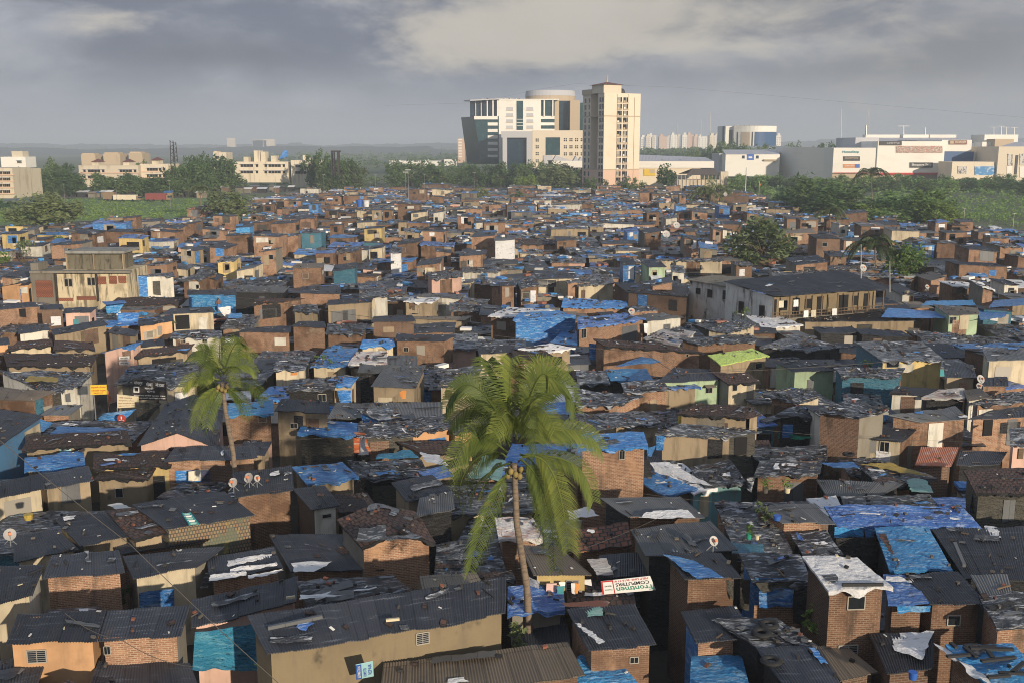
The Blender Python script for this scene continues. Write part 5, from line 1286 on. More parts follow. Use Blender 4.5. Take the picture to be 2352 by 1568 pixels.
for _ in range(900):
    u = rng.uniform(-40, 490); v = rng.uniform(459, 512); p = PZ(u, v, 0)
    if v > bnd(u): continue
    leafcloud(mb, (p.x, p.y, .3), 2.2, .5, 14, .45, 'leafbright' if rng.random() < .5 else 'mangrove', rng)
tag(mb.build('grass'), 'rough green grass of the open field', 'grass', kind='stuff')
# ------------------------------------------------------------------ satellite dishes, water drums
def dish(t, p, z, r, lab, aim=-.3, lnb='orangepaint', Y=None, g='satellite dishes on the roofs', foot=.3):
    b = PZ(*T(t, *p), z) if Y is None else PY(*T(t, *p), Y)
    o = empty('satellite_dish', b, lab, 'satellite dish', g)
    ax = V3((aim, -.85, .45)).normalized(); x = ax.cross(V3((0, 0, 1))).normalized(); y = x.cross(ax)
    c = b + V3((0, 0, foot + r * .7)); n = 18; rows = []
    for j in range(6):
        q = j / 5
        rows.append([c + (x * math.cos(i * 2 * math.pi / n) + y * math.sin(i * 2 * math.pi / n)) * r * q + ax * (.22 * r * q * q) for i in range(n + 1)])
    mb = MB(); u0 = hoff(); mb.grid(rows, 'dish', [[(u0 + i * .1, j * .1) for i in range(n + 1)] for j in range(6)]); mb.build('reflector', o, smooth=True)
    ps = MB(); ps.tube([b - V3((0, 0, .1)), b + V3((0, 0, foot)), c - ax * .04], .03, 'steel', 6)
    for k in (-1, 1): ps.bar(b + V3((k * .3, 0, 0)), b + V3((0, 0, foot)), .03, 'steel')
    ps.build('stand', o)
    ar = MB(); ar.bar(c - y * r * .9, c + ax * r * .8, .03, 'steel'); ar.bar(c + y * r * .6, c + ax * r * .8, .02, 'steel'); q = c + ax * r * .8; ar.obox(q, x * .07, ax * .09, y * .07, lnb); ar.build('feed_arm', o)
dish('A', (95, 330), 4.5, .3, 'big grey satellite dish on a dark roof at the frame edge', .5)
dish('J', (85, 775), 4.8, .29, 'grey satellite dish beside a smaller orange one')
dish('J', (155, 770), 4.8, .2, 'small orange backed dish leaning against the grey dish', .9)
dish('F', (2115, 1180), 4.9, .27, 'rusty white satellite dish at the foot of the smaller palm', -.2)
dish('C', (2075, 385), 5.3, .24, 'orange bowl shaped dish on a plastic roof', .4)
dish('H', (1370, 450), 5.3, .38, 'white satellite dish above a violet tarpaulin roof', .1)
dish('M', (1760, 120), 5, .36, 'grey satellite dish on a post by a brick wall, upper of two', .3)
dish('M', (1745, 180), 4.6, .26, 'lower grey satellite dish on the same post', .3)
dish('I', (1305, 215), 7.2, .5, 'white twin satellite dish on a tall mast behind the veranda roof', .2)
dish('I', (1722, 330), 5, .3, 'pale dish on a wall right of the bright green tree', .2)
for q, lab in (((585, 1380), 'small white dish on a far roof near the field palm row'), ((462, 1490), 'white dish low on a far dark roof'), ((1160, 1000), 'white dish on a far roof below the orange flag')):
    dish('R', q, 5, .8, lab, .1)
bucket('D', (1490, 1330), 4.3, 'signblue', 'blue plastic water drum among black sheets', .17, .3, 'water_drum', cat='drum')
bucket('D', (440, 100), 5.2, 'signblue', 'small blue tub on a corrugated roof', .2, .25, 'tub')
bucket('D', (222, 245), 4.7, 'green', 'green pot on a plastic roof ledge', .14, .28, 'flower_pot', True, 'plant pot')
bucket('D', (285, 250), 4.7, 'signcream', 'cream pot beside the green one', .12, .22, 'flower_pot', False, 'plant pot')
bucket('B', (220, 1505), 3, 'signcream', 'cream bucket hanging plant at the corner of the light blue tarpaulin', .16, .3, 'flower_pot', True, 'plant pot')
bucket('L', (1965, 1165), 4, 'signcream', 'white pot with a leafy plant before a brick wall', .18, .3, 'flower_pot', True, 'plant pot')
bucket('L', (1750, 1165), 4, 'stone', 'dark pot with a tall plant before a brick wall', .18, .3, 'flower_pot', True, 'plant pot')
bucket('I', (1318, 832), 4, 'signred', 'red pot with a plant by the yellow washing house', .2, .35, 'flower_pot', True, 'plant pot')
bucket('I', (1348, 832), 4, 'stone', 'stone pot with a plant by the yellow washing house', .2, .35, 'flower_pot', True, 'plant pot')
bucket('A', (255, 110), 4.3, 'yel', 'bright yellow bundle on a roof ledge near the big dish', .25, .3, 'bundle')
bucket('O', (1050, 695), 5.4, 'signblue', 'blue water tank on a far brick house', 1.0, 2.2, 'water_tank', cat='tank')
bucket('O', (1110, 695), 5.4, 'wht', 'pinkish white water tank next to the blue one', 1.0, 2.0, 'water_tank', cat='tank')
def plant(t, p, z, r, m, lab):
    c = PZ(*T(t, *p), z); o = empty('plant', c, lab, 'plant'); mb = MB(); leafcloud(mb, c + V3((0, 0, r * .7)), r, r, 160, .14, m, R, 6); mb.build('leaves', o); sb = MB(); sb.tube([c - V3((0, 0, .4)), c + V3((0, 0, r))], .03, 'trunk', 5); sb.build('stem', o)
plant('A', (1165, 860), 2.0, .55, 'leafdark', 'green weed in the gap beside a brick house'); plant('D', (765, 920), 4, .6, 'leafbright', 'leafy weed growing on the side of the tall brick house')
plant('C', (310, 1230), 2.7, .6, 'leafolive', 'dry weed at the foot of the large palm'); plant('G', (750, 800), 3.7, .9, 'leafbright', 'yucca-like green plant before a blue tarpaulin'); plant('E', (1545, 440), 3.4, .6, 'leafolive', 'creeper at the corner of a peach house'); plant('D', (350, 80), 5, .5, 'leafolive', 'spindly plant on a roof edge beyond the brown eave'); plant('I', (520, 500), 3.8, .9, 'leafdark', 'bush at the corner of the veranda building')
# ------------------------------------------------------------------ signboards with writing
FONT = bpy.data.fonts[0] if len(bpy.data.fonts) else None
def text_tris(s, bold=False):
    cu = bpy.data.curves.new('t', 'FONT'); cu.body = s; cu.size = 1; cu.resolution_u = 2
    if bold: cu.offset = .018
    ob = bpy.data.objects.new('t', cu); COL.objects.link(ob)
    dg = bpy.context.evaluated_depsgraph_get(); e = ob.evaluated_get(dg); me = e.to_mesh()
    vs = [(v.co.x, v.co.y) for v in me.vertices]; fs = [tuple(p.vertices) for p in me.polygons]
    e.to_mesh_clear(); bpy.data.objects.remove(ob); bpy.data.curves.remove(cu)
    return vs, fs
def write(mb, q, s, s0, s1, t0, t1, m, off, bold=True):
    """lay text s on board quad q (bl, br, tr, tl) filling s0..s1 x t0..t1"""
    vs, fs = text_tris(s, bold)
    if not vs: return
    x0, x1 = min(v[0] for v in vs), max(v[0] for v in vs); y0, y1 = min(v[1] for v in vs), max(v[1] for v in vs)
    P = []
    for x, y in vs:
        a = s0 + (s1 - s0) * (x - x0) / max(1e-6, x1 - x0); b = t0 + (t1 - t0) * (y - y0) / max(1e-6, y1 - y0)
        P.append(bil(q, a, b) + off)
    n = len(mb.v); mb.v += [tuple(p) for p in P]; k = mb.slot(m)
    for f in fs:
        mb.f.append(tuple(n + i for i in f)); mb.mi.append(k); mb.uv += [(0, 0)] * len(f)
def board(name, q, m, lab, cat, lines=(), extra=(), th=.03, parent=None, post=None):
    """q: bl, br, tr, tl in metres; lines: (text, s0, s1, t0, t1, ink); extra: (s0, s1, t0, t1, material)"""
    nrm = (q[1] - q[0]).cross(q[3] - q[0]).normalized()
    if nrm.dot(CAM - q[0]) < 0: nrm = -nrm
    cen = (q[0] + q[2]) / 2
    o = parent if parent is not None else empty(name, cen, lab, cat)
    mb = MB(); f = [p + nrm * th for p in q]; u0 = hoff()
    W, H = (q[1] - q[0]).length, (q[3] - q[0]).length
    mb.poly(f, m, [(u0, 0), (u0 + W, 0), (u0 + W, H), (u0, H)])
    for i in range(4): mb.poly([q[i], q[(i + 1) % 4], f[(i + 1) % 4], f[i]], m, [(u0, 0), (u0 + W, 0), (u0 + W, th), (u0, th)])
    mb.poly(q[::-1], m, [(u0, 0), (u0 + W, 0), (u0 + W, H), (u0, H)])
    if parent is not None:
        o = mb.build('sign', parent); o['_o'] = parent['_o']
    else: mb.build('panel', o)
    k = 0.012 * max(1.0, cen.y / 60)
    for (s0, s1, t0, t1, mm) in extra:
        eb = MB(); eb.poly([bil(q, s0, t0) + nrm * (th + k * .5), bil(q, s1, t0) + nrm * (th + k * .5), bil(q, s1, t1) + nrm * (th + k * .5), bil(q, s0, t1) + nrm * (th + k * .5)], mm); eb.build('printed_field', o)
    if lines:
        tb = MB()
        for (s, s0, s1, t0, t1, ink) in lines: write(tb, q, s, s0, s1, t0, t1, ink, nrm * (th + k))
        if tb.f: tb.build('lettering', o)
    if post:
        pb = MB()
        for a, b in post: pb.bar(a, b, .07, 'steel')
        pb.build('post', o)
    return o
def bq(t, bl, br, tr, tl, Y):
    return [PY(*T(t, *p), Y) for p in (bl, br, tr, tl)]
def vy(t, p, z): return PZ(*T(t, *p), z).y
Ys = 80.0
q = bq('F', (1200, 355), (1512, 360), (1503, 192), (1200, 165), Ys)
board('signboard', q, 'signdark', 'wide black signboard with white Devanagari lettering over the alley', 'signboard', [('संघर्ष', .05, .30, .70, .92, 'inkwhite'), ('सेवा', .40, .60, .70, .92, 'inkwhite'), ('मंडळ', .68, .95, .70, .92, 'inkwhite'), ('धारावी', .36, .62, .54, .66, 'inkwhite'), ('मुंबई', .42, .66, .38, .50, 'inkwhite'), ('कार्यालय समिती सदस्य मंडळ', .04, .96, .17, .27, 'inkwhite'), ('अध्यक्ष सचिव खजिनदार सभासद', .06, .96, .05, .14, 'inkwhite')], [(.03, .2, .36, .64, 'inkwhite'), (.06, .17, .41, .59, 'signdark')],
      post=[(q[0], V3((q[0].x, Ys, 0))), (q[1], V3((q[1].x, Ys, 0)))])
q = bq('F', (820, 310), (966, 306), (965, 218), (818, 222), Ys - 2)
board('signboard', q, 'signyellow', 'small yellow signboard with red lettering on a pole over the alley', 'signboard', [('सार्वजनिक शिव मंडळ', .05, .95, .62, .86, 'inkred'), ('नवरात्री उत्सव', .05, .95, .3, .52, 'inkred'), ('स्वागत', .2, .8, .08, .22, 'inkred')], post=[(q[1].lerp(q[0], .8), V3((q[0].x + .3, Ys - 2, 0)))])
q = bq('F', (1062, 430), (1258, 420), (1255, 325), (1060, 305), Ys - 1.5)
board('signboard', q, 'signcream', 'cream signboard with brown lettering under the black one', 'signboard', [('शाखा जनसंपर्क', .1, .7, .7, .85, 'signbrown'), ('कार्यालय विभाग', .08, .8, .5, .62, 'signbrown'), ('सर्व नागरिकांचे हार्दिक', .05, .95, .28, .4, 'signbrown'), ('स्वागत आहे', .05, .95, .1, .2, 'signbrown')], post=[(q[0], V3((q[0].x, Ys - 1.5, 0)))])
for (a, b, c, d, lab) in (((1075, 720), (1172, 720), (1172, 685), (1075, 690), 'upper white sign on the pink alley house'), ((1078, 765), (1172, 768), (1172, 732), (1078, 732), 'lower white sign on the pink alley house')):
    q = bq('E', a, b, c, d, vy('E', (1120, 640), 4.8) - .35); board('signboard', q, 'inkwhite', lab, 'signboard', [('जय हिंद', .15, .85, .25, .75, 'inkblack')])
c = PY(*T('F', 1100, 525), 76); mb = MB(); o = empty('round_sign', (c.x, c.y, 0), 'round red sign with white lettering on a post by the stall', 'sign'); o['_o'] = (c.x, c.y, 0)
mb.poly([c + V3((.32 * math.cos(k * .3491), -.03, .32 * math.sin(k * .3491))) for k in range(18)], 'signred'); mb.poly([c + V3((.32 * math.cos(-k * .3491), .0, .32 * math.sin(-k * .3491))) for k in range(18)], 'signred'); mb.build('disc', o)
pb = MB(); pb.bar((c.x, c.y + .04, 0), (c.x, c.y + .04, c.z), .06, 'steel'); pb.build('post', o)
tb = MB(); qq = [c + V3((-.25, -.05, -.25)), c + V3((.25, -.05, -.25)), c + V3((.25, -.05, .25)), c + V3((-.25, -.05, .25))]; write(tb, qq, '1', .42, .58, .4, .85, 'inkwhite', V3((0, 0, 0))); write(tb, qq, 'रिचार्ज', .15, .85, .15, .32, 'inkwhite', V3((0, 0, 0))); tb.build('lettering', o)
# upside-down shop board leaning on the roofs
top = 3.6
q = bq('C', (1090, 776), (1566, 735), (1515, 610), (1075, 658), PZ(*T('C', 1250, 640), 4.0).y - 1.3)
r = [q[2], q[3], q[0], q[1]]   # text runs upside down
board('shop_board', r, 'inkwhite', 'white shop board lying upside down with green and black lettering', 'signboard', [('Frontmen', .04, .72, .56, .92, 'signgreen'), ('COMPUTERS', .06, .72, .26, .50, 'inkblack'), ('HELP LINE: 2618 77 81', .06, .74, .05, .19, 'inkred'), ('Frontmen', .80, .94, .64, .75, 'signgreen'), ('TECH NET', .80, .94, .36, .46, 'inkblack')], [(.755, .775, 0, 1, 'inkred'), (.965, 1, 0, 1, 'inkred'), (.775, .965, 0, .1, 'inkred')])
q = [PZ(*T('B', *p), z) for p, z in (((1190, 1500), 3.6), ((1182, 1370), 4.5), ((1030, 1402), 4.5), ((1035, 1530), 3.6))]
board('shop_board', q, 'cyanpanel', 'small blue and green notice board turned on its side by a brown roof', 'signboard', [('ESTIMATION', .1, .9, .74, .92, 'inkwhite'), ('COMPUTER', .1, .7, .4, .58, 'inkblue'), ('REPAIR', .2, .9, .1, .3, 'inkblue')], [(0, 1, .68, 1, 'signblue')])
# orange flag, and a second far one
def flag(t, a, b, tip, Y, lab, m='orangepaint', pole=None):
    A, B, C_ = PY(*T(t, *a), Y), PY(*T(t, *b), Y), PY(*T(t, *tip), Y)
    o = empty('flag', (A.x, Y, 0), lab, 'flag'); o['_o'] = (A.x, Y, 0); mb = MB()
    f = lambda x, y: A.lerp(B, y).lerp(C_, x) + V3((0, .12 * math.sin(x * 7 + y * 3), 0))
    mb.grid([[f(i / 6, j / 6) for i in range(7)] for j in range(7)], m, [[(i * .1, j * .1) for i in range(7)] for j in range(7)]); mb.build('cloth', o)
    pb = MB(); pb.tube([V3((A.x, Y + .03, 0)), V3((A.x, Y + .03, max(A.z, B.z) + .2))], .03 * max(1, Y / 150), 'steel', 6); pb.build('pole', o)
flag('F', (966, 262), (985, 455), (1003, 330), Ys + 3, 'saffron orange flag hanging over the alley')
flag('R', (1560, 870), (1563, 825), (1582, 868), 420, 'small saffron flag on a pole before the mangrove')
# cables
def cable(name, pts, r, lab, sag=0.0):
    P = [PY(*T(t, x, y), Y) for (t, x, y, Y) in pts]; out = []
    for a, b in zip(P, P[1:]):
        for k in range(8):
            w = k / 8; out.append(a.lerp(b, w) - V3((0, 0, sag * 4 * w * (1 - w))))
    out.append(P[-1]); mb = MB(); mb.tube(out, r, 'cable', 5); tag(mb.build(name), lab, 'cable')
cable('power_cable', [('Z', -60, 960, 26), ('Z', 300, 1250, 25), ('Z', 640, 1568, 24), ('Z', 760, 1660, 24)], .010, 'thick black cable slanting across the lower corner of the view', .05)
cable('power_cable', [('A', 580, 945, 34), ('A', 1080, 1180, 33), ('A', 1720, 1420, 32)], .012, 'thin wire slanting over the peach house roof', .2)
cable('power_cable', [('A', 1000, 920, 34), ('A', 720, 1200, 33), ('A', 900, 1460, 32)], .010, 'thin wire drooping in front of the peach wall') if False else None
cable('power_cable', [('E', 1700, 95, 110), ('G', 300, 190, 104), ('G', 1200, 340, 96), ('H', 450, 660, 88), ('H', 1500, 780, 84), ('L', 900, 0, 80), ('M', 900, -120, 84)], .02, 'long pale wire stretched across the middle of the settlement', .1)
cable('power_cable', [('Q', -600, 430, 560), ('Q', 400, 400, 540), ('Q', 1100, 250, 520), ('Q', 1500, 190, 500), ('Q', 2600, 230, 480), ('S', 2352, 60, 460)], .025, 'faint overhead wire crossing the sky before the office complex') 
for i, (a, b, Y0, Y1, lab) in enumerate((((620, 1100), (1010, 1190), 58, 50, 'sagging wire from the dishes towards the palm trunk'), ((1330, 1110), (2050, 1175), 54, 50, 'thin wire over the roofs before the tall blue roofed house'), ((1080, 1330), (1530, 1180), 42, 48, 'thin wire passing behind the palm trunk over grey roofs'), ((1700, 980), (2352, 1010), 62, 60, 'thin wire above the tin house'), ((-20, 1010), (480, 1120), 60, 56, 'thin wire across the tan houses at the frame edge'), ((640, 1010), (1000, 960), 64, 70, 'wire over the blue roof with bricks'))):
    cable('power_cable', [('Z', a[0], a[1], Y0), ('Z', b[0], b[1], Y1)], .009, lab, .35)
cable('power_cable', [('F', 770, 212, Ys), ('F', 1200, 212, Ys)], .02, 'wire between the yellow and black signboards')
# a man at a window
def person(t, foot, Y, z, lab):
    b = PY(*T(t, *foot), Y); o = empty('person', b, lab, 'person'); o['_o'] = tuple(b)
    J = {'pel': (0, 0, .95), 'spine': (0, 0, 1.2), 'ch': (0, -.02, 1.4), 'nk': (0, -.02, 1.53), 'hd': (0, -.03, 1.66), 'top': (0, -.02, 1.75), 'sl': (-.19, 0, 1.45), 'el': (-.27, -.06, 1.18), 'wl': (-.2, -.25, 1.08), 'hl': (-.16, -.32, 1.08), 'sr': (.19, 0, 1.45), 'er': (.28, -.06, 1.18), 'wr': (.22, -.25, 1.08), 'hr': (.18, -.32, 1.08), 'kl': (-.1, -.03, .5), 'al': (-.1, 0, .08), 'tl': (-.1, -.16, .04), 'kr': (.1, -.03, .5), 'ar': (.1, 0, .08), 'tr': (.1, -.16, .04)}
    E = ['pel spine', 'spine ch', 'ch nk', 'nk hd', 'hd top', 'ch sl', 'sl el', 'el wl', 'wl hl', 'ch sr', 'sr er', 'er wr', 'wr hr', 'pel kl', 'kl al', 'al tl', 'pel kr', 'kr ar', 'ar tr']
    rr = {'pel': .15, 'spine': .14, 'ch': .16, 'nk': .06, 'hd': .1, 'top': .07, 'sl': .065, 'sr': .065, 'el': .045, 'er': .045, 'wl': .032, 'wr': .032, 'hl': .035, 'hr': .035, 'kl': .065, 'kr': .065, 'al': .045, 'ar': .045, 'tl': .04, 'tr': .04}
    ks = list(J); me = bpy.data.meshes.new('body'); me.from_pydata([J[k] for k in ks], [tuple(ks.index(x) for x in e.split()) for e in E], []); me.materials.append(MAT['skin'])
    ob = bpy.data.objects.new('body', me); COL.objects.link(ob); ob.parent = o
    md = ob.modifiers.new('skin', 'SKIN'); ob.modifiers.new('sub', 'SUBSURF').levels = 1
    for k, sv in zip(ks, me.skin_vertices[0].data): sv.radius = (rr[k], rr[k]); sv.use_root = k == 'pel'
    hb = MB(); hc = V3((0, -.01, 1.71)); hb.grid([[hc + V3((.105 * math.sin(j * .35) * math.cos(i * .785), .11 * math.sin(j * .35) * math.sin(i * .785), .09 * math.cos(j * .35))) + V3((b.x, b.y, b.z)) for i in range(9)] for j in range(5)], 'inkblack', [[(i, j) for i in range(9)] for j in range(5)]); hb.build('hair', o)
    cb = MB(); cb.tube([b + V3((0, 0, 1.0)), b + V3((0, 0, .75)), b + V3((0, -.02, .35))], [.17, .19, .2], 'cloth_blue', 12); cb.build('wrap_skirt', o)
person('E', (1982, 290), vy('E', (1985, 133), 5) - .75, 0, 'bare-chested man leaning at the open window by the blue tarpaulin')
# ------------------------------------------------------------------ large buildings beyond the settlement
def fx(t, x, y, Y):            # frame point at distance Y
    return PY(*T(t, x, y), Y)
def part(mb, name, o): 
    ob = mb.build(name, o); ob['_o'] = o['_o']; return ob
def blk(mb, t, l, tp, r, bt, Y, depth, m, uo=None):
    """box whose front face fills l..r x tp..bt at distance Y"""
    a, b = fx(t, l, tp, Y), fx(t, r, bt, Y)
    mb.box(a.x, b.x, Y, Y + depth, max(-.3, b.z), a.z, m, hoff() if uo is None else uo)
def pane(mb, t, l, tp, r, bt, Y, m, out=.15):
    a, b = fx(t, l, tp, Y), fx(t, r, bt, Y)
    mb.box(a.x, b.x, Y - out, Y + .02, b.z, a.z, m, hoff())
def bld(name, t, x, Y, label, group=None, cat='building'):
    p = fx(t, x, 600, Y); return empty(name, (p.x, Y, 0), label, cat, group)
def wins(o, t, xs, ys, w, h, Y, frame='bldold', glass='darkglass', nm='window', sill=True):
    for y in ys:
        for x in xs:
            mb = MB(); pane(mb, t, x, y, x + w, y + h, Y, glass, .06); wo = part(mb, nm, o)
            if sill:
                sb = MB(); pane(sb, t, x - w * .06, y + h, x + w * 1.06, y + h * 1.14, Y, frame, .4); part(sb, 'sill', wo)
# --- beige residential tower, turned 28 degrees
th = rad(28); C0 = fx('Q', 1808, 600, 556); C0.z = 0
e1 = V3((math.cos(th), math.sin(th), 0)); e2 = V3((-math.sin(th), math.cos(th), 0)); n1 = V3((math.sin(th), -math.cos(th), 0)); n2 = V3((-math.cos(th), -math.sin(th), 0))
def edge_len(zx, e):
    d = ray(*T('Q', zx, 600)); a, b = C0.x, C0.y
    # C0 + s e on the vertical plane through the ray
    return (d.x * b - d.y * a) / (e.x * d.y - e.y * d.x)
W1, W2 = edge_len(2207, e1), edge_len(1575, e2)
o = empty('apartment_tower', C0, 'tall beige residential tower with two rows of dark windows and a pyramid cap', 'tower'); o['_o'] = tuple(C0)
zt = fx('Q', 1808, 290, 556).z
def qb(mb, s0, s1, d0, d1, z0, z1, m):
    mb.obox(C0 + e1 * ((s0 + s1) / 2) + e2 * ((d0 + d1) / 2) + V3((0, 0, (z0 + z1) / 2)), e1 * ((s1 - s0) / 2), e2 * ((d1 - d0) / 2), V3((0, 0, (z1 - z0) / 2)), m, hoff())
zz = lambda zy: fx('Q', 1808, zy, 556).z
zp = zz(1140)
mb = MB(); qb(mb, 0, W1, 0, W2, 0, zp, 'bldpink'); qb(mb, 0, W1, 0, W2 * .28, zp, zt, 'bldcream'); qb(mb, W1 * .28, W1, W2 * .28, W2 * .62, zp, zt, 'bldtan'); qb(mb, 0, W1, W2 * .62, W2, zp, zt, 'bldcream'); part(mb, 'wall', o)
mb = MB()
for zy in (545, 1138): qb(mb, -.12, W1 + .12, -.15, W2 + .15, zz(zy) - .25, zz(zy) + .25, 'bldtan')
qb(mb, W1 * .345, W1 * .355, -.18, 0, zp, zt - .4, 'bldtan'); qb(mb, W1 * .645, W1 * .655, -.18, 0, zp, zt - .4, 'bldtan'); qb(mb, W1 * .825, W1 * .832, -.3, 0, 4, zt - 2, 'bldtan'); part(mb, 'moulding', o)
mb = MB(); qb(mb, -.5, W1 * .46, W2 * .0, W2 * .55, zt - .0, zz(195), 'bldcream'); part(mb, 'penthouse', o)
mb = MB(); qb(mb, -.5, W1 * .22, W2 * .56, W2 + .4, zt - .5, zz(240), 'bldtan'); part(mb, 'parapet', o)
mb = MB(); zc = zz(198); pc = [C0 + e1 * s + e2 * d + V3((0, 0, zc)) for s, d in ((-1.6, -1.2), (W1 * .52, -1.2), (W1 * .52, W2 * .6), (-1.6, W2 * .6))]; ap = (pc[0] + pc[2]) / 2 + V3((0, 0, 1.7))
for i in range(4): mb.poly([pc[i], pc[(i + 1) % 4], ap], 'redroof', [(0, 0), (9, 0), (4, 5)])
mb.poly(pc[::-1], 'bldtan'); rf = part(mb, 'roof', o)
mb = MB(); mb.tube([ap - V3((0, 0, .6)), ap + V3((0, 0, 1.2)), ap + V3((0, 0, 4))], [.7, .35, .06], 'bldtan', 8); part(mb, 'spire', rf)
mb = MB(); c = C0 + e1 * W1 * .6 + e2 * 5 + V3((0, 0, zt)); mb.tube([c, c + V3((0, 0, 1.4)), c + V3((0, 0, 2.4)), c + V3((0, 0, 2.9))], [2, 2, 1.4, .3], 'signdark', 14); part(mb, 'roof_tank', o)
rows_y = [335 + 75 * k for k in range(11)] + [1160, 1228]
for y in rows_y:
    z1, z0 = zz(y), zz(y + 58)
    for s0, s1 in ((.345, .48), (.52, .655)):
        mb = MB(); qb(mb, W1 * s0, W1 * s1, -.10, .05, z0, z1, 'void'); w = part(mb, 'window', o)
        pb = MB(); qb(pb, W1 * s0, W1 * s1, -.55, 0, z0 - .25, z0 + .3, 'bldtan'); qb(pb, W1 * (s0 + (s1 - s0) * R.choice([.2, .5, .7])) - .25, W1 * (s0 + (s1 - s0) * .6) + .25, -.2, -.08, z0, z1, 'frame'); qb(pb, W1 * s0 + .2, W1 * s0 + R.uniform(.8, 1.6), -.45, 0, z0 + .3, z0 + 1.1, R.choice(['bldwhite', 'bldtan', 'frame'])); part(pb, 'sill', w)
for y in rows_y:
    z1, z0 = zz(y + 5), zz(y + 55)
    for d0, d1 in ((.03, .11), (.14, .22), (.66, .72), (.84, .92)):
        mb = MB(); qb(mb, -.08, .05, W2 * d0, W2 * d1, z0, z1, 'glassnavy'); part(mb, 'side_window', o)
# --- glass office complex
Yo = 750.0
o = bld('office_block', 'Q', 800, Yo, 'large white and dark glass office complex with a leaning glass wedge at one end', cat='office building')
mb = MB(); blk(mb, 'Q', 648, 365, 1110, 1120, Yo, 45, 'bldwhite'); blk(mb, 'Q', 1255, 372, 1310, 760, Yo + 6, 38, 'bldtan'); blk(mb, 'Q', 1436, 372, 1540, 760, Yo + 14, 30, 'bldtan'); blk(mb, 'Q', 330, 380, 650, 560, Yo + 7, 35, 'glassnavy'); blk(mb, 'Q', 1110, 372, 1262, 760, Yo + 2.5, 40, 'glassteal'); blk(mb, 'Q', 1310, 378, 1440, 760, Yo + 22, 25, 'glassnavy'); blk(mb, 'Q', 1540, 400, 1600, 760, Yo + 22, 20, 'glassteal'); part(mb, 'wall', o)
mb = MB(); pane(mb, 'Q', 845, 380, 916, 700, Yo, 'glassteal', .3); part(mb, 'glass_strip', o)
mb = MB()
for y in (580, 618, 652): pane(mb, 'Q', 845, y, 916, y + 5, Yo, 'bldwhite', .5)
part(mb, 'glazing_bar', o)
wins(o, 'Q', (730, 953), (448, 516, 584, 652), 75, 34, Yo, 'bldtan', 'bldgrey')
for x0, x1 in ((515, 528), (577, 592), (628, 650), (390, 398), (450, 458)):
    mb = MB(); blk(mb, 'Q', x0, 375, x1, 548, Yo + (0 if x0 > 500 else 5), 1.2, 'bldwhite'); part(mb, 'column', o)
for x0, x1 in ((1143, 1157), (1238, 1250)):
    mb = MB(); blk(mb, 'Q', x0, 370, x1, 548, Yo + .5, 1.2, 'bldwhite'); part(mb, 'column', o)
# wedge: front face leans out to the side
TLf, TRf, BRf, BLf = fx('Q', 378, 552, Yo), fx('Q', 645, 548, Yo), fx('Q', 650, 1075, Yo), fx('Q', 455, 1075, Yo)
TLb, BLb = fx('Q', 232, 562, Yo + 40), fx('Q', 302, 1075, Yo + 40); TRb, BRb = TRf + V3((8, 40, 0)), BRf + V3((8, 40, 0))
mb = MB(); u0 = hoff()
mb.poly([BLf, BRf, TRf, TLf], 'glassteal', [(u0, 0), (u0 + 20, 0), (u0 + 20, 40), (u0, 40)]); mb.poly([BLb, BLf, TLf, TLb], 'glassnavy', [(u0, 0), (u0 + 40, 0), (u0 + 40, 40), (u0, 40)]); mb.poly([TLf, TRf, TRb, TLb], 'bldgrey'); mb.poly([BRb, BLb, TLb, TRb], 'glassnavy'); part(mb, 'glass_wedge', o)
mb = MB(); pane(mb, 'Q', 376, 548, 636, 584, Yo, 'bldwhite', .5); part(mb, 'band', o)
for y0, y1 in ((618, 652), (690, 724), (760, 796), (832, 864), (902, 932), (974, 1000)):
    mb = MB(); pane(mb, 'Q', 526, y0, 636, y1, Yo, 'bldwhite', .5); part(mb, 'band', o)
for y0, y1 in ((546, 580), (618, 650), (688, 720)):
    mb = MB(); pane(mb, 'Q', 1112, y0, 1262, y1, Yo + 2.5, 'bldwhite', .6); part(mb, 'band', o)
mb = MB(); a, b = fx('Q', 262, 386, Yo + 30), fx('Q', 655, 364, Yo - 2)
pl = [fx('Q', 330, 380, Yo - 2), b, b + V3((0, 45, 0)), a]; pl2 = [p + V3((0, 0, .8)) for p in pl]
mb.poly(pl2, 'bldgrey'); mb.poly(pl[::-1], 'bldgrey'); [mb.poly([pl[i], pl[(i + 1) % 4], pl2[(i + 1) % 4], pl2[i]], 'bldgrey') for i in range(4)]; blk(mb, 'Q', 640, 358, 1310, 368, Yo - 1, 46, 'bldwhite'); part(mb, 'roof', o)
cx, r = (fx('Q', 945, 300, Yo + 40).x + fx('Q', 1510, 300, Yo + 40).x) / 2, (fx('Q', 1510, 300, Yo + 40).x - fx('Q', 945, 300, Yo + 40).x) / 2
mb = MB(); z0, z1 = fx('Q', 1200, 380, Yo + 40).z, fx('Q', 1200, 318, Yo + 40).z
mb.cyl((cx, Yo + 40 + r, 0), r, z0 - 8, z1, 'bldtan', 40); mb.cyl((cx, Yo + 40 + r, 0), r * 1.01, z1, z1 + 4, 'bldgrey', 40, r * .98); part(mb, 'roof_drum', o)
mb = MB()
for k in range(26):
    x = 470 + k * 16 + R.uniform(-4, 4); blk(mb, 'Q', x, 360 - R.uniform(4, 16), x + R.uniform(4, 14), 362, Yo + 12, 2, R.choice(['bldgrey', 'signdark', 'bldtan']))
part(mb, 'roof_plant', o)
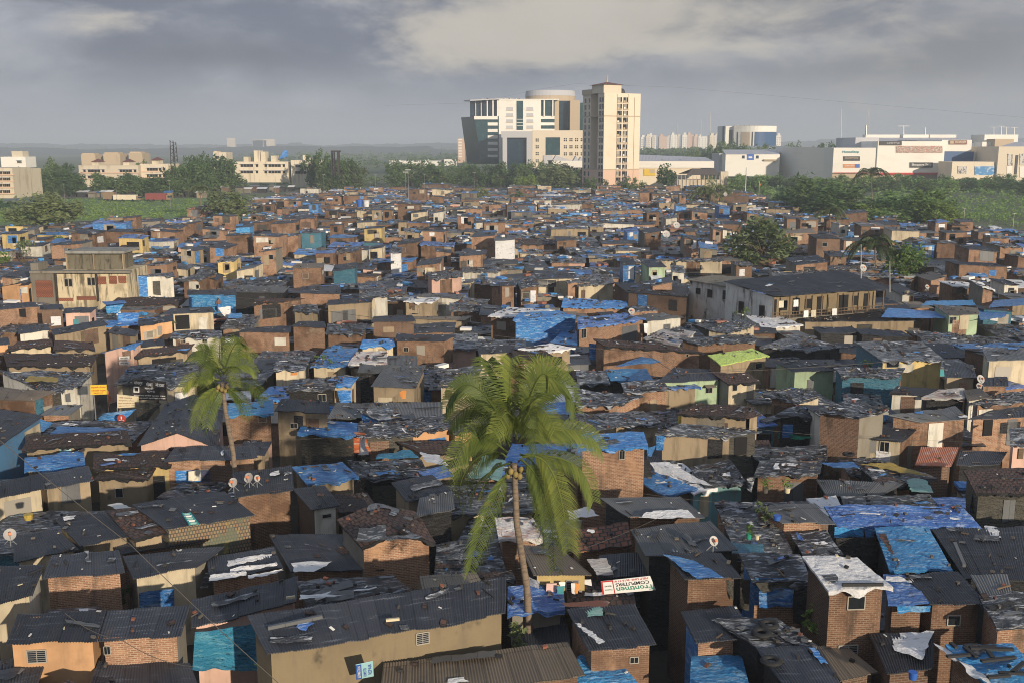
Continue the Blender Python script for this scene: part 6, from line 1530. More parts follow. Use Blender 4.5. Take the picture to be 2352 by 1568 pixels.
# --- beige podium building in front of the office
Yp = 715.0
o = bld('podium_building', 'Q', 1200, Yp, 'beige podium building with a giant framed dark glass gate and small square windows', cat='building')
mb = MB(); blk(mb, 'Q', 1018, 705, 1640, 1130, Yp, 30, 'bldcream'); part(mb, 'wall', o)
mb = MB(); blk(mb, 'Q', 675, 715, 1018, 785, Yp + .3, 28, 'bldgrey'); blk(mb, 'Q', 690, 785, 740, 1150, Yp + .3, 26, 'bldgrey'); blk(mb, 'Q', 955, 785, 1018, 1150, Yp + .3, 26, 'bldgrey'); part(mb, 'gate_frame', o)
mb = MB(); blk(mb, 'Q', 738, 780, 957, 1150, Yp + 4, 4, 'glassnavy'); part(mb, 'gate_glass', o)
mb = MB(); pts = [fx('Q', 845 + 38 * math.cos(a), 900 - 82 * math.sin(a), Yp + 3.9) for a in [math.pi * k / 14 for k in range(15)]]; mb.tube(pts, .12, 'glassteal', 5); part(mb, 'glass_arch', o)
mb = MB(); pane(mb, 'Q', 1165, 782, 1322, 976, Yp, 'glassteal', .15); part(mb, 'glass_panel', o)
for x, ys in ((1055, (795, 870, 945, 1025)), (1365, (792, 870, 948)), (1427, (792, 870, 948)), (1489, (792, 870, 948)), (1551, (792, 870, 948))):
    for y in ys:
        mb = MB()
        for i in (0, 1):
            for j in (0, 1): pane(mb, 'Q', x + i * 20, y + j * 20, x + i * 20 + 14, y + j * 20 + 14, Yp, 'void', .08)
        part(mb, 'window', o)
# --- low white saw-tooth hall
Yh = 655.0
o = bld('hall', 'Q', 1350, Yh, 'low white hall with a zigzag roof at the foot of the podium building', cat='building')
mb = MB(); blk(mb, 'Q', 1140, 985, 1240, 1110, Yh, 14, 'bldgrey'); blk(mb, 'Q', 1240, 1040, 1640, 1115, Yh + 1, 14, 'bldwhite')
for x0, xm, x1, yt in ((1240, 1280, 1470, 980), (1470, 1500, 1530, 990), (1530, 1555, 1600, 1000)):
    a, b, c = fx('Q', x0, 1042, Yh + 1), fx('Q', xm, yt, Yh + 1), fx('Q', x1, 1042, Yh + 1); d = V3((0, 14, 0))
    mb.poly([a, c, b], 'bldgrey'); mb.poly([a, b, b + d, a + d], 'roofmetal'); mb.poly([b, c, c + d, b + d], 'roofmetal')
part(mb, 'wall', o); mb = MB(); pane(mb, 'Q', 1195, 1035, 1238, 1100, Yh, 'void', .1); part(mb, 'opening', o)
# --- cream warehouse right of the tower, thatched hut
Yw = 590.0
o = bld('warehouse', 'R', 600, Yw, 'cream warehouse with a pale metal roof behind the round dark tree', cat='building')
mb = MB(); blk(mb, 'R', 100, 660, 860, 900, Yw + 1, 30, 'bldcream'); part(mb, 'wall', o)
mb = MB(); blk(mb, 'R', 100, 582, 1027, 660, Yw, 2, 'bldwhite'); part(mb, 'fascia', o)
mb = MB(); p = [fx('R', 100, 582, Yw), fx('R', 1027, 580, Yw), fx('R', 930, 535, Yw + 40), fx('R', 100, 503, Yw + 40)]; mb.poly(p, 'roofmetal', [(0, 0), (70, 0), (60, 30), (0, 30)]); mb.poly([p[1], p[1] + V3((0, 40, -4)), p[2]], 'bluepanel'); part(mb, 'roof', o)
for x in (195, 410, 625, 838):
    mb = MB(); q = [fx('R', x + a, b, Yw + c) + V3((0, 0, .3)) for a, b, c in ((15, 575, 8), (35, 575, 8), (10, 556, 22), (-5, 556, 22))]; mb.poly(q, 'bldgrey'); part(mb, 'skylight', o)
board('poster', [fx('R', 205, 752, Yw + .5), fx('R', 338, 752, Yw + .5), fx('R', 338, 675, Yw + .5), fx('R', 205, 675, Yw + .5)], 'signyellow', '', '', parent=o, extra=[(.5, .95, .4, .95, 'bldtan')])
Yt = 560.0
o = bld('thatched_hut', 'R', 900, Yt, 'long hut with a brown thatched roof beside the cream warehouse', cat='hut')
mb = MB(); a, b, c, d = fx('R', 700, 748, Yt), fx('R', 1070, 742, Yt), fx('R', 1045, 668, Yt + 14), fx('R', 770, 668, Yt + 14); mb.poly([a, b, c, d], 'thatch', [(0, 0), (20, 0), (18, 8), (3, 8)]); mb.poly([d, c, b + V3((0, 28, 0)), a + V3((0, 28, 0))], 'thatch'); part(mb, 'roof', o)
for x in range(600, 1200, 45):
    mb = MB(); p = fx('R', x, 750, Yt); mb.bar(p, (p.x, p.y, 0), .25, 'bldtan'); part(mb, 'post', o)
mb = MB(); blk(mb, 'R', 600, 800, 1150, 900, Yt + 2, 10, 'bldold'); part(mb, 'wall', o)
o = bld('tank_stack', 'R', 1150, 565, 'square pale blockwork stack beside the thatched hut', cat='structure'); mb = MB(); blk(mb, 'R', 1108, 705, 1192, 860, 565, 6, 'bldold'); part(mb, 'wall', o)
# --- white hall, shopping centre, oval building
Yx = 690.0
o = bld('white_hall', 'R', 1450, Yx, 'plain white hall with a grey roof and a blue sign beside the shopping centre', cat='building')
mb = MB(); blk(mb, 'R', 1165, 500, 1790, 760, Yx, 40, 'bldwhite'); part(mb, 'wall', o)
mb = MB(); a, b, c, d = fx('R', 1085, 500, Yx), fx('R', 1795, 500, Yx), fx('R', 1795, 445, Yx + 40), fx('R', 1125, 445, Yx + 40); mb.poly([fx('R', 1160, 500, Yx - .5), b, c, d], 'roofmetal', [(0, 0), (60, 0), (60, 10), (0, 10)]); part(mb, 'roof', o)
mb = MB(); blk(mb, 'R', 1090, 490, 1166, 720, Yx + 12, 26, 'bldgrey'); part(mb, 'annex', o)
board('s', [fx('R', 1412, 568, Yx), fx('R', 1497, 568, Yx), fx('R', 1497, 498, Yx), fx('R', 1412, 498, Yx)], 'signblue', '', '', parent=o, extra=[(.25, .75, .3, .6, 'inkwhite')])
wins(o, 'R', (1357, 1522), (515,), 30, 32, Yx, 'bldgrey', 'glassnavy')
mb = MB(); pane(mb, 'R', 1610, 560, 1760, 576, Yx, 'bldtan', 2.0); part(mb, 'canopy', o)
Ym = 640.0
o = bld('shopping_centre', 'S', 1200, Ym, 'huge white shopping centre with dark shop signs and a printed banner', cat='shopping centre')
mb = MB(); blk(mb, 'S', 355, 378, 822, 642, Ym, 60, 'bldwhite'); blk(mb, 'S', 820, 310, 1500, 642, Ym - 1, 70, 'bldwhite'); blk(mb, 'S', 1490, 295, 1797, 416, Ym + .5, 60, 'bldwhite'); blk(mb, 'S', 340, 642, 1500, 800, Ym + .8, 58, 'bldtan'); part(mb, 'wall', o)
# shaded long flank running back to the side
a, b = fx('S', 355, 380, Ym), fx('R', 1755, 405, Ym + 75); zb = fx('S', 355, 640, Ym).z
mb = MB(); mb.poly([V3((b.x, b.y, 0)), V3((a.x, a.y + .3, 0)), V3((a.x, a.y + .3, a.z)), b], 'bldwhite', [(0, 0), (70, 0), (70, 25), (0, 25)]); mb.poly([b, a, V3((a.x, b.y, a.z)), b + V3((0, .5, 0))], 'roofmetal'); part(mb, 'flank', o)
mb = MB(); pane(mb, 'S', 820, 640, 1500, 660, Ym - 1, 'cloth_red', .6); pane(mb, 'S', 355, 638, 820, 646, Ym, 'cloth_red', .5); part(mb, 'red_band', o)
mb = MB(); blk(mb, 'S', 1500, 418, 1803, 720, Ym + .2, 40, 'bluepanel'); part(mb, 'blue_wall', o)
mb = MB(); blk(mb, 'S', 585, 270, 825, 380, Ym + 30, 40, 'bldgrey')
for x0, x1, yt in ((690, 1045, 240), (1085, 1350, 240), (1365, 1640, 240)):
    blk(mb, 'S', x0, yt, x1, 275, Ym + 60, 6, 'bldwhite'); p = [fx('S', x0 - 60, 300, Ym + 40), fx('S', x1 + 90, 306, Ym + 40), fx('S', x1, 272, Ym + 60), fx('S', x0, 272, Ym + 60)]; mb.poly(p, 'roofmetal', [(0, 0), (40, 0), (40, 12), (0, 12)])
part(mb, 'roof', o)
mb = MB(); blk(mb, 'S', 1800, 420, 2075, 530, Ym + 3, 40, 'bldwhite'); part(mb, 'low_wing', o)
mb = MB()
for k in range(24): 
    x = 1815 + k * 9; blk(mb, 'S', x, 420 - R.uniform(5, 60) * (1 if k < 13 else .5), x + R.uniform(5, 14), 422, Ym + 8, 3, R.choice(['bldgrey', 'glassteal', 'bldwhite', 'signdark']))
part(mb, 'roof_plant', o)
def sg(l, b, r, t, Y, m, lines=(), extra=()): board('s', [fx('S', l, b, Y), fx('S', r, b, Y), fx('S', r, t, Y), fx('S', l, t, Y)], m, '', '', lines, extra, th=.3, parent=o)
tb = MB(); q = [fx('S', 447, 438, Ym), fx('S', 620, 438, Ym), fx('S', 620, 408, Ym), fx('S', 447, 408, Ym)]; write(tb, q, 'HomeStop', 0, 1, 0, 1, 'signteal', V3((0, -.3, 0))); part(tb, 'lettering', o)
sg(452, 515, 628, 468, Ym, 'signdark', [('CROSSWORD', .1, .9, .45, .8, 'bldtan')]); sg(452, 588, 628, 550, Ym, 'signorange', [('spencer\'s', .08, .66, .25, .8, 'inkwhite')], [(.7, .97, .02, .98, 'signblue')])
sg(833, 352, 1067, 308, Ym - 1.2, 'signdark', [('LIFESTYLE', .35, .9, .3, .7, 'bldgrey')]); sg(1010, 430, 1495, 358, Ym - 1.2, 'poster'); sg(1153, 587, 1392, 532, Ym - 1.2, 'signdark', [('Shoppers Stop', .07, .94, .25, .78, 'inkwhite')])
sg(1565, 343, 1753, 300, Ym + .2, 'signbrown', [('इनऑर्बिट', .32, .94, .2, .85, 'bldcream')], [(.05, .25, .2, .85, 'bldtan')]); sg(1020, 714, 1178, 665, Ym + .3, 'signbrown', [('SALE', .2, .78, .3, .9, 'inkwhite')]); sg(190, 438, 278, 378, Ym + 28, 'bldtan')
Yc = 615.0
o = bld('shopping_centre_wing', 'S', 2200, Yc, 'cream tiled wing with tall posters beside the blue wall of the shopping centre', cat='shopping centre')
mb = MB(); blk(mb, 'S', 1600, 525, 2092, 760, Yc, 20, 'bldcream'); blk(mb, 'S', 2090, 365, 2700, 760, Yc - 2, 40, 'bldcream'); part(mb, 'wall', o)
mb = MB(); blk(mb, 'S', 1940, 240, 2285, 330, Yc + 60, 20, 'bldwhite'); blk(mb, 'S', 2050, 285, 2240, 372, Yc + 45, 12, 'bldtan'); blk(mb, 'S', 1915, 315, 2060, 372, Yc + 50, 12, 'bldwhite'); part(mb, 'roof_block', o)
p = [fx('S', 2090, 365, Yc - 2), fx('S', 2700, 365, Yc - 2), fx('S', 2500, 318, Yc + 20), fx('S', 2260, 318, Yc + 20)]; mb = MB(); mb.poly(p, 'roofmetal', [(0, 0), (40, 0), (30, 10), (10, 10)]); part(mb, 'roof', o)
for l, b, r_, t_, Y, m in ((1655, 650, 1750, 570, Yc, 'posterman'), (1832, 665, 2048, 573, Yc, 'posterblue'), (2178, 565, 2230, 442, Yc - 2, 'posterman'), (2172, 700, 2225, 570, Yc - 2, 'bldwhite'), (2305, 560, 2420, 440, Yc - 2, 'posterman'), (2305, 690, 2420, 575, Yc - 2, 'bldwhite')): sg(l, b, r_, t_, Y, m)
for x in (1890, 1970, 2265):
    mb = MB(); pane(mb, 'S', x, 455, x + 8, 660 if x > 2200 else 525, Yc - 2 if x > 2200 else Ym + 3, 'signdark', .3); part(mb, 'slot', o)
Yv = 1080.0
o = bld('oval_building', 'R', 1450, Yv, 'white curved office building with a band of blue glass on a wooded rise', cat='office building')
A, B = fx('R', 1255, 360, Yv).x, fx('R', 1755, 360, Yv).x; z1, z0 = fx('R', 1500, 168, Yv).z, fx('R', 1500, 400, Yv).z
def arc(mb, f0, f1, za, zb_, m, out=0.0):
    rows = []
    P = []
    for k in range(13):
        f = f0 + (f1 - f0) * k / 12; x = A + (B - A) * f; y = Yv - 14 * math.sin(math.pi * min(1, max(0, f))) - out; P.append((x, y))
    for (xa, ya), (xb, yb) in zip(P, P[1:]): mb.poly([(xa, ya, za), (xb, yb, za), (xb, yb, zb_), (xa, ya, zb_)], m, [(xa, za), (xb, za), (xb, zb_), (xa, zb_)])
    return P
mb = MB(); P = arc(mb, 0, 1, z0, z1, 'bldwhite'); mb.poly([(x, y, z1) for x, y in P] + [(B, Yv + 40, z1), (A, Yv + 40, z1)], 'bldgrey'); mb.poly([(B, Yv, z0), (B, Yv + 40, z0), (B, Yv + 40, z1), (B, Yv, z1)], 'bldgrey'); mb.poly([(A, Yv + 40, z0), (A, Yv, z0), (A, Yv, z1), (A, Yv + 40, z1)], 'bldgrey'); blk(mb, 'R', 1165, 168, 1258, 400, Yv + 6, 30, 'bldwhite'); blk(mb, 'R', 1127, 168, 1166, 400, Yv + 12, 26, 'glassnavy'); part(mb, 'wall', o)
zg = fx('R', 1500, 238, Yv).z
mb = MB(); arc(mb, .42, 1.0, z0, zg, 'bluepanel', .3); part(mb, 'glass_band', o); mb = MB(); arc(mb, .14, .32, z0, zg, 'bldtan', .3); part(mb, 'recess', o); mb = MB(); arc(mb, .06, .085, z0, zg, 'signdark', .3); part(mb, 'slot', o); mb = MB(); arc(mb, .36, .385, z0, zg, 'signdark', .3); part(mb, 'slot', o); mb = MB(); pane(mb, 'R', 1205, 215, 1245, 400, Yv + 6, 'glassnavy', .2); part(mb, 'opening', o)
mb = MB()
for k in range(12): x = 1270 + k * 30; blk(mb, 'R', x, 168 - R.uniform(3, 12), x + 12, 172, Yv + 10, 3, 'bldtan')
part(mb, 'roof_plant', o)
# --- far white apartment towers
GT = 'white apartment towers on the far plain'
for i, (x0, y0, x1) in enumerate([(165, 300, 195), (225, 290, 262), (258, 275, 345), (383, 292, 478), (518, 270, 590), (590, 285, 618), (655, 272, 708), (708, 270, 785), (845, 290, 942), (978, 278, 1045), (1045, 262, 1120), (-260, 300, -230), (1760, 280, 1812), (300, 300, 330), (480, 300, 515), (790, 290, 830)]):
    Y = 1900 + 120 * (i % 3); a, b = fx('R', x0, y0, Y), fx('R', x1, 420, Y)
    o = empty('apartment_tower', ((a.x + b.x) / 2, Y, 0), 'pale apartment tower in the row on the hazy far plain', 'tower', GT); m = ['bldwhite', 'bldcream', 'bldwhite', 'bldpink'][i % 4]
    mb = MB(); mb.box(a.x, b.x, Y, Y + 14, 0, a.z, m, hoff()); mb.box(a.x + 2, a.x + 7, Y, Y + 8, a.z, a.z + 4, m, hoff()); n = max(2, int((b.x - a.x) / 5))
    for k in range(n):
        for z in range(6, int(a.z) - 1, 4): x = a.x + (k + .3) * (b.x - a.x) / n; mb.box(x, x + 2.2, Y - .3, Y, z, z + 2, 'bldgrey', 0)
    part(mb, 'wall', o)
for i, (t, x0, y0, x1, Y) in enumerate([('O', 110, 105, 205, 4200), ('O', 205, 100, 305, 4200), ('N', 1990, 90, 2065, 4300), ('O', 1910, 95, 1972, 1500), ('N', 2215, 110, 2340, 4200)]):
    a, b = fx(t, x0, y0, Y), fx(t, x1, 200, Y); o = empty('apartment_tower', ((a.x + b.x) / 2, Y, 0), 'faint pale block standing on the far hills' if i != 3 else 'slim pink striped tower just beside the leaning glass wedge', 'tower', 'faint blocks on the far hills' if i != 3 else None)
    mb = MB(); mb.box(a.x, b.x, Y, Y + 20, 0, a.z, 'bldcream' if i != 3 else 'bldpink', hoff())
    part(mb, 'wall', o)
    if i == 3:
        mb = MB()
        for z in range(8, int(a.z) - 1, 4): mb.box(a.x + 1, a.x + (b.x - a.x) * .6, Y - .3, Y, z, z + 2, 'bldwhite', 0)
        part(mb, 'balcony_bands', o)
o = bld('warehouse_row', 'O', 1600, 1280, 'long low row of white sheds behind the dark tree belt', cat='shed'); mb = MB()
for x0, x1, y0 in ((1310, 1345, 285), (1340, 1400, 283), (1400, 1620, 290), (1620, 1650, 280), (1650, 1760, 290), (1790, 1900, 277)): blk(mb, 'O', x0, y0, x1, 335, 1280, 20, 'bldwhite')
part(mb, 'wall', o)
# --- apartment blocks at the side
def flat(name, t, l, tp, r, bt, Y, m, label, rows, cols, roofs=(), depth=14, band=True):
    o = bld(name, t, (l + r) / 2, Y, label, cat='apartment block'); mb = MB(); blk(mb, t, l, tp, r, bt, Y, depth, m); part(mb, 'wall', o)
    H = bt - tp
    for y in rows:
        if band:
            mb = MB(); pane(mb, t, l, y + 24, r, y + 34, Y, 'bldpink', .5); part(mb, 'band', o)
        for x, w in cols:
            mb = MB(); pane(mb, t, x, y, x + w, y + 22, Y, 'void', .1); wo = part(mb, 'window', o); sb = MB(); pane(sb, t, x - 3, y - 6, x + w + 3, y - 2, Y, 'bldgrey', 1.0)
            if w > 30:
                for k in range(1, 4): pane(sb, t, x + w * k / 4 - 2, y, x + w * k / 4 + 2, y + 22, Y, 'frame', .2)
            part(sb, 'sunshade', wo)
    for (x0, y0, x1, mm) in roofs:
        rb = MB(); blk(rb, t, x0, y0, x1, tp + 2, Y + 2, 8, 'bldold' if m == 'bldwhite' else m); ro = part(rb, 'stair_house', o)
        if mm == 'redroof':
            a, b = fx(t, x0 - 4, y0, Y + 2), fx(t, x1 + 6, y0 - 18, Y + 2); c = MB(); mx = (a.x + b.x) / 2; P = [(a.x, Y + 1, a.z), (b.x, Y + 1, a.z), (b.x, Y + 11, a.z), (a.x, Y + 11, a.z)]; tp_ = (mx, Y + 6, b.z + .6)
            for i in range(4): c.poly([P[i], P[(i + 1) % 4], tp_], 'redroof')
            part(c, 'roof', ro)
    return o
flat('apartment_block', 'N', 688, 330, 1225, 520, 545, 'bldold', 'long cream apartment block with red stair house roofs behind the roadside trees', (368, 422), ((732, 20), (772, 108), (895, 22), (1050, 108), (1175, 22)), ((805, 300, 865, 'redroof'), (1080, 300, 1135, 'redroof')))
flat('apartment_block', 'N', 1226, 318, 1512, 520, 549, 'bldold', 'cream apartment block with one red stair house, joined to the end of the long one', (355, 410), ((1290, 95), (1395, 22), (1430, 22)), ((1330, 285, 1388, 'redroof'),))
flat('apartment_block', 'O', -60, 298, 440, 480, 590, 'bldold', 'white apartment block with a blue sheet on its roof', (322, 378), ((5, 110), (140, 20), (215, 24), (250, 108), (375, 20)), ((30, 255, 75, 'x'), (270, 245, 320, 'x'), (180, 210, 225, 'x'), (120, 200, 178, 'x')), band=False)
flat('apartment_block', 'O', 445, 285, 712, 520, 586, 'bldold', 'white apartment block partly hidden by trees, at the end of the row', (325, 382), ((485, 95), (600, 50)), ((550, 240, 595, 'x'),), band=False)
flat('apartment_block', 'N', -120, 352, 130, 620, 380, 'bldold', 'cream four storey block cut by the frame edge', (385, 440, 495, 550), ((-20, 40), (28, 62)), (), band=True)
flat('apartment_block', 'N', 132, 360, 232, 600, 392, 'bldold', 'narrow balconied end block by the roadside trees', (390, 445, 500, 555), ((150, 26), (195, 26)), (), band=False)
flat('apartment_block', 'N', 5, 255, 230, 350, 640, 'bldwhite', 'white rooftop with a grey tank house behind the four storey block', (290,), ((150, 40),), ((100, 205, 200, 'x'),), band=False)
for l, tp, r in ((710, 235, 842), (905, 228, 1058), (1128, 222, 1255)):
    flat('apartment_block', 'N', l, tp, r, 330, 640, 'bldtan', ['arched tan rooftop behind the long cream block, smallest of three', 'arched tan rooftop behind the long cream block, the middle of three', 'arched tan rooftop behind the red stair houses, nearest the tall trees'][(l > 800) + (l > 1100)], (), (), ((l + 10, tp - 12, r - 20, 'x'),), band=False)
flat('apartment_block', 'N', 1870, 215, 1995, 420, 620, 'bldold', 'stained pale block peering between tall trees and the white block', (250, 290), ((1890, 30), (1940, 30)), ((1875, 205, 1905, 'x'),), band=False)
mb = MB(); p = [fx('O', 340, 275, 594), fx('O', 425, 250, 594), fx('O', 418, 200, 596), fx('O', 385, 195, 596)]; mb.poly(p, 'blu', [(0, 0), (6, 0), (5, 5), (2, 5)]); mb.poly([p[1], p[1] + V3((-1, 4, 0)), p[2]], 'blu'); mb.poly([p[0], p[3], p[0] + V3((2, 4, 0))], 'blu'); tag(mb.build('tarpaulin'), 'blue tarpaulin tent on the roof of the white apartment block', 'tarpaulin')
lay('O', [(80, 298), (250, 298), (250, 276), (90, 280)], 0, 'blu', '') if False else None
# dark twin column tower, masts, pylon
o = bld('column_tower', 'O', 835, 520, 'dark twin column tower rising from the trees', cat='tower'); mb = MB()
for x0, x1 in ((797, 812), (818, 830), (850, 872)): blk(mb, 'O', x0, 203, x1, 420, 520, 3, 'signdark')
part(mb, 'column', o); mb = MB(); blk(mb, 'O', 795, 200, 874, 212, 519.8, 4, 'signdark'); part(mb, 'cap', o)
def mast(t, x, y0, y1, Y, w, lab, arms=0, lattice=False, name='mast', group=None, cat='mast'):
    p = fx(t, x, y0, Y); mb = MB(); b = V3((p.x, Y, 0)) if y1 is None else fx(t, x, y1, Y)
    if lattice:
        for sx in (-1, 1): mb.bar(V3((p.x + sx * w * 2, Y, b.z)), V3((p.x + sx * w * 1.2, Y, p.z)), w * .5, 'signdark')
        n = 10
        for k in range(n): z0, z1 = b.z + (p.z - b.z) * k / n, b.z + (p.z - b.z) * (k + 1) / n; s = 1 if k % 2 else -1; mb.bar((p.x + s * w * 1.8, Y, z0), (p.x - s * w * 1.8, Y, z1), w * .35, 'signdark')
    else: mb.tube([b, p], [w, w * .6], 'steel', 6)
    for k in range(arms): z = p.z - .1 - .4 * k * w * 4; mb.bar((p.x - w * 8, Y, z), (p.x + w * 8, Y, z), w, 'bldgrey'); 
    tag(mb.build(name), lab, cat, group)
mast('N', 1505, 112, 420, 475, .55, 'dark steel lattice mast with a bent floodlight arm behind the cream block', 0, True, 'lattice_mast')
mast('N', 1530, 125, 300, 474, .5, 'narrow dark lattice panel beside the floodlight mast', 0, True, 'lattice_mast')
GL = 'street lamps along the far road'
for t, x, y in (('N', 557, 492), ('N', 1014, 460), ('N', 1483, 460), ('O', 308, 430), ('O', 733, 410), ('O', 1188, 412), ('O', 1620, 405), ('O', 2054, 392)):
    mast(t, x, y, None, 400 if t == 'N' else 440, .08, 'thin grey street lamp on the far road', 1, name='street_lamp', group=GL, cat='street lamp')
mast('O', 1453, 385, None, 430, .14, 'antenna pole with cross bars on a far brick house, shorter of two', 2, name='antenna'); mast('O', 1474, 365, None, 430, .14, 'antenna pole with cross bars on a far brick house, taller of two', 2, name='antenna')
mast('S', 1730, 1015, None, 300, .06, 'pale lamp post at the mangrove edge, nearer the trees', 1, name='street_lamp', cat='street lamp'); mast('S', 2250, 1065, None, 285, .06, 'pale lamp post at the mangrove edge near the frame edge', 1, name='street_lamp', cat='street lamp')
mast('R', 1408, 655, None, 500, .35, 'white pole before the white hall', 0); mast('I', 1295, 30, 250, 118, .06, 'slender antenna mast with dish behind the veranda roof', 0, name='antenna'); mast('I', 1482, 140, 340, 112, .06, 'leaning bamboo pole with a white rag by the veranda roof', 0, name='pole', cat='pole')
for x, y in ((593, 110), (880, 110), (985, 0)): mast('R', x, y, 300, 2100, .9, {593: 'thin radio mast above the far white towers, lowest', 880: 'thin radio mast above the far white towers, next to the oval building', 985: 'tallest thin radio mast above the far white towers'}[x], 0, name='radio_mast')
for x, y, l in ((433, -40, 'thin radio mast left of the rooftop masts of the shopping centre'), (722, -60, 'tall thin radio mast rising behind the shopping centre roof')): mast('S', x, y, 330, 1500, .5, l, 0, name='radio_mast')
mast('S', 695, 140, 245, 700, .7, 'dark rooftop mast at the end of the shopping centre ridge', 0); mast('S', 1088, 148, 245, 700, .5, 'rooftop mast with a lamp head in the middle of the shopping centre', 1); mast('S', 1315, 165, 245, 700, .35, 'thinnest rooftop mast on the shopping centre', 0)
for x, y in ((2035, 160), (2115, 150), (2165, 160), (2250, 165)): mast('S', x, y, 290, 690, .3, 'antenna in the rooftop cluster beside the shopping centre', 1, name='antenna', group='antennas on the shopping centre wing')
mast('N', 1800, 650, 790, 330, .25, 'white steel frame stand beside a palm at the field edge', 0, True, 'frame_stand', cat='frame')
# vehicles and stalls along the far road
def truck(t, x, y, Y, L, H, m, label, name='lorry', cat='lorry', cab=True):
    c = fx(t, x, y, Y); o = empty(name, (c.x, Y, 0), label, cat); o['_o'] = (c.x, Y, 0); mb = MB()
    mb.box(c.x - L / 2, c.x + L / 2, Y, Y + 2.4, .9, H, m, hoff()); part(mb, 'body', o)
    if cab:
        mb = MB(); mb.box(c.x + L / 2 + .1, c.x + L / 2 + 2.0, Y + .1, Y + 2.3, .8, H * .82, 'carbrown', hoff()); mb.box(c.x + L / 2 + .8, c.x + L / 2 + 2.02, Y + .05, Y + 2.35, H * .5, H * .72, 'glassnavy', hoff()); part(mb, 'cab', o)
    for k in (-.35, -.1, .35):
        mb = MB(); q = c.x + L * k; rows = [[V3((q + .55 * math.cos(i * .5236), Y - .1 + d * .3, .55 + .55 * math.sin(i * .5236))) for i in range(13)] for d in (0, 1)]; mb.grid(rows, 'rubber', [[(i, 0) for i in range(13)], [(i, 1) for i in range(13)]]); mb.poly(rows[0][:-1][::-1], 'rubber'); part(mb, 'wheel', o)
zr = 0
truck('N', 1360, 560, 452, 9, 3.6, 'carred', 'long red lorry parked on the far road before dark trees')
truck('N', 1090, 580, 452, 10, 3.0, 'bldold', 'long grey tanker lorry beside the red lorry on the far road', cab=True)
truck('N', 160, 600, 430, 13, 3.6, 'carwhite', 'white bus parked before the cream block at the frame edge', 'bus', 'bus', False)
truck('N', 950, 585, 455, 5, 4.0, 'carbrown', 'small brown lorry behind the grey tanker')
GS = 'stalls and huts along the far road'
for i in range(30):
    u = 190 + i * 16.5 + R.uniform(-5, 5); v = (452 if u < 470 else 441) + R.uniform(-2, 4); p = PZ(u, v, 0); s = R.uniform(2, 5)
    o = empty('stall', p, 'small roadside stall on the far road edge', 'stall', GS); o['_o'] = tuple(p); mb = MB(); m = R.choice(['bldwhite', 'plag', 'blu', 'tan', 'wht', 'concrete', 'olive']); h = R.uniform(2, 3)
    mb.box(p.x - s / 2, p.x + s / 2, p.y, p.y + 2.5, 0, h, R.choice(['brickdark', 'tan', 'concrete', 'blk']), hoff()); part(mb, 'wall', o); mb = MB(); mb.poly([(p.x - s / 2 - .4, p.y - .8, h - .1), (p.x + s / 2 + .4, p.y - .8, h - .1), (p.x + s / 2 + .4, p.y + 2.9, h + .7), (p.x - s / 2 - .4, p.y + 2.9, h + .7)], m, [(hoff(), 0), (s, 0), (s, 3), (0, 3)]); part(mb, 'roof', o)
# --- old stained concrete building among the shacks
Ya = PZ(*T('N', 700, 1260), 7.0).y
o = bld('concrete_house', 'N', 700, Ya, 'old two storey cream building streaked with black mould, with brick lattice panels', cat='building')
mb = MB(); blk(mb, 'N', 495, 1262, 1138, 1640, Ya, 8, 'mouldwall'); blk(mb, 'N', 262, 1272, 495, 1640, Ya - .6, 8.6, 'concrete'); part(mb, 'wall', o)
mb = MB(); blk(mb, 'N', 590, 1098, 1082, 1262, Ya + 3, 4, 'mouldy'); blk(mb, 'N', 265, 1190, 340, 1275, Ya + 2, 3, 'concrete'); part(mb, 'upper_storey', o)
mb = MB(); blk(mb, 'N', 568, 1082, 1086, 1104, Ya + 2, 6, 'grey'); blk(mb, 'N', 255, 1258, 1140, 1276, Ya - .9, 1.0, 'concrete'); part(mb, 'slab', o)
mb = MB()
for x in (572, 810, 1068): blk(mb, 'N', x, 1104, x + 22, 1262, Ya + 2.6, .6, 'tan')
part(mb, 'pillar', o)
for l, tp, r, bt, Y in ((312, 1340, 470, 1486, Ya - .6), (860, 1305, 935, 1372, Ya), (958, 1300, 1028, 1368, Ya), (1040, 1300, 1110, 1362, Ya), (500, 1492, 645, 1520, Ya), (675, 1478, 845, 1510, Ya)):
    mb = MB(); pane(mb, 'N', l, tp, r, bt, Y, 'brickred', .12); part(mb, 'brick_lattice', o)
for l, tp, r, bt in ((565, 1322, 642, 1394), (765, 1312, 842, 1384)):
    mb = MB(); pane(mb, 'N', l, tp, r, bt, Ya, 'frame', .08); w = part(mb, 'window', o); pb = MB(); pane(pb, 'N', l + 6, tp + 6, (l + r) / 2 - 3, bt - 6, Ya, 'void', .14); pane(pb, 'N', (l + r) / 2 + 3, tp + 6, r - 6, bt - 6, Ya, 'void', .14); part(pb, 'pane', w)
for x in (848, 487):
    mb = MB(); blk(mb, 'N', x, 1276, x + 10, 1520, Ya - .85, .25, 'signdark'); part(mb, 'drain_pipe', o)
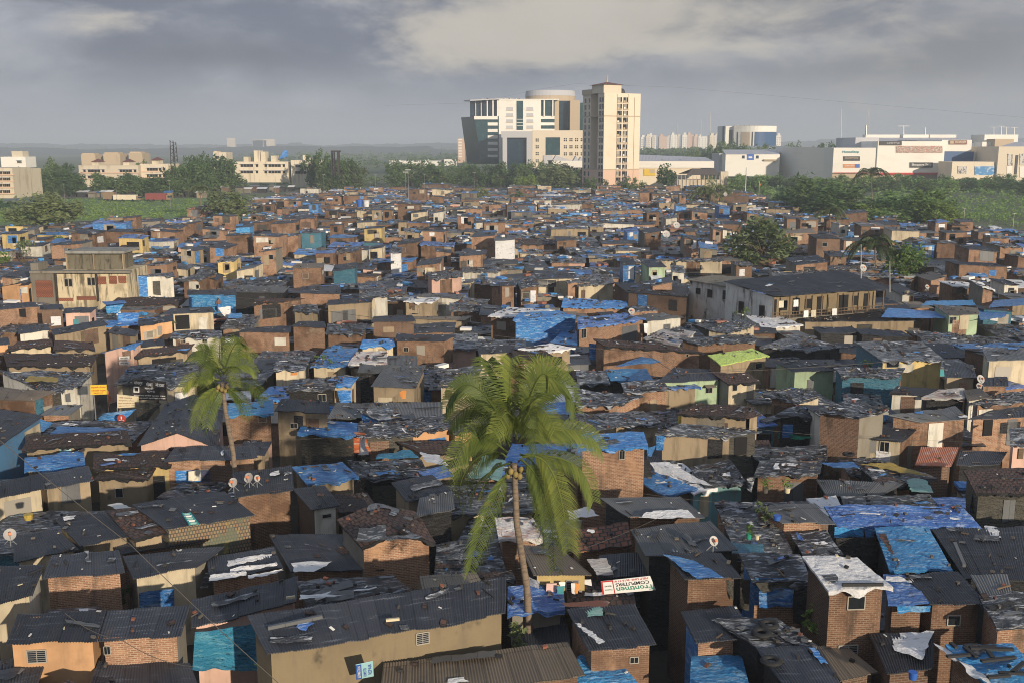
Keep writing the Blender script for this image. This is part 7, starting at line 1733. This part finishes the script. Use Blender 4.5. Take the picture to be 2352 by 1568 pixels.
# --- veranda building with the big dark roof
c = [PZ(*T('I', 405, 265), 7.4), PZ(*T('I', 735, 364), 6.6), PZ(*T('I', 1512, 314), 6.6), PZ(*T('I', 1190, 196), 8.2)]
c[3] = c[0] + (c[2] - c[1]) * .98 + V3((0, 0, .6)) if (c[3] - c[0]).length > 1.3 * (c[2] - c[1]).length else c[3]
o = empty('veranda_building', ((c[0] + c[2]) / 2).xy.to_3d(), 'long stained white building with a huge dark roof and an open upper veranda', 'building')
rb = MB(); u0 = hoff(); roof_mesh(rb, [c[0], c[1], c[2], c[3]] if False else [c[1], c[2], c[3], c[0]], 'cor', u0, 0, True); part(rb, 'roof', o)
ex = (c[2] - c[1]); ex.z = 0; LX = ex.length; ex.normalize(); ey = V3((-ex.y, ex.x, 0)); dd = (c[0] - c[1]); dd.z = 0
w0 = c[1] + ex * .35 + dd * .06; w0.z = 0; wl = c[0] * 1.0; wl.z = 0; wl = wl + ex * .35
mb = MB(); u0 = hoff(); L = (w0 - wl).length
mb.poly([wl, w0, w0 + V3((0, 0, 6.35)), wl + V3((0, 0, 7.1))], 'stained', [(u0, 0), (u0 + L, 0), (u0 + L, 6.3), (u0, 7.1)])
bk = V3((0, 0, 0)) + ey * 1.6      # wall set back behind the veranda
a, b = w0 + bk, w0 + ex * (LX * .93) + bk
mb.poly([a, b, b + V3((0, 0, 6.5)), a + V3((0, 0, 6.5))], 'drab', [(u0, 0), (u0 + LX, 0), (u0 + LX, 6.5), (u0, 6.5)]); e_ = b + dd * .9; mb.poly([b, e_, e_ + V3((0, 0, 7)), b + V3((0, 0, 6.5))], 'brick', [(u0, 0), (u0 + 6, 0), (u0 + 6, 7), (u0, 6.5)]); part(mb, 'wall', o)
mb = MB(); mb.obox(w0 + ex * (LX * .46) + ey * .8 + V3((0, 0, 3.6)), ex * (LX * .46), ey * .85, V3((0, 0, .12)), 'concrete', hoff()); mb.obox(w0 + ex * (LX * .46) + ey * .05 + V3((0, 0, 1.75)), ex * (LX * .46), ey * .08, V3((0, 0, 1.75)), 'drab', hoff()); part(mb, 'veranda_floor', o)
mb = MB()
for z in (4.1, 4.45): mb.bar(w0 + V3((0, 0, z)), w0 + ex * (LX * .92) + V3((0, 0, z)), .07, 'wood')
for k in range(40): p = w0 + ex * (LX * .92 * k / 39); mb.bar(p + V3((0, 0, 3.7)), p + V3((0, 0, 4.45)), .035, 'wood')
part(mb, 'railing', o)
for k in range(8): mb = MB(); p = w0 + ex * (LX * .92 * k / 7); mb.bar(p + V3((0, 0, 3.7)), p + V3((0, 0, 6.3)), .14, 'wood'); part(mb, 'post', o)
for k in range(9):
    mb = MB(); p = w0 + ex * (LX * (.05 + .1 * k)) + ey * 1.55; wd = R.choice([.5, .7, .45]); mb.obox(p + V3((0, 0, 5.0 if k % 2 else 4.8)), ex * wd, ey * .03, V3((0, 0, .6 if k % 2 else 1.0)), R.choice(['void', 'wood', 'void', 'void', 'drab']), hoff()); part(mb, 'door' if k % 2 == 0 else 'window', o)
for f in (.35, .78):
    mb = MB(); p = wl.lerp(w0, f); d = (w0 - wl).normalized(); n = V3((d.y, -d.x, 0)); mb.obox(p + n * .03 + V3((0, 0, 4.4)), d * .45, n * .05, V3((0, 0, .75)), 'wood', hoff()); w = part(mb, 'window', o); pb = MB(); pb.obox(p + n * .05 + V3((0, 0, 4.4)), d * .33, n * .05, V3((0, 0, .62)), 'void', hoff()); part(pb, 'pane', w); sb = MB(); sb.obox(p + n * .2 + V3((0, 0, 3.55)), d * .6, n * .2, V3((0, 0, .07)), 'stained', hoff()); part(sb, 'sill', w)
house([PZ(*T('I', 170, 258), 6.6), PZ(*T('I', 560, 322), 6.6), PZ(*T('I', 600, 245), 6.8), PZ(*T('I', 330, 226), 6.8)], 'stained', 'concrete', label='mould-stained white wing joined to the veranda building', wins=[(T('I', 225, 310) + T('I', 255, 350)), (T('I', 300, 318) + T('I', 332, 372)), (T('I', 400, 325) + T('I', 430, 385))])
G4 = 'washing on the veranda'
for k, (x, m) in enumerate(((810, 'cloth_cream'), (905, 'cloth_white'), (975, 'cloth_white'), (1025, 'cloth_cream'), (1165, 'cloth_white'))):
    f = (x - 780) / 740; p = w0 + ex * (LX * .92 * f) - ey * .08; mb = MB(); u0 = hoff(); zt = 5.9 if k < 2 else 4.5
    rows = [[p + ex * (i / 6 * .7) - ey * (.05 + .05 * math.sin(i * 2 + j)) + V3((0, 0, zt - j * .28)) for i in range(7)] for j in range(4)]; mb.grid(rows, m, [[(u0 + i * .1, j * .2) for i in range(7)] for j in range(4)]); tag(mb.build('hung_garment'), ['cream cloth drying on the veranda, at its corner post', 'white cloth drying high on the veranda', 'white cloth over the veranda railing', 'cream cloth over the middle of the veranda railing', 'white cloth over the far end of the veranda railing'][k], 'washing', G4)
# skylight strips on the low roof in front
for i, (l, r) in enumerate((((945, 450), (1050, 490)), ((1165, 430), (1272, 470)), ((1385, 410), (1480, 455)))):
    lay('I', [(r[0] - 35, r[1] + 3), (r[0], r[1]), (l[0] + 55, l[1] - 4), (l[0], l[1])], 3.45, 'corb', ['brown skylight strip on the low roof, nearest the stained corner', 'brown skylight strip in the middle of the low roof', 'brown skylight strip on the low roof beside the blue tarpaulin'][i], 'skylight_strip', 'panel', amp=.005, group='skylight strips')
# ------------------------------------------------------------------ ground, hills, haze, sky, sun, camera
def ground(name, poly, z, m): mb = MB(); mb.poly([V3((x, y, z)) for x, y in poly], m); o = mb.build(name); o['kind'] = 'structure'; return o
surf('mud', (.045, .038, .03), .95, [(.4, .4, .45, .7, (.085, .075, .06), .7), (2, 2, .5, .7, (.02, .018, .016), .6)], bump=(3, 3, .03), house=0)
surf('plain', (.11, .14, .065), .95, [(.01, .01, .4, .7, (.05, .065, .03), .8), (.05, .02, .5, .7, (.10, .10, .05), .6)], house=0)
surf('field', (.13, .21, .06), .95, [(.03, .06, .4, .7, (.09, .16, .05), .8), (.3, .3, .5, .7, (.17, .23, .09), .6)], house=0)
surf('hillgreen', (.05, .06, .045), .95, [(.004, .01, .4, .7, (.035, .045, .035), .8)], house=0)
surf('roadm', (.12, .11, .10), .9, [(.1, .3, .4, .7, (.2, .18, .15), .6)], house=0)
surf('waste', (.13, .12, .065), .95, [(.03, .06, .4, .7, (.08, .09, .045), .8)], house=0)
ground('ground', [(-9000, -60), (9000, -60), (9000, 9500), (-9000, 9500)], 0, 'plain')
g = lambda L: [(PZ(u, v, 0).x, PZ(u, v, 0).y) for u, v in L]
ground('dirt_ground', [(-80, 10), (80, 10)] + g([(2500, 560), (2352, 530), (2200, 516), (2000, 503), (1840, 488), (1790, 464), (1700, 438), (1340, 436), (900, 434), (690, 440), (600, 455), (470, 471), (430, 502), (180, 508), (-100, 525)]), .006, 'mud')
ground('grass_field', g([(-100, 526), (180, 509), (430, 503), (470, 472), (600, 456), (470, 455), (-100, 459)]), .008, 'field')
ground('road', g([(-150, 457), (470, 453), (690, 440), (690, 436), (470, 447), (-150, 450)]), .010, 'roadm')
ground('waste_ground', g([(780, 436), (900, 430), (1080, 430), (1040, 410), (930, 404), (820, 412)]), .008, 'waste')
mb = MB()
def ridge(u0, u1, Y, base, amp, seed, name):
    n = 260; mb = MB(); rows = [[], [], []]
    for i in range(n + 1):
        u = u0 + (u1 - u0) * i / n; x = (u - U0) / FP * Y
        z = CH + (336 - base(u)) / FP * Y / CP + amp * mnoise.noise(V3((i * .11, seed, 0))) + amp * .55 * mnoise.noise(V3((i * .47, seed, 2))) + amp * .4 * abs(mnoise.noise(V3((i * 1.7, seed, 5))))
        rows[0].append(V3((x, Y - 500, -1))); rows[1].append(V3((x, Y, max(1, z)))); rows[2].append(V3((x * 1.1, Y + 600, -1)))
    mb.grid(rows, 'hillgreen', [[(r[i].x, k * 300) for i in range(n + 1)] for k, r in enumerate(rows)]); o = mb.build(name); o['kind'] = 'structure'
ridge(-400, 1300, 5200, lambda u: 329 + 4 * math.sin(u * .004) + (4 if u > 700 else 0), 9, 1.0, 'hills')
ridge(1100, 2800, 5200, lambda u: 334 - 12 * max(0, min(1, (u - 1750) / 130)) + 4 * math.sin(u * .01), 9, 7.0, 'hills')
ridge(-400, 2800, 3300, lambda u: 345 - (6 if u < 1000 else 0) + 3 * math.sin(u * .006), 6, 3.0, 'hills')
# haze
hm = bpy.data.materials.new('haze'); hm.use_nodes = True; nt = hm.node_tree; nt.nodes.clear(); out = nt.nodes.new('ShaderNodeOutputMaterial'); pv = nt.nodes.new('ShaderNodeVolumePrincipled')
pv.inputs['Color'].default_value = (.80, .90, 1.0, 1); pv.inputs['Density'].default_value = HAZE = .00029; pv.inputs['Anisotropy'].default_value = 0.0
nt.links.new(pv.outputs[0], out.inputs['Volume']); MAT['hazem'] = hm
mb = MB(); mb.box(-9400, 9400, -80, 9800, -1.0, 118, 'hazem'); tag(mb.build('haze'), 'thin blue-grey evening haze over the plain', 'haze', kind='stuff')
# sky
w = bpy.data.worlds.new('World'); sc.world = w; w.use_nodes = True; t = w.node_tree; t.nodes.clear()
class WN(N):
    def __init__(s, tree): s.t = tree
k = WN(t); SUN_EL, SUN_AZ = rad(12.0), rad(30.0)
sky = t.nodes.new('ShaderNodeTexSky'); sky.sky_type = 'NISHITA'; sky.sun_disc = False; sky.sun_elevation = SUN_EL
sdir = V3((math.sin(SUN_AZ) * math.cos(SUN_EL), -math.cos(SUN_AZ) * math.cos(SUN_EL), math.sin(SUN_EL)))
sky.sun_rotation = math.atan2(sdir.x, sdir.y); sky.dust_density = 3
bg1 = t.nodes.new('ShaderNodeBackground'); bg1.inputs[1].default_value = .10; t.links.new(sky.outputs[0], bg1.inputs[0])
tc = t.nodes.new('ShaderNodeTexCoord'); sep = t.nodes.new('ShaderNodeSeparateXYZ'); t.links.new(tc.outputs['Generated'], sep.inputs[0])
X, Yv_, Z = sep.outputs
Zp = k.math('ADD', k.math('MAXIMUM', Z, 0.0), .16)
def cn(sx, sy, off, detail=5, rough=.55, dist=0.0):
    c = t.nodes.new('ShaderNodeCombineXYZ'); t.links.new(k.math('ADD', k.math('MULTIPLY', k.math('DIVIDE', X, Zp), sx), off), c.inputs[0]); t.links.new(k.math('MULTIPLY', k.math('DIVIDE', Yv_, Zp), sy), c.inputs[1])
    n = t.nodes.new('ShaderNodeTexNoise'); n.inputs['Scale'].default_value = 1; n.inputs['Detail'].default_value = detail; n.inputs['Roughness'].default_value = rough; n.inputs['Distortion'].default_value = dist
    t.links.new(c.outputs[0], n.inputs['Vector']); return n.outputs[0]
def lobe(u, v, wu, wv):
    """a patch of the cloud deck, as a direction in the sky (azimuth, height)"""
    d = ray(u, v).normalized(); az0, el0 = math.atan2(d.x, d.y), d.z
    az = k.math('ARCTAN2', X, Yv_)
    a = k.math('DIVIDE', k.math('SUBTRACT', az, az0), wu / FP); b = k.math('DIVIDE', k.math('SUBTRACT', Z, el0), wv / FP)
    return k.math('EXPONENT', k.math('MULTIPLY', k.math('ADD', k.math('MULTIPLY', a, a), k.math('MULTIPLY', b, b)), -1.0))
def an(sx, sz, off, detail=7, rough=.55, dist=.3):
    c = t.nodes.new('ShaderNodeCombineXYZ'); t.links.new(k.math('ADD', k.math('MULTIPLY', k.math('ARCTAN2', X, Yv_), sx), off), c.inputs[0]); t.links.new(k.math('MULTIPLY', Z, sz), c.inputs[1]); t.links.new(k.math('MULTIPLY', Yv_, 1.5), c.inputs[2])
    n = t.nodes.new('ShaderNodeTexNoise'); n.inputs['Scale'].default_value = 1; n.inputs['Detail'].default_value = detail; n.inputs['Roughness'].default_value = rough; n.inputs['Distortion'].default_value = dist
    t.links.new(c.outputs[0], n.inputs['Vector']); return n.outputs[0]
n1_, n2_, n3_ = an(5.0, 13.0, 3.1), an(11, 26, 9.7, 8, .6), cn(.25, .3, 21.0, 3)
tone = k.math('ADD', k.math('MULTIPLY', k.math('SUBTRACT', n1_, .5), .7), k.math('MULTIPLY', k.math('SUBTRACT', n2_, .5), .3))
warm = k.math('ADD', k.math('ADD', lobe(1130, 118, 280, 74), k.math('MULTIPLY', lobe(1350, 35, 470, 72), .95)), k.math('ADD', k.math('MULTIPLY', lobe(265, 50, 110, 52), .85), k.math('MULTIPLY', lobe(1800, 50, 420, 62), .5)))
warm = k.ramp(k.math('ADD', warm, k.math('MULTIPLY', k.math('ADD', k.math('SUBTRACT', n1_, .5), k.math('MULTIPLY', k.math('SUBTRACT', n2_, .5), 1.1)), 1.7)), .22, 1.05)
darkl = k.math('ADD', k.math('ADD', k.math('MULTIPLY', lobe(480, 120, 330, 46), .95), k.math('MULTIPLY', lobe(1800, 170, 560, 50), .55)), k.math('MULTIPLY', lobe(2250, 80, 240, 70), .7))
darkl = k.ramp(k.math('ADD', darkl, k.math('MULTIPLY', k.math('SUBTRACT', n1_, .5), 1.3)), .15, 1.0)
wside = k.ramp(k.math('ARCTAN2', X, Yv_), -.05, .4, 0.0, .42)
hz = k.ramp(Z, .02, .085, 1.0, 0.0)
base = k.mix(k.ramp(Z, .0, .22), (.42, .445, .50), (.27, .285, .33))
colr = k.mix(k.ramp(tone, -.12, .13), (.165, .185, .25), (.43, .445, .50))
colr = k.mix(k.math('MULTIPLY', hz, .78), colr, base)
colr = k.mix(k.math('MULTIPLY', darkl, .85, True), colr, (.14, .157, .205))
colr = k.mix(k.math('MULTIPLY', warm, .8, True), colr, (.66, .595, .50))
colr = k.mix(k.ramp(Z, .26, .6), colr, (.36, .425, .55))
colr = k.mix(wside, colr, k.mix(.62, colr, (.36, .345, .325)))
bg2 = t.nodes.new('ShaderNodeBackground'); t.links.new(colr, bg2.inputs[0]); bg2.inputs[1].default_value = SKYK = 1.0
mx = t.nodes.new('ShaderNodeMixShader'); t.links.new(k.ramp(n3_, .2, .5, .86, .95), mx.inputs[0]); t.links.new(bg1.outputs[0], mx.inputs[1]); t.links.new(bg2.outputs[0], mx.inputs[2])
wo = t.nodes.new('ShaderNodeOutputWorld'); t.links.new(mx.outputs[0], wo.inputs[0])
sl = bpy.data.lights.new('sun', 'SUN'); sl.energy = 4.8; sl.angle = rad(.9); sl.color = (1.0, .85, .66); so = bpy.data.objects.new('sun', sl); COL.objects.link(so); so.rotation_euler = sdir.to_track_quat('Z', 'Y').to_euler(); so.location = (60, -60, 60)
cd = bpy.data.cameras.new('camera'); cd.lens = 36; cd.sensor_width = 36; cd.clip_end = 30000; cd.clip_start = .5; co = bpy.data.objects.new('camera', cd); COL.objects.link(co); co.location = CAM; co.rotation_euler = (math.pi / 2 - PT, 0, 0); sc.camera = co
sc.view_settings.view_transform = 'Standard'; sc.view_settings.look = 'None'; sc.view_settings.exposure = 0; sc.view_settings.gamma = 1
sc.render.engine = 'CYCLES'; cy = sc.cycles; cy.use_denoising = True; cy.denoising_prefilter = 'ACCURATE'; cy.filter_width = 1.0; cy.max_bounces = 5; cy.diffuse_bounces = 3; cy.glossy_bounces = 2; cy.transmission_bounces = 2; cy.volume_bounces = 0; cy.transparent_max_bounces = 4; cy.caustics_reflective = False; cy.caustics_refractive = False; cy.sample_clamp_indirect = 2; cy.sample_clamp_direct = 0
# ------------------------------------------------------------------ labels of the houses
LM = [('the large palm', 1190, 1060), ('the smaller palm', 518, 880), ('the black signboard', 343, 900), ('the old mouldy building', 190, 640), ('the veranda building', 1800, 680), ('the lime green roof', 1695, 820), ('the beige tower', 1405, 330), ('the olive tree', 1745, 555), ('the bright tree', 2075, 605), ('the white-roofed brick house', 1960, 1400), ('the huge blue tarp', 1265, 745), ('the upside-down board', 1440, 1345), ('the light-blue tarp wall', 520, 1480), ('the field palm', 462, 455), ('the brick stair tower', 955, 430), ('the teal tarp wall', 1985, 880), ('the mustard sheet', 2090, 1085), ('the shopping centre', 2040, 370), ('the yellow far house', 855, 535), ('the rusty red roof', 2145, 1045), ('the square hung tarp', 296, 735), ('the leaning glass office', 1110, 330), ('the dark tree clump', 1950, 450), ('the orange banner', 830, 1010), ('the grass field', 330, 480), ('the pink far house', 1015, 645)]
ORD = ['', 'second ', 'third ', 'fourth ', 'fifth ', 'sixth ', 'seventh ', 'eighth ', 'ninth ', 'tenth ', 'eleventh ', 'twelfth ', 'thirteenth ', 'fourteenth ', 'fifteenth ']
used = {}
for h in HOUSES:
    if h['root'] is None: continue
    u, v, d = proj(h['c'][0].lerp(h['c'][1], .5)); h['uv'] = (u, v)
    size = 'tall ' if h['h'] > 5.4 else 'long ' if h['W'] > 8.5 else 'small ' if h['W'] < 3.6 else ''
    h['attr'] = size + WALLWORD.get(h['wall'], 'plain') + ' house with ' + ROOFWORD.get(h['roof'], 'dark roof')
grp = {}
for h in HOUSES:
    if h['root'] is None or h['label']: continue
    u, v = h['uv']; best = min(LM, key=lambda l: math.hypot((l[1] - u), (l[2] - v) * 1.8))
    du, dv = u - best[1], (v - best[2]) * 1.8
    if v < 640 and best[2] < 450: rel = 'in front of'
    elif abs(dv) > abs(du): rel = 'in front of' if dv > 0 else 'behind'
    else: rel = 'right of' if du > 0 else 'left of'
    grp.setdefault((h['attr'], rel, best[0]), []).append((math.hypot(du, dv), h))
for (at, rel, lm), L in grp.items():
    L.sort(key=lambda e: e[0])
    for i, (_, h) in enumerate(L): h['label'] = (ORD[min(i, 14)] + at + ' ' + rel + ' ' + lm)
for h in HOUSES:
    if h['root'] is None: continue
    tag(h['root'], h['label'], 'house', 'houses of the settlement')
for o in ROOTS + [x for x in bpy.data.objects if '_o' in x]:
    if '_o' in o: del o['_o']
